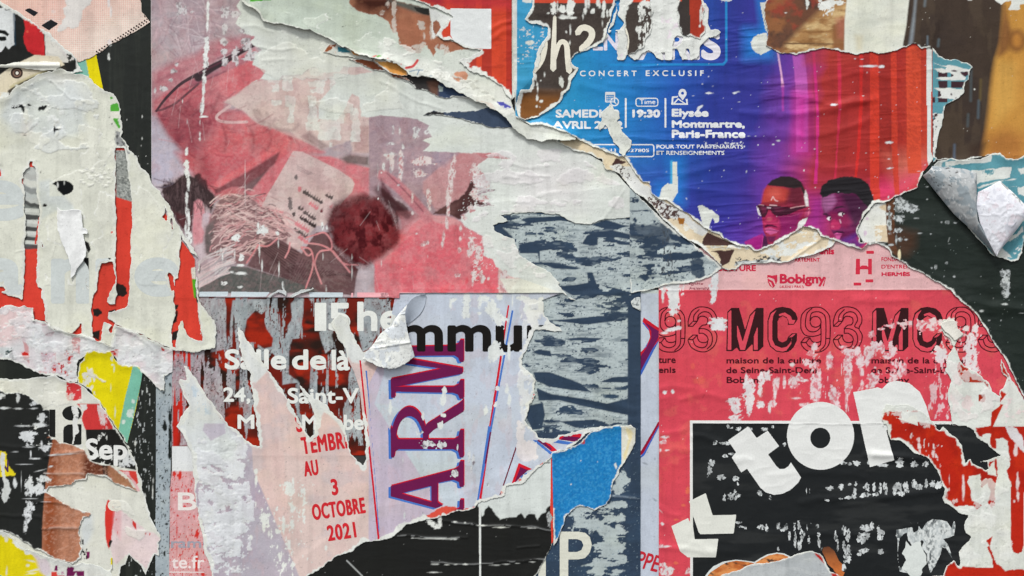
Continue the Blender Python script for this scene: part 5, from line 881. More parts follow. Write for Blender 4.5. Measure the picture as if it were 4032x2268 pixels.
s.paint(ell('R', 1222, 975, 15, 52), (238, 226, 190), 4); s.paint("R:990,490! 1095,480! 1108,855! 1000,850! 930,870! 880,850! 820,750! 880,640!", (226, 228, 224), 3, 1, 3); s.paint("R:1030,520! 1095,490! 1100,560! 1060,545!", (214, 194, 164), 4); s.paint("R:985,700! 1100,690! 1115,855! 1000,840!", (220, 200, 170), 4, .9); s.scuff("R:920,690! 1100,680! 1060,850! 930,850!", .6, 20, 14, (228, 228, 222), 16, 5); s.blobs('R', "920,630,20,14 900,770,16,30", col=(214, 194, 214), wear=False, dz=0)
s.blobs('R', "1240,480,60,60 1250,530,60,50 1340,530,60,34 1220,630,50,36 1130,530,16,26 1130,590,30,30 1130,700,22,100 1210,745,40,22 1195,830,8,40 1230,830,30,20 1290,830,14,8 1145,880,30,12 1050,875,30,16 1680,665,20,14 1755,670,14,8 1625,665,8,10 1490,328,16,8 1490,448,8,6 1390,628,20,6 1420,768,18,6 1525,775,10,6 1700,868,10,4 1570,1090,14,20 1530,1100,8,10 1675,1050,14,10 1745,1180,12,12 2220,1140,34,34 2265,1160,14,50 2235,1250,40,60 2210,1330,20,20 2250,1340,26,40 2000,1180,5,5 1650,1180,4,6 1640,1290,4,5", col=(196, 202, 204), inner=.5, incol=(60, 66, 64))
s.blobs('S', "2220,235,34,10 2240,10,26,40 2000,300,24,12 2080,390,14,6 2190,390,6,6 2390,320,30,5 2120,180,5,5", col=(190, 196, 196), inner=.3); s.line("R:1702,810! 1690,850!", 3, (140, 146, 144)); s.specks(200, (120, 132, 128))
for c, h in (("S:1900,210! 2100,250! 2415,280!", 3.0), ("S:2000,290! 2200,310! 2430,320!", 1.6), ("S:1880,60! 2200,90! 2430,80!", .9), ("R:1280,640! 1600,660! 1800,690!", .6)): s.crease(c, 16, h)
s.done()

# ---- grey paste film on navy, torn, over the logo band
s = Sheet("navy_poster_scrap", "torn grey filmed navy piece whose white lower edge lies on the pink logo band", "poster scrap",
  "N:190,340! 260,400 500,640 560,690 700,790 830,900 900,960 1000,1030 1075,1095 1010,1140 950,1180 860,1215 800,1230 700,1245 510,1262 460,1290 380,1308 290,1320 205,1338 198,1200! 190,1000!", NV, rgh=3.5, rim=(4, 14), gloss=.35, seed=59, lift=1.6, wr=.5)
mm = 1 - s.area("N:190,670! 330,700! 480,660! 560,650! 600,760! 560,860! 400,840! 260,830! 190,810!", 6, 6) * .9
navy_film(s, 80, 24, .42, 20, mm, .62); s.paint("N:330,980 640,960 760,970 860,900 960,970 850,1010 640,1030 520,1040 500,1000 400,1000", NV, 4, 1, 5); s.paint("N:760,1040 880,1020 900,1160 840,1200 780,1140", NV, 4, .9, 6); s.paint("N:560,780 720,800 840,880 700,870 580,830", NV, 4, 1, 4)
s.scuff("N:500,640! 640,700! 600,1250! 480,1200!", .5, 5, 16, (70, 76, 84), 20, 9, wear=False); s.put(s.area("N:190,340! 480,640! 470,700! 190,640!", 14) * (s.n(30, 20, 9) > .42) * .9, RES); s.blobs('N', "255,460,26,18 240,640,20,26 320,700,20,14 340,1080,40,16 465,1075,20,14 345,1190,60,26 235,690,14,10 350,555,70,10 250,560,50,8 320,905,40,12", col=NV, wear=False); s.crease("N:200,780! 300,790! 380,770!", 10, 1.2); s.done()

# ---- cream and brown layers under the blue poster
s = Sheet("cream_brown_poster", "long torn band of cream poster with dark brown patches, hanging below the blue concert poster", "poster scrap",
  "J:1840,-10 I:1600,1320! 1860,1250! N:0,-60! 400,200! 900,640! 1300,860! 1860,600! 2200,760! 2150,830 2135,870 2090,910 2010,945 1900,985 1780,1010 1700,1040 1620,1050 1540,1040 1400,1055 1250,1060 1200,1115 1140,1118 1075,1095 1060,1080 1000,1020 930,950 840,890 740,830 650,760 560,685 500,640 400,500 320,430 250,390 190,340 100,220 40,180 -40,160 J:2100,70 1980,20", (221, 206, 178), rgh=3, rim=(4, 12), gloss=.35, seed=61, lift=1.8, liftw=16, wr=.4)
s.put(np.clip((s.n(60, 40, 3) - .5) * 2, 0, .3), (208, 190, 158))
BRN = (72, 50, 48)
for q in ("N:20,120 60,60 160,90 110,110 30,130", "N:600,560 690,580 680,600 600,600", "N:930,760! 1200,880 1190,895 1000,890 870,890 890,820!", "N:960,940 1180,930 1160,980 1140,1040 1110,1060 1060,1090 1040,1080 1050,1020 1020,960", "N:500,610 590,620 560,640 510,640", "N:400,470 460,480 440,500 400,490"): s.paint(q, BRN, 3, 1, 2, gloss=.5)
s.paint("N:0,130 90,120 220,150 300,290 380,320 450,430 700,560 780,640 940,740 930,760 880,790 720,680 680,700 650,640 600,640 500,600 440,520 400,500 290,420 190,330 120,240 40,170", (216, 218, 216), 3, 1, 4, gloss=0); s.scuff("N:300,420! 480,450! 680,560! 640,640! 480,620! 400,520!", .85, 6, 7, (84, 66, 64), 16, 7); s.scuff("N:0,120! 160,110! 240,300! 100,230!", .6, 7, 6, (84, 74, 72), 16, 8)
s.paint("N:650,620 710,630 700,690 660,680", (160, 104, 44), 3, 1, 2); s.scuff("N:660,660! 900,760! 820,800! 700,740!", .7, 20, 14, (226, 226, 218), 16, 9, dz=.2); s.scuff("N:880,890! 1320,880! 1320,925! 900,920!", .85, 14, 7, (224, 226, 222), 8, 10)
s.scuff("N:1600,740! 2000,740! 1960,860! 1800,940! 1560,960! 1540,900!", .72, 22, 16, (222, 224, 220), 24, 11); s.blobs('N', "1520,945,60,34 1680,950,80,40 2100,880,30,50 1380,900,60,20", col=(224, 227, 222)); s.paint("N:1200,1040 1500,1020 1520,985 1560,980 1620,1010 1640,1045 1540,1060 1300,1060 1180,1080", (188, 194, 194), 3, 1, 3); s.scuff("N:1180,990! 1640,980! 1640,1060! 1180,1080!", .6, 14, 6, (70, 72, 74), 10, 12); s.blobs('N', "1545,1020,26,16 1500,1045,110,10", col=(60, 62, 62), wear=False)
s.crease("N:2010,810! 1920,880! 1800,960! 1700,1040!", 6, 1.8); s.crease("N:870,900! 1050,900! 1300,915!", 6, 1.2); s.paint("I:1500,1330! 1700,1300! 1700,1380! 1600,1390!", (86, 128, 130), 4); s.done()
# ================================================================== slivers showing under the big pale flap
s = Sheet("navy_paper_scrap", "dark navy sliver in the slit below the pale flap, left of the blue concert poster", "poster scrap", "I:395,1095 430,1070 500,1050 580,1065 750,1062 900,1055 990,1030 1150,1000 1300,1200 1240,1218 1120,1212 1030,1212 960,1180 850,1155 750,1125 650,1105 600,1100 500,1085 440,1100", (64, 78, 100), rgh=2, rim=(0, 3), gloss=.4, seed=67, lift=.2)
s.paint("I:395,1095! 440,1060! 590,1060! 610,1105!", (44, 44, 46), 6); s.done()
s = Sheet("dark_photo_scrap", "ragged dark photo scrap, brown to navy, under the lower lip of the big pale flap", "poster scrap", "I:150,720 300,700 520,740 700,800 950,930 900,965 830,945 740,930 690,920 610,942 540,925 470,890 450,870 330,845 290,805 220,765", (58, 56, 56), rgh=3, rim=(2, 6), gloss=.4, seed=71, lift=.3)
s.paint("I:440,780! 560,760! 560,930! 480,900!", (108, 78, 66), 14); s.paint("I:560,780! 800,830! 900,960! 540,960!", (56, 72, 100), 14); s.paint("I:545,810 595,830 590,870 560,870", (176, 192, 190), 3, 1, 2); s.done()
s = Sheet("brown_paper_scrap", "long thin rust brown scrap under the pale flap, left of the amber one", "poster scrap", "E:1860,555 1950,560 2100,575 2200,650 2300,700 2415,740 2500,800 2420,760 2300,745 2200,680 2150,680 2060,650 1980,600 1900,575", (132, 76, 52), rgh=2.5, rim=(2, 5), gloss=.4, seed=73, lift=.5); s.done()
s = Sheet("amber_paper_scrap", "curled amber orange scrap peeking out under the lower lip of the pale flap", "poster scrap", "E:2100,570 2300,590 2440,640 I:240,640 262,722 200,728 100,705 40,670 0,640 -40,600", (228, 168, 92), rgh=2, rim=(3, 6), gloss=.5, seed=79, lift=2.0, base=1.0)
s.paint("I:60,620! 200,640! 250,720! 120,705!", (206, 136, 62), 24, .7); s.done()
s = Sheet("teal_paper_scrap", "tiny triangle of teal and rust print beside the amber scrap, just below the pale flap", "poster scrap", "E:1622,500 1690,425 1752,400! 1900,470 2100,570 2090,585 1900,545 1760,530! 1752,535! 1690,515", (214, 218, 212), rgh=2, rim=(0, 3), gloss=.3, seed=83, lift=.5)
s.paint("E:1765,448 1830,455 1890,500 1880,505 1768,498", (60, 128, 146), 2); s.paint("E:1630,500 1690,430 1752,420 1750,440 1700,480 1660,500", (156, 90, 56), 3, 1, 2); s.scuff("E:1680,430! 1750,430! 1750,520!", .5, 8, 8, (226, 214, 204), 4, 2); s.paint("E:1890,480 1960,510 1970,535 1910,520", (226, 152, 70), 2); s.done()

# ================================================================== the big pale flap, top centre
s = Sheet("pale_paper_flap", "big pale green grey torn sheet sagging across the top, left of the red stripes", "poster",
  "W:920,-168! 2100,-168! 2100,300! I:1240,960 1260,1040 1300,1120 1400,1190 1500,1180 1620,1210 1750,1250 1840,1310 1850,1335 1700,1335 1580,1325 1530,1345 1480,1330 1400,1335 1320,1280 1255,1230 1220,1160 1150,1090 1100,1060 1040,1040 1000,990 920,965 900,960 840,935 790,905 740,880 700,850 630,830 570,790 520,760 500,745 400,745 310,742 265,720 250,690 170,640 100,600 0,565 E:2300,600 2230,570 2100,560 2000,530 1930,520 1860,470 1800,450 1770,430 1740,410 1660,370 1580,345 1500,305 1400,285 1350,270 1240,245 1150,230 1060,205 1035,150 1010,120 980,90 930,70 890,40 850,10",
  (196, 206, 194), rgh=4, rim=(5, 11), rimcol=(222, 225, 218), gloss=.12, seed=89, lift=6.0, liftw=42, base=2.0, wr=.9, wsx=260, wsy=160, edge=(216, 218, 210))
s.put(np.clip((s.X - 1480) / 480, 0, 1) * .9, (222, 225, 219)); s.put(s.area('W:1050,-168! 1650,-168! 1500,160! 1200,100!', 160) * .5, (172, 184, 168)); s.put(np.clip((s.n(150, 150, 3) - .45) * 2, 0, .4), (186, 198, 186)); s.put(s.area("I:0,400! 1240,900! 1500,1200! 1850,1335! 900,960! 0,560!", 30) * .7, (226, 228, 222))
s.paint("E:935,-60! 1190,-60! 1190,2! 1050,15! 935,27!", (78, 170, 48), 2, gloss=.4)
a = s.area("E:1870,-60 1880,40 1920,80 1960,110 2050,140 2120,150 2190,180 2240,220 2265,280 2330,320 2350,400 2370,440 2415,480 I:170,370 180,430 230,480 300,510 340,505 400,435 440,440 500,545 530,500 510,455 560,470 640,460 645,510 700,480 850,468 790,450 660,390 600,350 530,345 480,200 460,100 350,60 150,20 50,-60", 4, 4)
s.put(a, (160, 104, 80), gloss=.3); s.put(a * s.area("E:1880,-60! 2330,-60! 2300,150! 2050,140! 1900,60!", 70), (66, 34, 26)); s.put(a * np.clip((s.n(80, 60, 5) - .5) * 2.5, 0, .4), (182, 128, 98)); s.put(a * s.area("I:60,0! 300,40! 460,80! 460,150! 350,130! 130,50!", 14) * .9, (84, 92, 88)); s.paint("I:310,70 460,85 462,150 400,140 340,110", (44, 44, 42), 4)
s.wear = np.maximum(s.wear, 0); s.E -= .3 * a
s.blobs('I', "125,90,24,70 125,220,22,60 130,290,20,30 380,235,36,40 400,270,22,20 415,350,12,40 10,130,18,24 480,300,16,80 500,340,22,30 350,450,60,20 400,420,40,30 340,490,40,26 570,450,40,24 620,480,30,40", col=(196, 184, 174), inner=.3, incol=(170, 126, 104)); s.blobs('E', "2240,40,20,30 2300,60,20,50 2185,125,24,22", col=(180, 170, 160), inner=.4, incol=(150, 108, 88))
s.paint("I:460,80 520,100 600,140 680,170 640,200 590,230 570,280 535,330 600,350 650,300 670,330 660,390 520,340 500,370 485,260 480,180", (224, 227, 224), 3, 1, 3); s.paint("I:500,210 530,195 560,230 570,270 520,340 500,290", (158, 104, 82), 3, 1, 2); s.paint("I:640,290 665,290 665,330 645,320", (180, 60, 50), 2)
s.paint("I:665,715 720,690 800,680 832,720 810,770 770,790 720,775 690,740", (208, 150, 122), 3, 1, 3); s.paint("I:1100,965 1160,975 1260,1030 1180,1045 1130,1010", (84, 86, 172), 3, 1, 2); s.paint("I:905,955 1000,975 1050,985 1095,1040 1080,1060 1000,1010 930,985", (190, 146, 116), 3, 1, 2)
s.line(curve('I', "70,568 85,590 110,600"), 6, (210, 50, 44), .8); s.line(curve('I', "245,655 300,640 330,610 350,580"), 10, (206, 40, 44), .9); s.line(curve('I', "275,690 340,672 400,675"), 4, (60, 110, 150), .8); s.line("I:365,680! 345,725!", 4, (60, 110, 150), .8); s.line(curve('I', "400,720 430,735 500,730"), 3, (70, 120, 160), .7)
s.blobs('E', "2120,545,26,8,-20 2255,580,14,10 2370,620,6,8", col=(206, 54, 50), wear=False, dz=0); s.blobs('E', "2155,545,22,12", col=(100, 170, 60), wear=False, dz=0); s.blobs('E', "1235,245,20,10 1350,262,14,5 1030,180,14,26", col=(50, 50, 46), wear=False, dz=0); s.paint("E:1815,255! 1840,255! 1840,260! 1805,262!", (40, 40, 38), 2)
s.ply("I:0,300! 600,600! 1240,1000! 1500,1250! 1250,1180! 600,800! 0,560!", 60, 40, .51, (228, 229, 222), .7, 3, .7); s.ply("E:1000,0! 2000,100! 2400,500! 2200,560! 1400,250!", 120, 90, .55, (206, 214, 202), .5, 5, .5)
s.scuff("I:240,640! 900,700! 1080,950! 640,830! 300,740!", .6, 20, 14, (206, 208, 200), 30, 12, dz=.5, wear=False); s.crease("I:910,750! 912,930!", 5, .7); s.crease("I:1080,790! 1085,960!", 4, .6); s.crease("E:1048,10! 1040,100! 1050,180!", 6, .6); s.crease("I:640,750! 860,700!", 10, .8)
s.done()

# ---- red striped poster
def stripes(s, z, spec, y0=-400, y1=3000):
    for t in spec.split():
        v = t.split('/'); x0, x1 = map(float, v[0].split('-')); c = tuple(int(k) for k in v[1].split('.')); s.paint("%s:%f,%f! %f,%f! %f,%f! %f,%f!" % (z, x0, y0, x1, y0, x1 + 4, y1, x0 + 4, y1), c, 3)
s = Sheet("red_striped_poster", "vermilion striped poster torn to a point on its left, holding a blank white square", "poster",
  "W:1548,-168! 2015,-168! 2015,20! I:1245,960 1180,900 1150,830 1110,800 1080,780 980,730 880,695 840,680 780,650 760,620 725,590 780,550 850,545 900,525 950,485 800,460 690,400 600,385 530,340 590,250 650,190 690,170 600,115 560,95 480,70 380,40 280,0 130,-60", (206, 66, 40), rgh=4, rim=(6, 26), gloss=.6, seed=97, lift=1.0, wr=.8, mat=M_GLOSS)
stripes(s, 'I', "785-905/178.54.40 905-960/214.72.44 960-1050/176.52.38 1050-1190/212.70.42 1190-1250/180.50.36"); s.paint("I:600,-200! 1250,-200! 1250,90! 1050,90! 700,80! 620,40!", (184, 44, 54), 40, .8); s.paint("I:290,-200! 610,-200! 600,90! 300,-20!", (160, 34, 50), 30, .9); s.put(np.clip((s.n(90, 16, 3, 4, -8) - .55) * 3, 0, .3), (150, 40, 30))
s.paint("I:460,80 700,160 700,190 660,250 640,300 670,340 660,400 850,470 960,480 840,540 730,590 820,660 1245,900 1245,1000 600,500 500,340", (224, 227, 224), 3, .0)
s.crease("I:1050,290! 1150,240! 1240,205!", 10, 1.6); s.crease("I:1060,370! 1160,310! 1250,290!", 12, 1.6); s.crease("I:1050,110! 1070,200! 1060,300!", 10, 1.0)
s.shape("blank_square", "I:663,86! 1050,90! 1050,470! 960,470! 860,458! 700,400! 663,340!", (222, 226, 226), 0, 0, gloss=.2, worn=False)
s.done()

# ================================================================== blue concert poster
s = Sheet("concert_poster", "large blue to violet and red concert poster with two heads and Elysée Montmartre lettering", "poster",
  "W:2016,-168! 3760,-168! W:3669,150! R:1545,0! 1560,50! 1500,130! 1450,190 1440,210 1400,290 1390,335 1300,375 1180,420 1120,460 1050,490 990,490 960,540 900,600 860,650 820,750 840,810 850,860 940,850 900,895 860,915 790,900 700,870 600,840 500,810 470,800 440,740 380,715 300,695 N:1830,705 1700,800 1620,850 1550,880 1440,930 1390,935 1330,900 1290,890 1200,875 1150,850 1050,790 990,765 940,745 870,700 800,640 760,590 700,560 600,500 550,460 470,440 400,390 370,300 310,280 260,220 220,150 150,60 80,40 0,15 I:2130,1449 2000,1390 1850,1310 1760,1270 1640,1220 1530,1190 1420,1200 1370,1160 1280,1120! 1262,700!",
  (40, 60, 160), rgh=3.5, rim=(4, 12), gloss=.8, seed=101, lift=1.6, liftw=20, mat=M_GLOSS, wr=0)
X, Y = s.X, s.Y
def ramp(v, st):
    out = np.empty(v.shape + (3,), F32)
    for k in range(3): out[..., k] = np.interp(v, [q[0] for q in st], [lin(q[1])[k] for q in st])
    return out
u = X + (Y - 500) * .12 + (s.n(300, 200, 3) - .5) * 120
top = ramp(u, [(2040, (58, 156, 202)), (2250, (34, 142, 200)), (2480, (32, 118, 194)), (2650, (34, 84, 176)), (2800, (40, 56, 148)), (2980, (54, 50, 146)), (3090, (116, 56, 158)), (3180, (168, 52, 110)), (3230, (168, 48, 48)), (3500, (166, 40, 36)), (3650, (198, 66, 46))])
bot = ramp(u, [(2040, (30, 130, 200)), (2420, (28, 98, 190)), (2620, (34, 54, 150)), (2900, (58, 44, 152)), (3040, (116, 42, 158)), (3160, (176, 36, 140)), (3350, (150, 40, 110)), (3480, (200, 46, 96)), (3650, (222, 120, 120))])
t = np.clip((Y - 620) / 450, 0, 1)[..., None] ** 1.3; s.C[..., :3] = top * (1 - t) + bot * t
s.put(s.area("N:60,100! 700,200! 1000,700! 1400,900! 400,500!", 120) * .35, (60, 40, 150)); s.put(s.area("N:1900,400! 2100,400! 2000,800! 1850,700!", 60) * .5, (150, 40, 160)); s.put(s.area("R:960,300! 1480,120! 1440,240! 1200,420! 1000,480!", 60) * .8, (222, 60, 110)); s.put(s.area("R:1080,0! 1500,0! 1440,200! 1200,300!", 80) * .5, (226, 130, 110))
# stripes
PKs = (198, 80, 172)
s.paint("Q:60,480! 78,480! 112,700! 130,830! 105,830! 96,700!", (222, 170, 208), 4); s.paint("Q:105,800! 130,800! 130,1060! 110,1060!", (176, 64, 168), 5, .7)
s.paint("Q:205,480! 318,480! 345,700! 360,950! 360,1449! 245,1449! 243,900! 225,650!", (190, 92, 184), 5, .8); s.paint("Q:245,900! 360,900! 360,1449! 236,1449!", (206, 40, 148), 60, .8); s.paint("Q:360,950! 410,950! 440,1449! 360,1449!", (150, 36, 96), 20, .8)
s.paint("Q:398,480! 424,480! 445,800! 460,1100! 458,1449! R:445,300! 412,300! Q:435,1449! 436,1100! 412,700!", (206, 44, 128), 3); s.paint("Q:636,480! 668,480! 676,800! 668,1100! 640,1449! R:625,300! 600,300! Q:625,1449! 645,1000!", (204, 44, 78), 3, .9)
for q, c in (("Q:845,520! 880,520! 878,1000! 850,1449! R:822,240! 798,240! Q:822,1449! 850,900!", (208, 42, 40)), ("Q:945,480! 1025,480! 1035,900! 1035,1449! R:1040,500! 955,500! R:945,100! Q:948,900!", (212, 60, 42)), ("Q:1143,490! 1198,490! 1200,900! 1212,1449! R:1225,400! 1180,400! Q:1155,1449!", (210, 64, 44)), ("Q:1290,440! 1430,440! 1430,1449! R:1440,200! 1310,200! Q:1295,1449!", (216, 78, 50))): s.paint(q, c, 3, .9)
s.put(s.area("Q:1030,500! 1145,500! 1150,1449! 1040,1449!", 4) * .5, (150, 42, 36)); s.put(s.area("Q:700,400! 1500,400! 1500,1449! 1000,1449!", 60) * np.clip((s.n(14, 5, 5, 2, 40) - .5) * 3, 0, .25), (130, 34, 34))
s.paint("Q:300,440! 830,480! 830,620! 320,620!", (176, 56, 50), 30, .6)
s.paint("Q:1485,440! 1535,440! 1530,1000! 1528,1449! R:1555,60! 1500,130! 1490,60!", (222, 226, 224), 2, gloss=.4); s.paint("I:1245,-400! 1295,-400! 1292,800! 1285,980! 1270,1130! 1240,1130!", (218, 221, 216), 2, gloss=.4)
s.paint("I:1300,-100! 1440,-100! 1450,20! 1400,130! 1340,20!", (70, 160, 200), 10, .5); s.paint("I:1330,-60 1420,-60 1430,30 1380,32 1345,20", WHITE, 3, 1, 3)
# neon note glows
for q, sf in (("N:560,60! 700,60! 700,500! 440,470! 440,300! 560,280!", 60), ("M:1280,280! 1560,280! 1560,560! 1280,560!", 60), ("M:1400,0! 1480,0! 1500,330! 1440,330!", 34)): s.put(s.area(q, sf) * .8, (24, 130, 216))
s.line("N:590,90! 590,300! 480,420!", 9, (90, 200, 240), .7, 8)
WB = (216, 220, 214)
s.paint("N:598,92! 640,92! 650,380 600,470 560,465 470,430 500,340 550,300 598,300!", WB, 2, 1, 2, gloss=0, wear=True); s.paint("N:836,510! 880,500 960,550 1040,610 1040,660 1000,680 980,630 950,700 940,750 885,700!", WB, 2, 1, 3, gloss=0, wear=True)
s.paint("M:1428,30! 1480,20 1520,60 1500,180 1520,300 1500,320 1480,290!", WB, 2, 1, 2, gloss=0, wear=True); s.paint("M:1345,400 1370,350 1420,325 1490,320 1500,420 1545,470 1500,500 1440,525 1390,510 1350,470", WB, 2, 1, 3, gloss=0, wear=True); s.paint("M:1030,-60 1170,-60 1160,10 1100,20 1050,5", WB, 3, 1, 2, wear=True)
s.line("M:1108,20! 1108,580! 1080,615! 0,618!", 9, (30, 140, 208), .9, 3)
# printed heads
s.paint("Y:-30,700! 70,650! 155,615! 168,650! 140,780! 80,790! 0,760!", (156, 22, 122), 6); s.paint("Y:165,630! 300,650! 260,740! 150,780! 140,740!", (70, 16, 64), 9); s.line("Y:160,640! 142,770!", 3, (210, 60, 150), .8)
s.paint("Y:205,122 180,170 160,230 150,300 130,325 150,450 160,520 170,600 200,660 210,720 260,730 330,690 430,630 480,590 520,490 600,460 640,400 640,350 620,340 620,250 590,160 540,90 420,120", (156, 36, 72), 4)
s.paint("Y:172,175! 215,135! 330,138! 420,165! 440,200! 400,290! 330,325! 220,330! 150,300!", (188, 66, 56), 16, .9); s.paint(ell('Y', 280, 210, 60, 50), (212, 96, 84), 24, .6); s.paint('Y:160,300! 400,290! 420,340! 160,330!', (130, 34, 52), 12, .8); s.paint("Y:430,130! 560,120! 590,330! 500,350! 400,300!", (92, 26, 44), 24, .85)
s.paint("Y:300,430! 560,400! 500,560! 420,640! 300,690! 330,560!", (132, 20, 96), 24, .9); s.paint("Y:160,440! 240,400! 320,480! 330,560! 250,610! 170,580!", (190, 46, 102), 14, .8)
s.paint("Y:207,120 255,72 340,40 430,38 500,58 548,92 575,150 590,200 570,230 555,190 540,150 470,155 350,138 225,130", (42, 30, 34), 5, 1, 1.5); s.paint("Y:590,175! 612,225! 620,340! 592,338! 575,240!", (224, 220, 222), 6)
s.paint("Y:590,385! 640,352! 642,410! 600,458! 575,440!", (168, 58, 104), 6, .95); s.paint("Y:615,390! 632,375! 628,415! 605,440!", (214, 110, 150), 4, .8)
s.paint("Y:98,332 130,320 200,334 300,336 440,350 580,334 602,350 510,380 430,420 330,437 275,430 250,405 238,375 215,372 200,420 180,450 148,448 132,400 112,360", (64, 14, 40), 3); s.paint("Y:140,345! 200,350! 190,400! 160,410!", (110, 30, 66), 8, .8); s.paint("Y:270,350! 400,360! 330,400! 290,400!", (96, 24, 58), 8, .7); s.paint("Y:98,335! 116,362! 142,440! 118,428! 104,390!", (222, 216, 222), 3, .95)
s.line("Y:230,328! 300,332!", 4, (228, 190, 196)); s.line("Y:440,358! 500,344! 578,334!", 3.5, (216, 160, 170)); s.line("Y:205,352! 238,356!", 3.5, (220, 200, 210)); s.line("Y:120,322! 170,330!", 3, (200, 150, 160)); s.line("Y:300,445! 440,440! 520,420!", 2.5, (190, 90, 140), .6)
s.line("Y:245,275! 262,242! 285,280! 310,288!", 3.5, (240, 200, 200), .9); s.paint(ell('Y', 225, 468, 26, 16), (224, 110, 130), 10, .8); s.paint("Y:168,480! 200,500! 290,500! 310,470! 310,505! 200,512!", (120, 18, 62), 6, .8)
s.paint("Y:170,545! 200,524! 250,522! 305,545! 300,556! 230,540! 185,552!", (66, 10, 52), 4, .9); s.paint("Y:180,562! 235,552! 320,588! 300,608! 235,625! 190,602!", (206, 92, 150), 4); s.line("Y:186,578! 240,580! 312,592!", 3, (110, 18, 80)); s.paint("Y:195,640! 290,640! 270,700! 215,700!", (84, 14, 70), 9, .85)
s.paint("Y:610,452 560,470 520,500 505,550 480,592 500,585 540,545 580,520", (222, 222, 220), 3, 1, 1.5, wear=True, gloss=0)
s.paint("Y:755,245! 850,212! 930,200! 1100,205! 1200,300! 1260,350! 1180,450! 1105,570! 1110,640! 1000,700! 900,660! 860,610! 835,570! 830,500! 800,450! 770,400! 752,330!", (112, 28, 82), 4)
s.paint("Y:753,250! 870,215! 905,290! 850,370! 790,405! 755,340!", (158, 92, 142), 14, .9); s.paint("Y:930,205! 1100,210! 1210,300! 1240,380! 1150,480! 1080,560! 1040,460! 1000,360!", (58, 20, 52), 26, .9); s.paint("Y:840,400! 1000,420! 1050,500! 1000,560! 900,540! 840,520!", (142, 26, 76), 16, .7)
s.paint("Y:738,205 752,130 830,82 900,60 970,36 1060,34 1130,50 1190,80 1232,112 1242,180 1268,285 1272,330 1225,350 1180,310 1100,215 1000,208 930,205 850,216 762,252", (30, 27, 32), 4, 1, 3.5)
s.paint("Y:868,370! 900,342! 960,335! 1000,352! 960,352! 900,362!", (44, 14, 40), 5, .95); s.paint("Y:762,410! 800,408! 840,440! 800,430! 765,425!", (50, 14, 44), 5, .9); s.paint("Y:918,420! 935,402! 965,402! 985,420! 950,434! 925,432!", (232, 222, 226), 2.5); s.paint(ell('Y', 962, 415, 10, 12), (30, 14, 30), 2.5); s.paint("Y:805,465! 815,448! 840,445! 850,462! 835,480! 815,478!", (232, 220, 228), 2.5); s.paint(ell('Y', 838, 461, 9, 12), (30, 14, 30), 2.5); s.line("Y:915,400! 950,392! 1000,412!", 4, (50, 12, 40), .8)
s.paint("Y:850,490! 880,470! 920,490! 945,540! 925,570! 885,578! 838,572! 835,530!", (180, 40, 92), 7, .9); s.paint(ell('Y', 862, 545, 14, 10), (220, 100, 140), 6, .7); s.line("Y:935,475! 945,505!", 4, (226, 190, 210), .8); s.paint("Y:858,602! 900,588! 960,590! 985,610! 900,606!", (46, 12, 44), 5, .9); s.paint("Y:868,622! 905,606! 955,618! 940,642! 930,672! 905,678! 892,650!", (220, 96, 166), 4); s.line("Y:876,628! 945,626!", 3, (120, 20, 80)); s.paint("Y:900,690! 1000,650! 1100,600! 1110,680! 1180,720! 1120,760! 980,720!", (96, 48, 138), 16, .8)
# wrinkles pressed across the sheet
rg = 1 - np.abs(2 * fbm(X, Y, 230, 30, 301, 3, -4) - 1); rg = np.clip(rg - .62, 0, 1) * 2.4; s.E += 1.5 * rg ** 1.3 * np.clip(fbm(X, Y, 260, 120, 305, 3) * 2.6 - .8, 0, 1.3); s.E += .6 * fbm(X, Y, 180, 50, 307, 3)
for c, h in (("M:800,600! 1100,620! 1500,560!", 1.2), ("M:900,790! 1300,810! 1900,780!", 1.5), ("M:1250,1080! 1600,1110! 2000,1080! 2415,980!", 2.4), ("Q:0,1080! 400,1070! 800,960! 1000,940!", 2.4), ("Q:0,1300! 300,1310! 640,1240! 940,1140!", 2.2), ("M:1300,1320! 1600,1240! 1800,1280!", 2.0), ("M:0,800! 400,830! 900,790!", 1.4), ("M:0,1290! 400,1330! 900,1290! 1500,1310!", 1.6), ("N:700,210! 1100,110! 1500,130! 1900,220!", 2.0), ("N:700,340! 1100,380! 1400,400!", 1.2), ("Q:1540,650! 1800,690!", .8), ("Q:300,830! 500,790! 800,700! 1200,740!", 1.4), ("Q:400,940! 600,1010! 700,1000! 900,960!", 1.8), ("R:0,60! 300,90! 600,160! 900,150!", 1.6), ("N:1900,540! 2000,520! 2400,560!", 1.2), ("N:1400,680! 1900,720! 2400,660!", 1.2), ("I:1300,780! 1500,800! 1450,860!", 1.4), ("I:1290,100! 1400,140! 1600,120!", 1.2), ("I:1900,800! 2100,870! 2415,900!", 1.4), ("M:1450,920! 1700,910! 2000,960!", 1.6)): s.crease(c, 15, h * .8)
WK = (222, 226, 232)
s.blobs('M', "945,887,30,10 1190,885,20,10 1215,875,22,5 1230,970,14,5 980,822,12,4 880,803,8,6 795,912,12,4 1265,125,5,5 1600,1340,20,8 2125,1000,30,12 2110,995,12,8 1410,1380,8,8 1555,1378,12,6 2330,560,8,4 940,730,6,6 860,1020,30,14,-30 1440,790,4,4 1320,1297,12,3 1385,1297,8,3", col=WK); s.blobs('Q', "935,630,80,12 1055,637,30,14 1130,1357,36,12 600,1000,34,12 880,914,12,6 870,565,14,5 805,562,8,4 1035,690,8,4 918,692,6,4 663,1046,10,4 1195,1000,5,4 78,1340,20,8 30,1375,12,8 420,1418,8,6 300,1403,5,5 510,1088,4,5", col=WK)
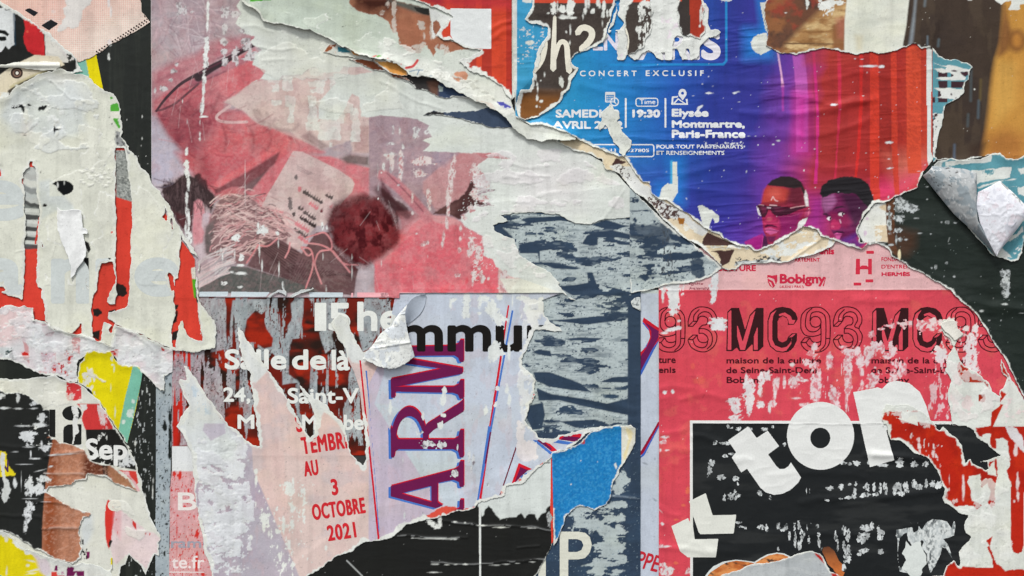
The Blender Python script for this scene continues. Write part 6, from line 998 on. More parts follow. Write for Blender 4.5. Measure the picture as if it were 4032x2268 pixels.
s.blobs('R', "1135,152,34,8,-6 1128,63,12,4 1410,180,14,6 1120,425,8,14 320,172,6,10 428,336,5,6 648,376,6,6 1470,120,10,4 910,8,6,4", col=WK); s.blobs('N', "730,440,5,10,-30 1086,172,7,7 1300,188,6,12 845,340,4,5 1130,625,6,4 1075,660,6,3 1240,680,4,4 880,275,4,6 540,185,5,4 1540,880,14,5", col=WK); s.specks(170, (206, 210, 226))
s.scuff("M:880,1340! 1300,1340! 1300,1410! 880,1430!", .45, 12, 6, WK, 14, 31); s.scuff("I:1290,360! 1560,380! 1560,600! 1290,600!", .42, 10, 7, (206, 216, 220), 30, 32); s.scuff("I:1290,250! 1580,250! 1560,380! 1290,380!", .5, 12, 8, (206, 216, 220), 20, 33)
s.blobs('I', "1415,410,40,20,-10 2270,1080,4,4", col=WB)
# lettering
W2 = (224, 227, 230)
s.text("CONCERT", 'I', 1890, 672, 2432, 728, W2, 1.0, spacing=1.6); s.text("EXCLUSIF", 'M', 343, 670, 896, 726, W2, 1.0, spacing=1.6); s.text("SAMEDI 23", 'I', 1660, 1042, 2262, 1122, W2, 2.0); s.text("AVRIL 2022", 'I', 1632, 1152, 2300, 1228, W2, 2.0)
s.text("Time", 'M', 285, 946, 435, 993, W2, .3); s.text("19:30", 'M', 215, 1042, 480, 1120, W2, 2.6); s.text("Elysée", 'M', 590, 1035, 940, 1135, W2, 2.3); s.text("Montmartre,", 'M', 590, 1145, 1285, 1228, W2, 2.3); s.text("Paris-France", 'M', 590, 1235, 1288, 1316, W2, 2.3)
s.text("POUR TOUT PARTENARIATS", 'M', 445, 1376, 1270, 1416, W2, .7); s.text("ET RENSEIGNEMENTS", 'N', 445, -14, 1090, 26, W2, .7); s.text("FRANCE +33 14927805", 'M', -340, 1414, 375, 1449, W2, .6)
def rr_(z, x0, y0, x1, y1, r, w_):
    def rp(x0, y0, x1, y1, r): return ' '.join('%s:%.1f,%.1f!' % (z, cx + r * math.cos(math.radians(a)), cy + r * math.sin(math.radians(a))) for cx, cy, s0 in ((x1 - r, y0 + r, -90), (x1 - r, y1 - r, 0), (x0 + r, y1 - r, 90), (x0 + r, y0 + r, 180)) for a in range(s0, s0 + 91, 15))
    return rp(x0, y0, x1, y1, r) + '|' + rp(x0 + w_, y0 + w_, x1 - w_, y1 - w_, max(1, r - w_))
s.shape("text_frame", rr_('M', 246, 932, 462, 1016, 26, 9), W2, .3); s.shape("text_frame", rr_('M', -600, 1372, 425, 1495, 26, 10), W2, .3)
for x in (145, 522): s.shape("divider_line", "M:%d,935! %d,935! %d,1216! %d,1216!" % (x, x + 17, x + 17, x), W2)
s.shape("pin_icon", ell('M', 692, 890, 38, 42) + '|' + ell('M', 692, 888, 15, 15), W2, .4); s.shape("pin_icon", "M:665,915! 722,915! 694,958!", W2, .2, 1); s.shape("map_icon", "M:592,920! 650,915! 650,928! 606,932! 604,985! 730,985! 724,945! 738,940! 745,998! 586,998!", W2, .4); s.shape("map_icon", "M:606,985! 650,935! 720,985! 708,985! 650,948! 620,985!", W2, .6, 1)
s.shape("calendar_icon", rr_('I', 2132, 878, 2225, 975, 10, 8), W2, .4); s.shape("calendar_icon", "I:2132,880! 2225,880! 2225,905! 2132,905!", W2, .2, 1)
for q in range(4):
    for r_ in range(3): s.shape("calendar_icon", "I:%d,%d! %d,%d! %d,%d! %d,%d!" % (2146 + q * 18, 914 + r_ * 18, 2156 + q * 18, 914 + r_ * 18, 2156 + q * 18, 924 + r_ * 18, 2146 + q * 18, 924 + r_ * 18), W2, 0, 1)
s.shape("clock_icon", ell('I', 2220, 970, 42, 42) + '|' + ell('I', 2220, 970, 32, 32), W2, .3, 1); s.shape("clock_icon", "I:2215,945! 2223,945! 2223,972! 2240,985! 2234,992! 2215,977!", W2, .2, 1)
s.text("EN", 'I', 2015, 308, 2262, 482, (222, 218, 232), 3.0); s.text("PARIS", 'M', 80, 290, 1055, 575, (224, 222, 230), 7.0, g=2.5, worn=False)
s.done()

# ---- brown photo poster top right
s = Sheet("brown_photo_poster", "blurred brown and amber photo poster with a pale upright panel, filling the upper right corner", "poster",
  "W:2900,-168! 4200,-168! 4200,640! R:2415,40 2380,60 2250,70 2140,10 2000,60 1850,75 1700,70 1600,70 1565,50 Q:1562,1400! 1545,900! 1540,470! 1500,450 1440,465 1400,440 1380,420 1340,425 1240,460 1200,475 1100,500 1060,510 950,500 800,525 650,480 500,465 400,480 240,530 120,510 40,480 M:1480,440 1500,300 1480,180 1470,60 1500,0 1460,-60",
  (66, 54, 46), rgh=3.5, rim=(2, 7), gloss=.5, seed=43, lift=.8, wr=.6, mat=M_GLOSS)
X, Y = s.X, s.Y
s.put(np.clip((s.n(160, 90, 3) - .45) * 3, 0, .7), (56, 46, 42)); s.put(np.clip((s.n(60, 200, 5) - .6) * 3, 0, .25), (96, 82, 66))
s.paint("Q:-700,-200! 760,-200! 720,120! 700,560! -60,560! -700,560!", (172, 130, 84), 14); a = s.area("Q:-100,560! 0,500! 300,250! 450,150! 740,60! 720,560!", 30)
s.put(a * np.clip((s.n(60, 26, 6) - .4) * 3.5, 0, 1), (214, 184, 134)); s.put(a * np.clip((s.n(40, 14, 7) - .52) * 4, 0, .8), (138, 96, 56))
a = s.area("Q:-700,-200! 560,-200! 520,60! 420,150! 300,260! 180,380! 100,500! -700,560!", 26); s.put(a, (112, 74, 56)); s.put(a * np.clip((s.n(80, 80, 8) - .42) * 3, 0, .9), (66, 56, 50)); s.put(a * np.clip((s.n(50, 50, 9) - .56) * 4, 0, .7), (164, 66, 52)); s.put(a * np.clip((s.n(70, 50, 12) - .56) * 4, 0, .7), (158, 104, 64))
s.line("Q:130,415! 600,422!", 5, (92, 66, 46), .8); s.paint("Q:590,240! 720,180! 705,560! 600,560!", (140, 92, 58), 12, .9); s.paint("Q:620,180! 720,160! 700,380! 640,360!", (176, 104, 90), 20, .6)
s.paint("Q:745,-200! 1345,-200! 1310,60! 1290,250! 1255,440! 1290,600! 700,600! 705,200!", (222, 224, 212), 6); s.put(s.area("Q:745,-200! 1345,-200! 1255,440! 1290,600! 700,600!", 8) * np.clip((s.n(60, 30, 10) - .45) * 2, 0, .35), (206, 212, 202)); s.paint("Q:800,330! 880,340! 870,480! 820,480!", (206, 194, 160), 20, .5)
s.paint("Q:1385,-200! 1405,-200! 1370,240! 1350,420! 1310,440! 1330,300! 1360,100!", (142, 152, 160), 12, .8); s.line("Q:1490,350! 1490,430!", 7, (130, 150, 165), .5, 6)
for x, y0, y1, c in ((1470, 0, 60, (120, 134, 142)), (1910, 640, 960, (84, 98, 104)), (2000, 760, 950, (110, 94, 56)), (1980, 960, 1120, (88, 108, 120)), (1880, 1090, 1200, (84, 98, 104)), (1750, 1380, 1560, (96, 116, 140)), (1600, 380, 440, (100, 120, 130))): s.line("Q:%d,%d %d,%d" % (x, y0, x - 6, y1), 9, c, .6, 9)
s.paint("Q:2230,-200! 2900,-200! 2900,1449! 1960,1700! 2040,1300! 2080,1000! 2110,700! 2140,560! 2190,400! 2210,150!", (196, 142, 66), 26); s.paint("Q:2190,300! 2230,60! 2290,300! 2260,480! 2160,560!", (120, 76, 48), 22, .8); s.paint(ell('Q', 2340, 390, 90, 110), (122, 76, 42), 24, .8); s.paint(ell('Q', 2345, 385, 42, 60), (190, 130, 60), 20, .8); s.paint("Q:2160,560! 2330,600! 2330,1000! 2120,1200! 2110,900!", (214, 166, 84), 40, .7); s.paint("Q:2070,1280! 2250,1230! 2415,1300! 2415,1700! 2000,1700!", (160, 96, 50), 60, .6); s.paint("Q:1900,1380! 2060,1350! 1960,1700! 1860,1700!", (60, 44, 36), 30, .7)
s.blobs('Q', "545,50,60,70 580,20,90,40 350,30,18,50 350,80,12,14 505,148,6,12 585,138,6,16 145,125,12,5", col=WHITE); s.paint("Q:2090,-60 2150,20 2195,50 2240,15 2290,8 2295,40 2260,90 2320,95 2370,90 2375,50 2420,40 2500,-80", WHITE, 3, 1, 3, wear=True); s.blobs('Q', "1895,0,20,8 1940,850,10,10 1210,455,5,5")
s.specks(90, (200, 196, 186)); s.done()

# ---- teal poster, upper right, with scraped white
TEAL = (92, 152, 166)
s = Sheet("teal_poster", "small teal torn piece with dark window shapes and white scrapes, right of red stripes", "poster scrap",
  "Q:1538,490! 1538,460 1570,510 1620,545 1700,575 1760,570 1800,595 1860,605 1915,640 1890,680 1880,760 1850,790 1840,880 1800,930 1740,955 1660,995 1640,1060 1640,1110 1620,1200 1590,1300 1560,1449 R:1560,40 1585,60 1560,95 1545,95! 1540,0!", TEAL, rgh=2.5, rim=(4, 7), gloss=.5, seed=47, lift=1.2, wr=.4)
for q in ("Q:1592,682! 1682,690! 1682,740! 1592,735!", "Q:1592,772! 1682,772! 1682,845! 1600,842!", "Q:1716,680! 1890,690! 1860,730! 1716,745!", "Q:1716,775! 1870,778! 1850,840! 1716,838!", "Q:1590,855! 1680,860! 1678,978! 1590,978!", "Q:1525,920! 1562,925! 1560,978! 1525,980!", "Q:1525,1140! 1560,1130! 1560,1400! 1525,1400!"): s.paint(q, (66, 44, 52), 3)
for q in ("Q:1550,600 1640,625 1760,625 1890,670 1890,690 1800,690 1860,740 1850,770 1700,770 1640,765 1570,750 1585,735 1700,735 1740,720 1700,690 1620,690 1555,660 1620,650 1660,665 1680,640 1610,620", "Q:1550,835 1850,845 1840,900 1760,950 1660,945 1540,925 1620,915 1615,870 1560,850", "Q:1530,1075 1640,1080 1640,1150 1600,1300 1560,1449 1525,1449 1530,1360 1545,1300 1540,1200 1550,1130"): s.paint(q, (222, 225, 222), 3, 1, 2, wear=True, gloss=0)
s.scuff("Q:1525,1080! 1600,1080! 1560,1400! 1525,1400!", .6, 6, 12, (66, 48, 54), 8, 3); s.blobs('Q', "1745,678,26,10 1860,700,30,14 1720,900,10,12 1760,935,8,6", col=(66, 44, 52), wear=False); s.done()
s = Sheet("teal_poster", "wide teal torn poster with broken white scrapes, behind the big white curl at right", "poster",
  "R:1600,80 1660,75 1700,60 1760,70 1850,80 1990,75 2050,40 2130,10 2170,12 2230,65 2300,75 2380,50 2420,20 W:4200,600! 4200,1000! R:2440,900 2405,800 2400,900 2390,960 2350,1030 2290,1040 2240,1030 2160,1000 2115,985 1900,740 1640,330 1560,200 1545,120", TEAL, rgh=3, rim=(5, 9), gloss=.45, seed=53, lift=1.2, base=.8, wr=.6)
s.put(np.clip((s.n(60, 40, 3) - .5) * 2, 0, .4), (108, 168, 180))
for q in ("R:1655,85 2010,60 2100,30 2095,90 1960,105 1700,130 1660,135", "R:1860,180 1960,165 2285,145 2275,240 2000,290 1930,330 1900,260", "R:2350,150 2460,145 2460,200 2380,210 2350,180", "R:2350,330 2460,320 2460,400 2400,415 2355,400", "R:1960,330 2100,280 2340,255 2200,275 1980,350", "R:2240,330 2340,325 2330,340 2245,340", "R:2120,980 2200,900 2240,940 2290,1000 2200,1010", "R:2230,820 2330,770 2390,700 2400,760 2330,800 2240,870", "R:2380,520 2460,560 2460,700 2390,640"): s.paint(q, (222, 226, 222), 3, 1, 3, wear=True, gloss=0)
s.blobs('R', "2080,195,60,26 2280,860,60,16 2370,850,20,30", col=TEAL, wear=False); s.scuff("R:2130,780! 2415,680! 2400,960! 2140,1000!", .55, 16, 9, (222, 226, 226), 20, 4, rot=-20); s.blobs('R', "1590,120,40,34 1680,150,40,20 1600,90,30,20", col=(220, 224, 220), inner=.3, incol=(120, 150, 160)); s.done()


# ---- scraps torn over the blue poster
s = Sheet("white_paper_scrap", "ragged white shard with a pointed top, hanging over the date on the blue poster", "paper scrap", "I:2180,985 2210,1010 2220,1050 2260,1060 2262,1130 2240,1160 2280,1180 2290,1230 2350,1300 2382,1340 2370,1400 2330,1440 2300,1490 2270,1449 2260,1400 2200,1350 2170,1280 2150,1200 2120,1180 2110,1220 2080,1240 2065,1200 2100,1150 2090,1080 2130,1040", (216, 220, 214), rgh=3, rim=(0, 5), gloss=.05, seed=103, lift=.8, wr=.5); s.scuff(None, .35, 10, 8, (196, 200, 194), 10, 3, wear=False); s.done()
s = Sheet("white_torn_ply", "broad ragged white torn patch over the tops of the word PARIS on the blue poster", "paper scrap",
  "W:2560,-168! 2790,-168! M:860,-60! 900,40 930,100 925,180 945,240 955,285 1000,285 1050,310 1010,350 940,360 900,400 880,420 860,450 845,520 830,560 770,570 760,500 750,440 720,470 740,560 690,570 640,480 600,470 590,570 530,570 525,500 480,500 505,570 440,560 420,520 370,490 310,500 270,570 235,570 200,540 170,520 150,540 130,575 80,575 78,480 80,380 78,300 40,290 10,310 -30,330 -100,430 I:2050,440 2130,380 2150,330 2200,190 2240,90 2210,-60 W:2420,-168!",
  (228, 231, 227), rgh=3.5, rim=(0, 6), gloss=.05, seed=107, lift=.8, wr=.6, cuts=("M:50,20 100,0 90,60 80,140 130,220 130,240 100,290 30,290 -5,290 40,230 60,180 70,100", "M:640,345 690,350 680,400 625,450 600,440 615,370", "M:870,430 920,450 950,470 920,500 880,505 850,530 860,480"))
s.ply(None, 40, 34, .54, (222, 226, 222), .5, 3); s.scuff(None, .25, 50, 40, (228, 218, 226), 10, 5, wear=False); s.scuff(None, .3, 8, 8, (228, 230, 226), 10, 6, dz=.25, wear=False)
s.done()
DKB = (72, 64, 60)
def dk(s, z):
    s.put(np.clip((s.n(60, 60, 3) - .45) * 2, 0, .4), (60, 52, 50)); s.put(np.clip((s.n(5, 5, 4, 2) - .55) * 2, 0, .25), (92, 84, 78))
s = Sheet("dark_script_poster", "dark brown torn poster with big cream script letters h and 2, over the blue poster", "poster",
  "W:2098,-168! 2440,-168! I:2240,-60 2215,40 2190,120 2170,220 2150,300 2105,400 2050,440 1990,460 1900,490 1840,515 1810,580 1830,620 1880,650 1860,700 1820,760 1780,840 1735,890 1710,970 1620,1040 1560,1075 1500,1110 1420,1130 1370,1150 1310,1120 1285,1050 1285,960 1340,860 1410,855 1440,800 1445,730 1440,690 1455,600 1480,510 1540,400 1590,340 1590,250 1530,245 1430,225 1370,190 1410,130 1440,60 1445,-60",
  DKB, rgh=3.5, rim=(5, 18), gloss=.4, seed=109, lift=.9, wr=.6); dk(s, 'I')
s.paint("I:1440,-400! 2300,-400! 2300,36! 1440,36!", (214, 82, 58), 2); s.put(s.area("I:1270,880! 1760,900! 1700,1160! 1270,1160!", 50), (130, 84, 44)); s.crease("I:1300,880! 1500,870! 1740,890!", 12, 1.6); s.crease("I:1480,130! 1700,150! 2100,120!", 8, .7)
s.blobs('I', "1640,80,26,50 1590,130,14,8 1730,90,40,30 1800,80,34,80 1790,30,20,40 1950,30,16,50 1975,20,14,50 1940,110,16,30 1920,160,8,30 2060,30,20,40 2080,60,12,30 2120,60,18,60 2110,150,20,40 2150,130,14,40 1740,165,60,20 1820,175,40,12 2010,110,20,30 2105,220,6,30 1760,305,10,14 1800,290,10,50 1795,410,10,26 1555,720,7,26 1490,850,6,40 1485,800,10,20 1520,770,8,10 1485,935,12,30 1525,965,16,14 1480,1015,10,12 1715,790,22,44 1510,1020,6,8 1470,740,8,34 1740,170,50,14 1680,60,8,50", col=WHITE, seed=4)
CRM = (230, 226, 210)
def st(z, pts, w0, w1, lv=0): s.shape("script_letter", stroke(curve(z, pts, 8), w0, w1), CRM, 0, lv, g=2.5)
st('I', "1652,165 1648,300 1640,480 1638,660", 13, 24); st('I', "1650,560 1690,430 1730,400 1765,440 1775,560 1790,680", 16, 24, 1); st('I', "1868,318 1900,275 1950,268 2000,300 2000,360 1950,430 1905,470", 24, 26); st('I', "1548,350 1560,430 1540,540 1500,620 1440,690", 20, 22)
s.done()
s = Sheet("dark_script_poster", "dark brown speckled torn strip between the white shards above the word PARIS", "poster scrap",
  "W:2475,-168! 2560,-168! M:370,-60! 385,30 410,80 420,110 400,170 405,260 380,330 350,370 330,400 325,450 300,480 260,490 240,510 170,525 150,440 165,380 140,280 145,160 160,90 200,0 195,-60", DKB, rgh=3, rim=(2, 8), gloss=.4, seed=113, lift=.7); dk(s, 'M'); s.paint("M:0,-400! 380,-400! 380,28! 0,28!", (214, 82, 58), 2)
s.scuff("M:270,20! 420,20! 400,520! 260,500!", .72, 6, 14, WHITE, 10, 4); s.blobs('M', "260,280,14,34 330,40,50,30 310,130,20,50"); s.shape("script_letter", stroke(curve('M', "120,230 160,330 168,430 140,540"), 14, 12), CRM, 0, 0); s.done()
s = Sheet("dark_red_poster_scrap", "torn brown and brick red piece over the letters RIS on the blue poster", "poster scrap",
  "W:2670,-168! 2755,-168! M:850,-60! 880,50 895,90 880,180 905,260 905,320 870,345 860,375 800,360 760,345 740,355 690,340 665,305 670,280 640,210 640,100 655,0 650,-60", (62, 56, 54), rgh=3, rim=(2, 8), gloss=.4, seed=127, lift=.8)
s.paint("M:758,-400! 1000,-400! 1000,400! 762,400!", (168, 58, 42), 2); s.paint("M:640,-400! 690,-400! 685,20! 655,15!", (214, 82, 58), 2); s.blobs('M', "865,130,12,60 860,180,8,40 855,250,10,16 870,90,8,30"); s.done()
# ================================================================== left side
s = Sheet("yellow_teal_scrap", "small wedge of bright yellow beside teal, under the lower point of the pink dotted poster", "poster scrap", "A:700,500! 915,500! 990,870! 930,860! 700,700!", (230, 214, 14), rim=(0, 0), gloss=.5, seed=131, lift=0)
s.paint("A:600,500! 820,500! 825,590! 855,740! 600,760!", (128, 188, 172), 2); s.done()
s = Sheet("dotted_poster", "pale pink poster of printed halftone dots with a black dotted border, top left corner", "poster",
  "W:-168,-168! A:1332,-400! 1335,0 1342,60 1350,125 1400,170! 1435,215! 1300,300 1150,375 1040,430 990,480 920,520 850,560 760,590 700,560! -400,300!", (228, 184, 172), rgh=2, rim=(0, 0), gloss=.2, seed=137, lift=.2, wr=.5)
u = (s.X + s.Y) / 1.4142; v = (s.X - s.Y) / 1.4142; p = 11.6
dots = np.cos(2 * np.pi * u / p) * np.cos(2 * np.pi * v / p); big = np.clip((s.Y * .8 + s.X * .35 - 130) / 220, -.2, .75)
s.put(np.clip((dots + big) * 1.2 + .1, 0, 1), (234, 222, 210)); s.put(s.area("A:1010,200! 1380,120! 1340,300! 1000,420! 900,500! 860,300!", 40) * .25, (232, 226, 214))
for q in ("A:398,245! 490,188! 560,228! 470,292!", "A:238,100! 285,80! 368,122! 332,160!"): s.shape("black_diamond", q, (34, 36, 40), 0, 0, rgh=1, worn=False)
s.scuff("A:400,180! 560,180! 560,300! 400,300!", .3, 6, 6, WHITE, 10, 2); s.paint("A:610,-80 900,-80 880,0 860,40 820,75 790,110 790,170 760,230 745,275 700,280 650,270 600,290 565,300 555,250 590,190 620,160 600,80 640,60", (222, 218, 214), 4, 1, 5, dz=.3, gloss=0)
s.scuff("A:400,-60! 620,-60! 600,300! 480,200!", .45, 30, 30, (228, 206, 200), 30, 4); s.blobs('A', "1040,30,18,60 1060,120,10,50 1050,400,18,30", col=(224, 216, 214))
dl = [];  rs2 = random.Random(3)
def along(x0, y0, x1, y1, n): return [(x0 + (x1 - x0) * k / (n - 1), y0 + (y1 - y0) * k / (n - 1)) for k in range(n)]
B8 = []
for (x, y) in along(925, 495, 1405, 185, 20): B8 += [(x, y, 8), (x + 18, y + 12, 8)]
for (x, y) in along(1350, 10, 1385, 160, 9): B8 += [(x, y, 10)]
for (x, y) in along(1372, 0, 1378, 120, 7): B8 += [(x, y, 9)]
s.shape("dark_dots", '|'.join(ell('A', x, y, r, r * 1.05, n=9) for x, y, r in B8), (44, 26, 26), .3, 0, g=2); s.paint("A:1336,-60! 1390,-60! 1392,160! 1350,130!", (52, 36, 34), 2, .0)
s.done()

s = Sheet("black_music_poster", "black torn poster with red patch and cream curved panel holding one round dark knob", "poster",
  "W:-168,-60! A:-60,0! 0,5 40,30 90,60 140,95 190,110 225,140 260,165 300,190 340,220 380,260 420,285 470,310 510,350 550,385 600,430 640,470 690,510 720,560 740,600 800,690 700,700 560,700 400,760 250,820 110,920 40,960 W:-168,400! A:-400,900!", (33, 34, 33), rgh=4, rim=(8, 26), gloss=.6, seed=139, lift=1.0, wr=.5)
s.paint("A:-60,90 40,80 60,110 120,100 145,130 150,200 148,300 150,430 120,440 90,470 60,440 20,500 -60,490", (218, 222, 222), 3, 1, 3, wear=True, gloss=0); s.paint("A:-60,270 60,300 95,330 80,350 20,320 -60,330", (26, 28, 28), 3, 1, 2); s.paint("A:-60,355 60,355 70,385 20,395 -60,370", (26, 28, 28), 3, 1, 2)
s.paint("A:130,110! 150,115! 160,430! 145,440!", (28, 62, 84), 5, .7)
s.paint("A:232,190 280,170 300,230 370,250 400,290 420,330 435,450 437,542 380,530 330,520 270,490 240,420 230,350 245,280", (200, 42, 48), 3, 1, 2); s.paint("A:285,170 335,190 340,250 300,250 282,210", (216, 70, 60), 3, 1, 2); s.blobs('A', "270,305,16,14", col=(220, 90, 70), wear=False, dz=0)
s.paint("A:430,300 460,310 560,400 640,500 660,600 560,600 440,545 437,460", (218, 216, 208), 3, 1, 3, gloss=0, wear=True); s.paint("A:655,490 700,520 720,560 705,590 655,602", (48, 50, 46), 3, 1, 2)
s.paint("A:-60,760! 80,660! 200,590! 340,525! 560,540! 620,620! 480,680! 330,740! 190,820! 100,890! 0,960! -60,980!", (224, 214, 190), 4); s.paint("A:-60,600! -60,720! 0,690! 80,650! 0,640!", (33, 34, 33), 3)
s.line(curve('A', "100,875 200,810 330,745 470,685 620,650"), 17, (50, 44, 36), .95, 5, w2=9); s.line(curve('A', "110,830 200,780 320,722 440,680"), 8, (168, 160, 80), .5, 8)
s.blobs('A', "50,905,40,34 40,960,50,20", col=WHITE, inner=.3)
kn = [(58, 53, (66, 52, 46)), (40, 38, (126, 100, 86)), (27, 26, (58, 46, 42)), (15, 15, (226, 222, 210))]
for q, (rx, ry, c) in enumerate(kn): s.shape("round_knob", ell('A', 166 + q, 697, rx, ry), c, 0, q * .5, g=2, gloss=.6, worn=False)
s.scuff("A:0,0! 200,90! 700,520! 760,620! 640,560! 420,320! 180,150!", .72, 10, 8, (212, 208, 204), 14, 5, dz=.3); s.scuff("A:60,0! 200,0! 200,60! 100,60!", .7, 10, 8, (52, 54, 60), 10, 6); s.done()
s = Sheet("rolled_paper_strip", "long thin white strip of paper rolled up along the cream panel above the round knob", "paper scrap",
  "A:-60,628 60,622 160,600 300,590 440,585 540,590 585,600 590,640 540,665 460,670 330,668 200,655 80,648 -60,645", (226, 227, 218), rgh=2, rim=(0, 0), gloss=.2, seed=149, lift=0, wr=.3, base=2.0)
s.E += 3.5 * np.exp(-((s.Y - cv('A', 0, 628)[1]) / 9) ** 2); s.done()

s = Sheet("red_poster", "vermilion poster with grey zebra stripes seen through gaps in the cream paper at left", "poster",
  "W:-168,620! B:1150,-60! 1290,60! 1380,250! 1500,450! 1600,620! 1700,800! 1800,930! 1860,1020! 1870,1420! C:2000,130! 2030,300! 2020,390! 1900,440! 1600,395! W:-168,1420!", (216, 68, 54), rim=(0, 0), gloss=.3, seed=151, lift=0, wr=.4)
s.put(np.clip((s.n(60, 120, 3) - .5) * 2, 0, .3), (204, 58, 48))
s.paint("B:225,140! 400,140! 400,620! 385,620! 330,885! 235,905!", (188, 192, 188), 3)
for k, (y, h, c) in enumerate(((170, 50, (176, 178, 174)), (230, 60, (210, 212, 204)), (300, 70, (140, 144, 144)), (355, 40, (186, 192, 190)), (440, 55, (66, 68, 68)), (475, 50, (120, 126, 124)), (585, 48, (60, 62, 62)), (700, 48, (60, 62, 62)), (795, 44, (64, 66, 66)), (862, 50, (74, 76, 78)))):
    dy = 60 if y < 500 else 10; s.paint("B:225,%d 260,%d 300,%d 340,%d 400,%d 400,%d 340,%d 300,%d 260,%d 225,%d" % (y, y + dy * .4, y + dy * .7, y + dy * .6, y + dy, y + dy + h, y + dy * .6 + h, y + dy * .7 + h, y + dy * .4 + h, y + h), c, 4, .95, 2)
for y in (530, 640, 745, 835): s.paint("B:240,%d! 380,%d! 380,%d! 240,%d!" % (y, y + 10, y + 45, y + 35), (212, 216, 212), 4, .9)
s.paint("B:380,600! 400,620! 380,700! 345,890! 335,860! 355,740!", (214, 66, 52), 2)
s.paint("B:1100,-20! 1300,-20! 1300,490! 1255,470! 1110,425!", (150, 154, 150), 3); a = s.area("B:1100,-20! 1300,-20! 1300,490! 1255,470! 1110,425!", 4); s.put(a * np.clip((s.n(8, 5, 4, 3, 30) - .48) * 4, 0, .8), (96, 100, 98)); s.put(a * np.clip((s.n(10, 5, 6, 3, 30) - .55) * 5, 0, .8), (196, 200, 194))
s.paint("B:890,1120 1000,1000! 1070,1040! 1070,1449! C:1110,180! 960,340! 890,320!", (214, 68, 54), 2); s.paint("B:1040,1400 1060,1300 1120,1240 1180,1250 1200,1290 1210,1340 1170,1365 1120,1360 1080,1420 1050,1449", (42, 34, 32), 3, 1, 4); s.paint("B:1700,1449! 1660,1449! C:1650,60 1690,30 1700,100 1680,160 1650,180", (38, 34, 32), 3, 1, 2)
s.paint("C:890,40 940,35 980,60 985,90 940,115 890,110", (36, 33, 32), 3, 1, 3); s.paint("C:1040,60 1110,40 1110,180 1060,130", (36, 33, 32), 3, 1, 3); s.paint("C:890,260 960,240 960,345 890,320", (36, 33, 32), 3, 1, 3); s.paint("C:330,140! 440,150! 430,165! 330,160!", (60, 30, 28), 3)
s.paint("C:1640,260! 1700,240! 1690,330! 1640,340!", (36, 33, 32), 3, 1, 2)
s.paint("B:1800,900! 1860,1000! 1860,1090! 1820,1100! 1830,1200! 1900,1210! 1900,1010! 1870,960! 1850,890!", (218, 214, 200), 3); s.paint("B:1830,1206! 1900,1206! 1895,1400! 1850,1380! 1840,1300!", (84, 166, 42), 3); s.paint("C:1885,60! 1960,50! 2050,140! 2050,400! 1960,400! 1940,360! 1900,160!", (214, 220, 214), 3); s.paint("C:1890,70 1960,80 2010,150 1980,230 2030,330 2020,410 1960,380 1930,360 1960,200 1900,120", (44, 44, 44), 3, 1, 4); s.scuff("C:1890,70! 2030,100! 2040,400! 1930,380!", .7, 8, 14, (214, 218, 214), 12, 8); s.paint("C:1995,190 2015,250 2015,340 1990,330 1985,260", (214, 70, 60), 3, 1, 2)
s.done()

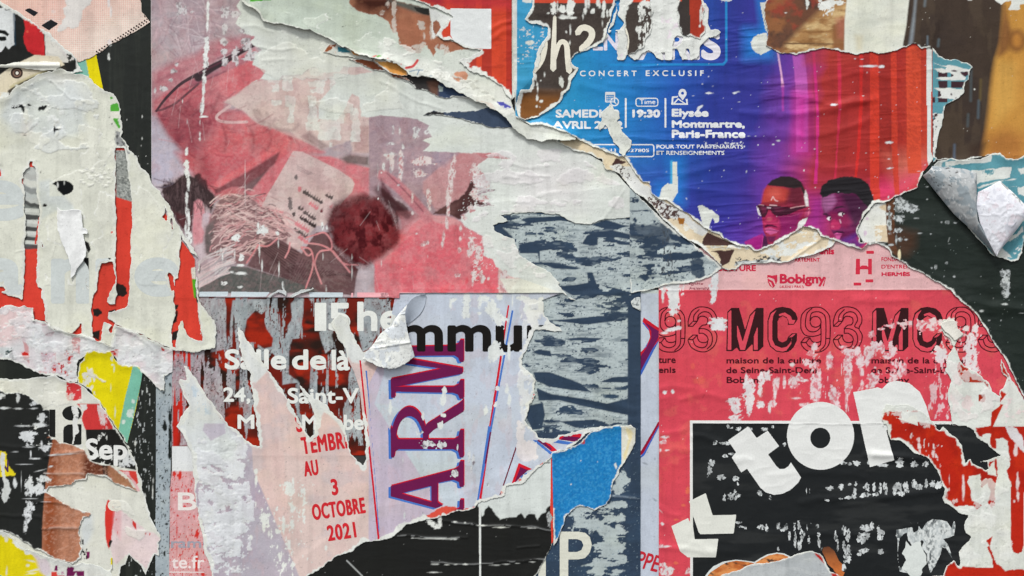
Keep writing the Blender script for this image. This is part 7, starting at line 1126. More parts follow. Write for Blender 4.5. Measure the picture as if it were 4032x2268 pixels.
s = Sheet("cream_torn_poster", "big cream torn sheet down the left side with pale ghost letters and long red gaps", "poster",
  "W:-168,440! A:-60,960 0,955 60,930 110,890 150,850 250,780 330,745 420,700 500,680 600,655 680,675 760,705 800,715 850,730 900,780 960,830 1010,860 1060,875 1105,920 1140,980 1150,1050 1165,1150 1165,1250 1165,1310 1200,1340 1240,1420 1265,1449 B:1310,30 1340,110 1360,150 1420,205 1440,290 1500,350 1545,440 1600,500 1650,580 1700,690 1740,770 1800,850 1830,885 1860,950 1885,1010 1890,1100 1885,1250 1890,1400 C:1910,0 1960,55 2020,115 2050,190 2055,330 2048,405 1960,425 1880,465 1790,445 1700,435 1640,410 1570,400 1500,360 1440,345 1380,290 1300,265 1230,240 1180,215 1100,180 1085,400 1040,390 960,345 890,320 840,300 780,272 690,262 540,240 480,205 440,160 330,150 330,30 300,20 250,0 B:260,1425 200,1400 120,1370 0,1330 W:-168,1150!",
  (220, 222, 209), rgh=4, rim=(4, 12), rimcol=(222, 224, 217), gloss=.1, seed=157, lift=1.6, liftw=18, wr=.8, wsx=90, wsy=150,
  cuts=("B:222,248 240,200 290,150 295,90 325,88 320,120 345,160 350,200 355,380 375,480 388,540 385,620 378,700 362,860 362,950 362,1240 385,1280 412,1305 400,1380 430,1449 C:440,155 330,152 330,30 B:240,1449 235,1380 232,1200 240,1040 245,880 262,780 245,700 265,640 250,560 255,480 240,430 240,340",
        "B:1108,-40! 1190,-40! 1210,40 1225,100 1235,200 1250,350 1265,470 1262,600 1255,800 1258,900 1250,1050 1250,1200 1245,1300 1225,1390 1225,1449 C:1210,20 1130,45 1108,60 B:1105,1400 1125,1370 1112,1200 1108,1000 1108,700 1110,400",
        "B:960,1085 975,1048 1075,1042 1090,1120 1100,1230 1050,1340 1030,1420 1050,1449 C:1110,0 1110,50 1040,70 1045,130 1100,175 C:1070,260 1050,270 1045,240 1080,190 1000,170 980,240 965,340 890,320 890,180 890,0 B:895,1400 930,1280 940,1180",
        "B:1725,775 1760,850 1800,900 1820,940 1862,975 1886,1010 1888,1100 1884,1200 1880,1300 1882,1395 C:1885,60 1910,150 1935,355 1880,350 1790,300 1745,220 1740,150 1700,250 1680,410 1645,400 1640,260 1660,100 1660,20 B:1665,1300 1665,1240 1675,1215 1705,1195 1715,1100 1725,900",
        "B:1570,520 1595,560 1605,650 1580,655 1550,620 1565,580", "B:1630,600 1650,640 1655,730 1640,740 1625,650", "B:1605,1180 1615,1150 1650,1180 1665,1240 1660,1300 1640,1320 1620,1280", "B:390,845 415,860 430,905 405,905", "B:-60,1290 40,1280 60,1310 0,1330 -60,1320", "B:-60,150 18,155 20,230 -60,240", "B:0,90 18,110 0,120", "C:700,270 760,200 770,175 785,180 780,270"))
GH = (201, 208, 207)
s.put(np.clip((s.n(130, 160, 3) - .45) * 2, 0, .5), (212, 214, 203)); s.put(s.area("A:160,840! 500,720! 700,800! 800,960! 820,1250! 700,1300! 300,1280! 100,1240! 0,1100!", 30) * .75, (208, 215, 216)); s.put(s.area("A:360,700! 780,700! 800,760! 560,830!", 20) * .5, (222, 222, 218))
s.put(s.area("A:230,1100! 300,1150! 290,1290! 220,1280!", 30) * .5, (228, 206, 192))
s.ply("A:100,830! 500,700! 850,780! 1000,1000! 900,1449! 100,1449!", 100, 80, .50, (214, 219, 220), .8, 3, .55); s.ply("A:200,1000! 1000,900! 1100,1449! B:1000,300! 300,200!", 70, 90, .55, (226, 227, 216), .6, 5, .6); s.ply("B:400,300! 1100,0! 1700,700! 1700,1300! 400,1300!", 120, 200, .56, (224, 225, 214), .5, 7, .5)
for t_, z, b in (("e", 'B', (-270, 265, 245, 655)), ("e", 'B', (1285, 998, 1722, 1375)), ("n", 'B', (492, 1003, 860, 1440)), ("a", 'B', (-160, 1003, 240, 1365)), ("r", 'B', (915, 1005, 1080, 1300))):
    s.text(t_, z, *b, GH, 12, g=2.5, lvl=0, nm="ghost_letter")
s.paint("B:380,280! 480,260! 560,330! 620,420! 700,500! 720,560! 540,560! 400,640! 380,480!", GH, 14, .8)
s.paint(ell('B', 600, 338, 108, 70), (22, 24, 26), 2); s.paint("B:480,262! 500,300 550,340 560,370 590,395 610,420! 480,420!", (214, 217, 206), 3, 1, 3); s.blobs('B', "558,310,8,34 620,290,5,20", col=WHITE)
s.paint("B:800,830! 850,860! 870,920! 850,960! 820,900!", (30, 30, 30), 3); s.paint("B:800,1003! 852,1003! 852,1449! 835,1340 800,1270 775,1180 772,1090 800,1040", (26, 28, 28), 3, 1, 3); s.scuff("B:790,1150! 855,1150! 855,1370! 790,1370!", .5, 6, 16, WHITE, 8, 5)
s.paint("B:955,1045! 980,1020! 1065,1000! 1065,1035! 1000,1045!", (28, 28, 28), 3); s.blobs('B', "20,1070,24,30 435,505,20,16 395,192,7,12", col=(34, 32, 32), inner=0, wear=False); s.blobs('B', "1072,760,9,12", col=(200, 60, 50), wear=False)
s.blobs('A', "150,1020,36,16 230,1040,16,30 205,1015,26,20 280,1000,20,12 385,1035,20,26 410,1030,26,20 440,1015,14,16 525,1240,12,40 545,1235,30,10 245,1288,16,5", col=(32, 34, 36), wear=False, seed=3)
for q in ("A:1055,920 1085,930 1080,940 1060,945", "A:1062,1000 1110,985 1140,1000 1145,1060 1090,1062 1058,1060", "A:1080,1130 1150,1130 1158,1230 1130,1215 1110,1180"): s.paint(q, (86, 172, 62), 3, 1, 2, gloss=.3)
s.paint("A:1060,1065! 1140,1060! 1140,1130! 1065,1130!", (226, 226, 214), 2); s.paint("A:1105,1250 1150,1260 1165,1330 1230,1410 1240,1460 1190,1460 1140,1400 1100,1330", (150, 152, 152), 3, 1, 4); s.scuff("A:1100,1250! 1170,1260! 1240,1449! 1110,1449!", .6, 12, 5, (90, 92, 92), 8, 12, rot=50); s.line("A:1103,1240! 1103,1449! B:1108,0!", 3, (190, 192, 184)); s.blobs('A', "1070,1180,8,10 1045,1120,10,6", col=(60, 60, 60), wear=False)
s.blobs('B', "1335,125,16,26 1290,10,30,10", col=(140, 40, 36), wear=False)
# torn skin layers on top of it
for q, h in (("A:490,765 530,800 560,850 620,890 680,940 780,950 805,980", .9), ("A:480,770 560,780 640,770", .5), ("A:640,1290 700,1310 800,1330", .4)): s.crease(' '.join(t if k else t for k, t in enumerate(q.split())), 5, h)
s.scuff("A:100,900! 480,860! 640,1000! 640,1260! 200,1240! 40,1100!", .42, 22, 14, (222, 226, 226), 30, 7, dz=.35, wear=False); s.scuff("B:760,180! 1060,120! 1060,340! 780,340!", .6, 16, 9, (228, 229, 220), 20, 8, dz=.9, wear=False)
for c in ("B:1090,0! 1080,260! 1050,320! 1050,1000!", "B:1030,140! 1040,600!", "B:545,720! 530,900! 500,1000!", "A:1010,870! 1020,1100! 1010,1300!", "B:160,950! 240,935!"): s.crease(c, 4, .6)
s.done()
s = Sheet("white_paper_shard", "bright white pointed shard of paper hanging loose on the cream sheet at left", "paper scrap", "B:552,520 600,560 700,545 780,555 792,640 800,720 850,740 845,775 800,780 815,850 835,930 820,990 770,1070 745,1110 730,1160 700,1195 680,1200 690,1080 670,1000 640,960 600,870 585,800 565,720 560,640", (238, 240, 240), rgh=2.5, rim=(0, 0), gloss=.1, seed=163, lift=2.2, liftw=20, base=.8, wr=.7, wsx=50, wsy=60); s.done()

# ---- lower left
s = Sheet("pink_white_scrap", "band of crumpled pink tinted white paper with red cuts, below the big cream sheet", "poster scrap",
  "W:-168,1190! C:-60,40 60,15 250,15 330,30 330,150 400,150 470,180 500,220 620,240 700,265 780,275 880,310 960,350 1060,395 1100,180 1200,220 1340,280 1480,350 1570,398 1650,412! 1645,640! 1600,655 1565,670 1570,820 1530,825 1500,790 1460,745 1420,700 1360,655 1340,620 1280,575 1230,580 1140,575 1110,530 1060,460 950,455 880,450 835,460 830,490 760,525 750,600 750,745 690,735 620,715 560,680 440,680 340,640 280,600 160,545 60,520 W:-168,1420!",
  (216, 219, 220), rgh=4, rim=(3, 12), gloss=.08, seed=167, lift=.8, wr=.6)
s.put(np.clip((s.n(60, 60, 3) - .44) * 3, 0, .8), (224, 208, 212)); s.put(s.area("C:-60,30! 330,30! 300,300! 0,420! -60,400!", 30) * .7, (230, 196, 196)); s.put(s.area("C:390,440! 520,440! 560,600! 600,700! 430,660!", 8) * .9, (208, 186, 196)); s.put(s.area("C:560,440! 700,470! 700,560! 600,520!", 8) * .8, (206, 184, 192)); s.put(s.area("C:240,160! 700,260! 640,440! 320,420!", 20) * .7, (222, 226, 230)); s.put(s.area("C:770,280! 1240,270! 1220,420! 1060,450! 780,440!", 20) * .7, (224, 228, 232))
s.put(s.area("C:405,170 460,165 530,260 500,300 450,300 410,250", 4) * .9, (196, 170, 176)); s.paint("C:-60,400! 80,400! 140,480! 100,540! -60,500!", (196, 204, 206), 10, .8)
for q in ("C:208,295 240,340 275,400 285,560 245,520 205,450 240,440", "C:690,350 700,320 765,280 765,475 700,430", "C:1055,440 1100,430 1130,425 1120,510 1080,480", "C:515,610 535,600 535,670 515,670", "C:660,490 680,485 670,540 655,520", "C:630,420 645,440 640,460", "C:370,630 450,635 445,672 400,660"): s.paint(q, (196, 46, 38), 3, 1, 2)
s.paint("C:1545,400 1575,395 1580,420 1560,440 1545,430", (190, 40, 34), 3, 1, 2)
s.paint("C:100,440 130,435 138,540 110,540 105,500", (34, 52, 50), 3, 1, 2); s.paint("C:205,300 240,310 260,370 230,350", (206, 180, 186), 3); s.scuff("C:400,440! 560,440! 700,700! 440,660!", .5, 6, 12, (190, 60, 64), 20, 6, wear=False, hard=.03); s.scuff("C:560,430! 700,440! 700,620!", .5, 6, 12, (190, 60, 64), 14, 7, wear=False)
s.scuff("C:0,380! 120,380! 100,560! 0,520!", .4, 10, 18, (60, 80, 80), 20, 8, wear=False); s.crease("C:480,200! 700,270! 960,350! 1080,400!", 6, .9); s.crease("C:1110,190! 1300,290! 1440,400! 1480,440!", 6, .9); s.ply(None, 60, 36, .5, (226, 228, 230), .6, 3, .6); s.ply(None, 34, 26, .56, (212, 208, 212), -.4, 5, .5); s.done()
s = Sheet("yellow_poster", "bright yellow torn poster with a slanting mint green stripe along its right edge", "poster",
  "C:755,740 750,640 765,545 820,500 830,460 900,445 950,455 1060,450 1110,530 1140,570 1200,580 1270,575 1330,600 1362,650! 1300,980! 1215,1320 1170,1250 1130,1190 1080,1120 1030,1040 980,960 950,910 905,880 880,840 830,780", (226, 212, 14), rgh=3, rim=(2, 5), gloss=.5, seed=173, lift=.6, wr=.4)
s.put(np.clip((s.n(60, 80, 3) - .5) * 2, 0, .3), (214, 196, 10)); s.paint("C:1275,560! 1370,640! 1215,1330! 1130,1200! 1200,860!", (122, 188, 166), 2); s.paint("C:830,590 850,620 880,600 890,650 940,700 1030,730 980,745 930,710 870,680 840,660", (222, 218, 200), 3, 1, 3, dz=.6, wear=True, gloss=0); s.scuff("C:780,640! 900,640! 920,860! 860,850! 780,740!", .8, 14, 18, (222, 220, 206), 12, 4); s.blobs('C', "1070,510,14,26 1090,600,8,30 1070,570,14,10 1060,790,4,30 1240,1040,34,30 1180,1110,16,20 1100,1020,7,60 1245,1010,30,20 1270,920,14,22 1265,975,8,5", col=(208, 222, 214)); s.done()
s = Sheet("september_poster", "torn cream, red and black poster reading Sep and a big black i, lower left", "poster",
  "W:-168,1400! C:-60,690 0,705 120,715 270,695 440,680 530,665 560,690 640,722 700,740 760,750 810,790 870,850 900,880 950,915 970,970 1030,1040 1090,1150 1130,1200 1170,1270 1210,1330 1260,1400 D:1210,195 1250,270 1300,370 1320,470 1340,540 1360,620 1400,720 1430,840 1470,940 1500,1000 1530,1060 1535,1100 1505,1130 1525,1200 1520,1260 1480,1240 1460,1290 1420,1400 1390,1440 1350,1350 1290,1290 1230,1240 1200,1340 1150,1350 1140,1449 1140,1900! -400,1900!",
  (220, 221, 211), rgh=3.5, rim=(4, 9), gloss=.2, seed=179, lift=.8, wr=.5)
s.paint("C:640,728! 780,755! 780,900 720,910 650,905 636,870!", (212, 62, 66), 3, 1, 2); s.paint("C:735,940! 960,940! 1030,1040! 1100,1180! 820,1190! 800,1150 780,1080 800,1010", (206, 60, 60), 3, 1, 2); s.paint("C:760,940 830,945 835,980 800,1010 770,980", (222, 222, 218), 3, 1, 2); s.paint("C:925,940 970,960 1010,1020 990,1050 1020,1100 1000,1150 965,1130 950,1060", (222, 214, 214), 3, .9, 4); s.scuff("C:930,960! 1030,1040! 1040,1180! 960,1180!", .6, 6, 8, (222, 180, 180), 10, 3); s.scuff("C:640,780! 780,780! 780,900! 640,890!", .4, 14, 6, (228, 200, 200), 12, 4)
s.paint("C:820,1185! 1100,1180! 1220,1330! D:1200,190! 1290,380! 1300,440! 880,360! 830,200!", (34, 34, 33), 3); s.paint("C:530,995 535,1250 565,1310 690,1330 800,1380 830,1440 870,1449 1200,1600! 800,1500! 400,1449! 476,1240! 476,995!", (34, 35, 33), 0.5, 0)
s.scuff("D:880,160! 1000,60! 1060,180! 1000,340! 880,340!", .55, 10, 14, (216, 218, 216), 14, 5); s.scuff("D:1100,260! 1240,200! 1300,420! 1120,420!", .72, 20, 20, (210, 214, 216), 14, 6); s.scuff("D:900,200! 1300,200! 1300,430! 900,400!", .4, 10, 16, (214, 216, 216), 14, 16)
s.paint("D:1135,440! 1300,450! 1320,560 1290,590 1260,540 1200,480", (214, 66, 58), 3, 1, 2); s.paint("D:1160,450 1230,450 1240,500 1300,560 1340,640! 1310,640! 1250,520", (228, 180, 184), 3, 1, 2)
s.paint("D:1030,720 1060,725 1100,830 1085,1000 1060,1130 1040,1200 1010,1100 1000,900 1010,780", (214, 58, 50), 3, 1, 2); s.paint("D:1100,830 1160,820 1220,880 1300,930 1400,1020 1480,1040 1530,1080 1520,1250 1400,1380 1200,1240 1100,1340 1060,1200 1080,1000", (226, 206, 208), 5, .9, 4); s.put(s.area("D:1090,830! 1160,820! 1150,1100! 1080,1000!", 14) * .7, (232, 176, 182)); s.paint("D:1255,905 1300,945 1303,1005 1270,970", (206, 56, 50), 3, 1, 2); s.blobs('D', "1390,1040,7,14 1428,1050,7,14 1122,1030,5,16 1110,910,5,8", col=(206, 56, 50), wear=False)
s.put(s.area("D:800,880! 880,860! 900,1000! 860,1100! 800,1180! 770,1000!", 20) * .8, (206, 212, 214)); s.paint("D:1035,1130 1050,1100 1075,1110 1050,1170", (40, 36, 36), 3, 1, 2)
s.paint("D:825,1215! 858,1215 855,1270 830,1290!", (120, 30, 84), 3); s.scuff("D:775,1060! 830,1160! 850,1290! 790,1290!", .6, 8, 10, (40, 38, 40), 10, 9)
s.ply("C:-60,690! 500,690! 900,900! 500,1000! -60,840!", 60, 40, .5, (228, 228, 218), .5, 3); s.ply("D:500,560! 1100,600! 1450,1000! 1300,1200! 1000,700!", 60, 50, .52, (228, 228, 220), .6, 4)
s.shape("letter_i", ell('C', 690, 1030, 92, 70), (32, 34, 33), 0, 0, worn=True); s.shape("letter_i", "C:608,1190! 615,1160! 650,1138! 700,1134! 780,1134! 780,1449! 608,1449!", (32, 34, 33), 0, 0); s.shape("letter_bar", "C:476,995! 532,995! 532,1260! 476,1250!", (32, 34, 33))
s.paint("C:690,960 740,960 750,1000 745,1130 760,1200 720,1240 700,1320 760,1400 D:800,200 700,200 660,190 C:690,1330 700,1250 695,1150 700,1050", (218, 220, 218), 3, .95, 4, wear=True); s.scuff("C:690,960! 780,960! 780,1130! 690,1130!", .5, 6, 12, (60, 62, 62), 8, 12, wear=False)
s.text("Sep", 'D', 818, 138, 1215, 400, (228, 229, 226), 3.2, lvl=2, worn=False); s.text("e", 'D', 1030, 722, 1160, 830, (226, 224, 212), 2.6, lvl=1); s.done()
s = Sheet("brown_skin_poster", "torn black poster with a close photo of wrinkled brown skin, creased sideways, lower left", "poster",
  "W:-168,1545! C:-60,790 0,800 60,840 120,840 180,835 240,850 270,870 330,905 380,940 405,960 420,1000 476,1000! 476,1240 500,1270 545,1290 570,1310 640,1320 700,1330 770,1350 810,1370 840,1410 D:845,280 870,340 930,370 1040,395 1100,425 1170,485 1230,520 1250,560 1275,600 1312,638 1250,620 1150,590 1100,570 1040,530 1000,505 950,495 880,480 840,475 830,530 780,535 730,540 690,580 640,570 600,590 530,590 480,600 455,645 520,690 580,725 640,760 690,805 770,815 820,830 870,853 850,880 810,890 790,930 770,990 765,1040 780,1080 770,1130 790,1180 770,1230 780,1270 740,1310 690,1325 620,1300 540,1290 480,1250 400,1200 330,1180 280,1130 220,1105 160,1060 100,1035 40,1020 0,1020 W:-168,2090!",
  (31, 33, 32), rgh=3, rim=(2, 6), gloss=.7, seed=181, lift=1.0, wr=.5, mat=M_GLOSS)
s.paint("C:460,1260! D:520,100! 450,500! 430,700! 415,900! 405,1449! 1400,1449! 1400,300! 800,60!", (186, 128, 100), 4, 1); sk = s.area("C:460,1260! D:520,100! 450,500! 430,700! 415,900! 405,1449! 1400,1449! 1400,300! 800,60!", 8)
s.put(sk * s.area("D:440,60! 560,90! 560,600! 540,1449! 400,1449! 420,700!", 40), (150, 78, 44)); s.put(sk * s.area("D:800,250! 860,330! 1040,380! 1030,500! 880,490! 830,540! 790,500!", 26), (96, 46, 28)); s.put(sk * s.area("D:985,380! 1035,390! 1030,510! 990,500!", 8), (36, 30, 28)); s.put(sk * np.clip((s.n(9, 7, 5, 4, 30) - .48) * 4, 0, .35), (140, 90, 66)); s.put(sk * np.clip((s.n(12, 8, 6, 4, -20) - .55) * 4, 0, .3), (216, 168, 146)); s.put(sk * s.area("D:1040,420! 1250,540! 1300,640! 1100,560!", 30) * .5, (150, 110, 70))
s.scuff("D:180,0! 520,0! 520,260! 380,260!", .32, 18, 6, WHITE, 20, 3); s.blobs('C', "180,880,18,40 340,930,40,24 0,870,50,26 60,980,70,12 180,985,40,8 320,985,50,8 410,1070,50,50 390,1140,60,20 250,1150,90,8 270,1260,70,60 240,1220,40,30 455,1345,50,14 450,1365,30,26 290,1350,50,5 405,1330,10,40", inner=.15, col=(214, 218, 220)); s.paint("C:60,530", (0, 0, 0)) if False else None
s.blobs('D', "290,600,50,70 380,610,40,60 420,520,60,30 290,780,50,40 270,870,34,60 250,980,20,70 60,660,40,70 150,560,18,50 450,640,60,26 600,290,140,8,-4 340,330,50,10 490,405,26,8,-10 460,470,30,6 400,440,50,4,-14 210,540,4,60 300,290,8,40 420,230,50,22 290,710,60,5 440,740,40,4 240,385,60,4 150,265,30,4", inner=.35, col=(216, 220, 222), incol=(50, 50, 52))
s.paint("D:-60,250 60,262 80,290 70,330 100,420 160,470 150,495 -60,500!", (226, 208, 30), 3, 1, 3); s.paint("D:20,270 50,300 60,400 50,480 90,560 120,620 90,700 50,750 20,690 40,600 20,500 10,380", (212, 216, 216), 3, .95, 4, wear=True); s.text("IN", 'D', -10, 345, 90, 458, (78, 50, 84), 1.2)
for c, h in (("D:440,300! 600,290! 800,265!", 1.8), ("D:430,470! 600,460! 800,480!", 1.2), ("D:350,740! 500,740! 640,760!", 1.8), ("D:415,990! 560,980! 740,975!", 2.0), ("D:-60,860! 200,870! 400,880!", 1.0), ("D:-60,200! 200,215! 400,210!", .8)): s.crease(c, 8, h, col=(222, 200, 190) if 'D:4' in c else None, alpha=.35)
s.done()
s = Sheet("yellow_torn_poster", "torn yellow poster with wide white rim and plum marks in the bottom left corner", "poster",
  "W:-168,2070! D:-60,1020 30,1020 60,1040 130,1080 170,1130 230,1180 320,1200 390,1240 480,1260 550,1290 640,1310 720,1330 780,1320 860,1330 960,1350 1030,1400 1075,1380! 1075,1270! 1060,1270! 1060,1400 1080,1449 1080,1900! -400,1900!", (224, 208, 18), rgh=3.5, rim=(14, 30), gloss=.4, seed=191, lift=1.2, wr=.5)
s.paint("D:120,1120 200,1170 330,1220 500,1270 700,1330 900,1350 1030,1400 1080,1900! 450,1900! 450,1449 400,1400 370,1340 350,1290 300,1240 240,1210 180,1180", (220, 222, 216), 3, 1, 4, gloss=0, wear=True); s.put(s.area("D:320,1230! 460,1260! 500,1400! 440,1449! 380,1400! 350,1290!", 12) * .8, (212, 196, 206)); s.scuff("D:500,1300! 650,1300! 640,1449! 500,1449!", .4, 8, 14, (190, 150, 170), 20, 4)
s.paint("D:640,1449 650,1370 680,1330 740,1322 715,1360 705,1400 810,1398! 805,1449! 740,1449 730,1410 710,1449", (114, 32, 84), 3, 1, 2); s.paint("D:525,1390 535,1350 550,1330 555,1395", (114, 32, 84), 3, 1, 2); s.paint("D:570,1300 580,1295 588,1320 575,1335", (114, 32, 84), 2); s.paint("D:495,1405! 548,1403! 552,1440 620,1440 630,1449! 640,1900! 495,1900!", (216, 70, 60), 3); s.paint("D:-60,1420! 50,1449! 60,1900! -60,1900!", (120, 186, 166), 3)
s.blobs('D', "300,1300,50,10,10 330,1390,60,10,-14 300,1420,60,10,-10 70,1080,20,40 270,1340,20,14 70,1400,10,50", col=(222, 220, 196)); s.paint(ell('D', 900, 1320, 120, 90, 200, 340), (210, 212, 210), 6, .6); s.done()

# ================================================================== curled flaps
def curl(name, label, cat, fn, nu, nv, mat, thick=.5, group=None):
    """a free curl of paper: fn(u,v) -> plan x, plan y, height mm, rgb ; given a real thickness"""
    V, C = [], []
    for side in (0, 1):
        for j in range(nv + 1):
            for i in range(nu + 1):
                x, y, h, c, e = fn(i / nu, j / nv); h = h - side * thick; V.append(((x - 2016) * K, -h * .001 - .002, ZC - (y - 1134) * K)); C.append((*lin(c if side == 0 else (212, 216, 216)), e))
    Fc = []; n1 = (nu + 1) * (nv + 1)
    ix = lambda i, j, s_: s_ * n1 + j * (nu + 1) + i
    for j in range(nv):
        for i in range(nu):
            Fc.append((ix(i, j + 1, 0), ix(i + 1, j + 1, 0), ix(i + 1, j, 0), ix(i, j, 0))); Fc.append((ix(i, j, 1), ix(i + 1, j, 1), ix(i + 1, j + 1, 1), ix(i, j + 1, 1)))
    for i in range(nu): Fc.append((ix(i, 0, 0), ix(i + 1, 0, 0), ix(i + 1, 0, 1), ix(i, 0, 1))); Fc.append((ix(i + 1, nv, 0), ix(i, nv, 0), ix(i, nv, 1), ix(i + 1, nv, 1)))
    for j in range(nv): Fc.append((ix(0, j + 1, 0), ix(0, j, 0), ix(0, j, 1), ix(0, j + 1, 1))); Fc.append((ix(nu, j, 0), ix(nu, j + 1, 0), ix(nu, j + 1, 1), ix(nu, j, 1)))
    me = bpy.data.meshes.new(name); me.from_pydata(V, [], Fc); me.update()
    ca = me.color_attributes.new("print", 'FLOAT_COLOR', 'POINT'); ca.data.foreach_set("color", np.array(C, F32).ravel())
    me.polygons.foreach_set("use_smooth", np.ones(len(Fc), bool)); o = new_obj(name, me, mat); tag(o, label, cat, group); return o
def lerp(a, b, t): return a + (b - a) * t
def pathpt(pts, t):
    n = len(pts) - 1; k = min(n - 1, int(t * n)); f = t * n - k; return (lerp(pts[k][0], pts[k + 1][0], f), lerp(pts[k][1], pts[k + 1][1], f))
def stk(x, y):
    i = int((x - GX0) / R); j = int((y - GY0) / R); return float(S[min(max(j, 0), NH - 1), min(max(i, 0), NW - 1)])
def P_(z, s): return [cv(z, *map(float, t.split(','))) for t in s.split()]
# right: the teal poster rolled over itself along its left edge, white back outwards
EL = P_('R', "1437,225 1530,345 1640,480 1730,590 1850,700 1960,800 2060,905 2125,990"); ER = P_('R', "1520,135 1700,150 1830,165 1940,205 1935,420 1920,600 2000,760 2120,975")
ssn = random.Random(8)
def nz(x, y, s_, sd, o=3): return float(fbm(np.array([x]), np.array([y]), s_, s_, sd, o)[0])
def f1(u, v):
    a = pathpt(EL, v); b = pathpt(ER, v); x = lerp(a[0], b[0], u); y = lerp(a[1], b[1], u)
    rd = 1 - abs(2 * nz(x, y, 40, 41, 3) - 1); h = 6 * max(0, rd - .82) + 26 * math.sin(math.pi * min(1, u * .9 + .02)) ** .7 * (.15 + .85 * math.sin(math.pi * min(.97, .12 + v * .86)) ** .6) + 4 + 1.2 * nz(x, y, 40, 3)
    n_ = nz(x, y, 36, 5); g = (172, 176, 178) if n_ < .5 else (146, 156, 162)
    if nz(x, y, 9, 9) > .66 and nz(x, y, 60, 12) > .56: g = (200, 203, 204)
    if nz(x, y, 8, 19) > .74 and v < .25: g = (70, 66, 66)
    return x, y, h + stk(x, y) * .0 + 3, g, .35
curl("curled_grey_flap", "grey diagonal paper roll hanging over the dark green poster, beside the bright white curled leaf", "paper flap", f1, 60, 90, M_PAPER)
BL_ = P_('R', "1945,385 1930,520 1950,640 1990,760 2060,880 2122,992"); BR_ = P_('R', "2160,277 2260,370 2350,460 2430,560 2400,650 2320,720"); BT = None
def f2(u, v):
    # four sided leaf: left edge rises from the roll, right edge free
    L_ = P_('R', "1945,385 1925,520 1960,680 2040,850 2122,992"); R_ = P_('R', "2155,277 2300,420 2430,560 2320,720 2125,975")
    a = pathpt(L_, v); b = pathpt(R_, v); x = lerp(a[0], b[0], u); y = lerp(a[1], b[1], u)
    h = 11 + 22 * math.sin(math.pi * (.12 + .6 * u)) * (.35 + .65 * math.sin(math.pi * min(1, .1 + v * .85))) - 6 * u + 1.0 * nz(x, y, 50, 6)
    rd = 1 - abs(2 * nz(x, y, 46, 43, 3) - 1); h += 6 * max(0, rd - .84)
    c = (226, 228, 236) if nz(x, y, 60, 4) > .42 else (212, 214, 224)
    if nz(x, y, 22, 47) > .62: c = (222, 216, 224)
    if nz(x, y, 7, 21) > .82: c = (170, 172, 176)
    if u > .93 and v < .4: c = (170, 172, 172)
    if (1 - u) < .1 and nz(x, y, 12, 8) > .5: c = (232, 234, 236)
    return x, y, h + 4, c, .5
curl("white_curled_leaf", "big bright white curled paper leaf at the right edge, in front of the teal poster", "paper flap", f2, 70, 80, M_PAPER)
# centre: corner of the blue sheet folded forward
CL = P_('Z', "498,160 430,235 375,305 345,368 290,400 240,440 180,530 110,610 72,680"); CR = P_('Z', "498,160 482,212 478,270 486,340 500,420 518,490 538,560 553,610 566,655")
def f3(u, v):
    a = pathpt(CL, v); b = pathpt(CR, v); x = lerp(a[0], b[0], u); y = lerp(a[1], b[1], u)
    if v > .7: k = (v - .7) / .3; y += 44 * k * math.sin(math.pi * min(1, u ** 1.15)) + (nz(x, 0, 7, 4) - .5) * 10 * k
    h = 5 + 10 * u * (1 - .45 * v) + 3 * math.sin(math.pi * u) + 1.8 * nz(x, y, 30, 7, 2) + .5 * nz(x, y, 11, 9, 2)
    h += 2.2 * math.exp(-((y - (1375 - (x - 1440) * .16)) / 3.5) ** 2)
    c = (226, 229, 226) if nz(x, y, 24, 3) > .45 else (206, 212, 217)
    if nz(x, y, 5, 31) > .70: c = (178, 180, 182)
    rd = 1 - abs(2 * nz(x, y, 60, 41, 2) - 1); h += 1.6 * max(0, rd - .8) * 5
    return x, y, h + stk(x, y), c, .1
curl("folded_white_corner", "crumpled white folded corner of paper hanging before the black word fragment mmun", "paper flap", f3, 70, 100, M_PAPER)
def f4(u, v):
    a = pathpt(P_('Z', "668,68 610,76 560,92 520,125 496,165 483,215 479,270 487,345"), v); b = pathpt(P_('Z', "670,72 668,120 660,170 640,220 610,265 570,300 530,330 492,350"), v); x = lerp(a[0], b[0], u); y = lerp(a[1], b[1], u)
    return x, y, stk(x, y) + .8 + 15 * (1 - u) ** 1.6 * math.sin(math.pi * min(.95, .04 + v * .62)), (190, 200, 214), .3
curl("lifted_blue_fold", "small pale blue fold where the sheet lifts, at the top of the crumpled white corner", "paper flap", f4, 24, 30, M_PAPER)
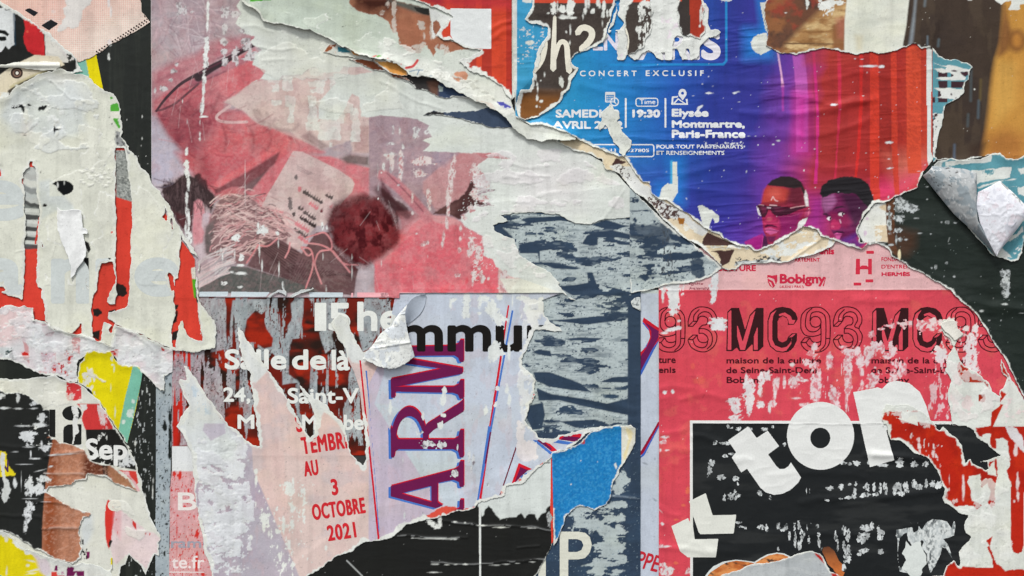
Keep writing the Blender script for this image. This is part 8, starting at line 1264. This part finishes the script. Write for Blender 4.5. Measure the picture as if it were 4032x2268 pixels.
# small scrap on the rose poster
s = Sheet("white_paper_scrap", "small white scrap stuck between the right hand C and 9 on the rose poster", "paper scrap", "S:1620,400 1700,385 1745,390 1770,470 1825,515 1780,560 1740,580 1700,530 1650,500 1620,440", (228, 226, 222), rgh=2.5, rim=(0, 0), gloss=.05, seed=197, lift=1.2); s.done()
# strip of white hanging left of the navy, and odd thick scraps
s = Sheet("white_paper_scrap", "small egg shaped white scrap at the right edge of the navy poster", "paper scrap", "O:200,210 230,175 270,165 297,170 297,300 260,290 220,265", (210, 216, 216), rgh=2, rim=(0, 3), gloss=.05, seed=199, lift=.8); s.scuff(None, .5, 6, 6, (120, 126, 130), 5, 3, wear=False); s.done()
s = Sheet("blue_dotted_poster", "bright speckled blue torn poster piece with a cream strip, pointing down beside the letter P", "poster",
  "L:1625,290! 1640,265 1740,245 1840,205 1890,175 1935,125 1990,80 2110,40 2200,25! 2285,20 2380,15 2420,40! 2415,180 2380,250 2330,330 2290,400 2260,440 2260,480 2210,540 2190,620 2185,700 2150,770 2090,800 2030,825 1960,800 1900,790 1850,800 1800,850 1760,890 1740,960 1700,1050 1680,1110 1640,1160 1637,800!", (34, 128, 192), rgh=3, rim=(4, 9), gloss=.4, seed=211, lift=1.0, wr=.3)
s.put(np.clip((s.n(7, 7, 3, 3) - .5) * 4, 0, .6), (70, 158, 212)); s.put(np.clip((s.n(7, 7, 5, 3) - .55) * 4, 0, .5), (20, 104, 176)); s.put(s.area("L:1640,900! 1760,900! 1700,1180! 1630,1180!", 20) * .3, (24, 100, 160))
s.paint("L:2286,-40! 2460,-40! 2460,500! 2286,500!", (222, 222, 208), 2, gloss=0); s.put(s.area("L:2310,20 2380,60 2400,100 2360,200 2330,330 2320,420 2300,300 2340,200 2350,120", 6), (226, 214, 170)); s.scuff("L:2290,0! 2420,0! 2400,200! 2290,360!", .45, 10, 12, (228, 228, 220), 10, 4, dz=.3)
s.blobs('L', "1915,150,24,40 2130,25,40,14 2250,12,20,6 1875,165,10,12", col=(204, 62, 30), wear=False); s.blobs('L', "2230,400,14,34,-20 1900,350,6,6 2060,360,5,5 1805,575,8,8", col=WHITE); s.blobs('P', "340,30,8,14 210,20,16,8", col=(180, 50, 34), wear=False)
s.done()
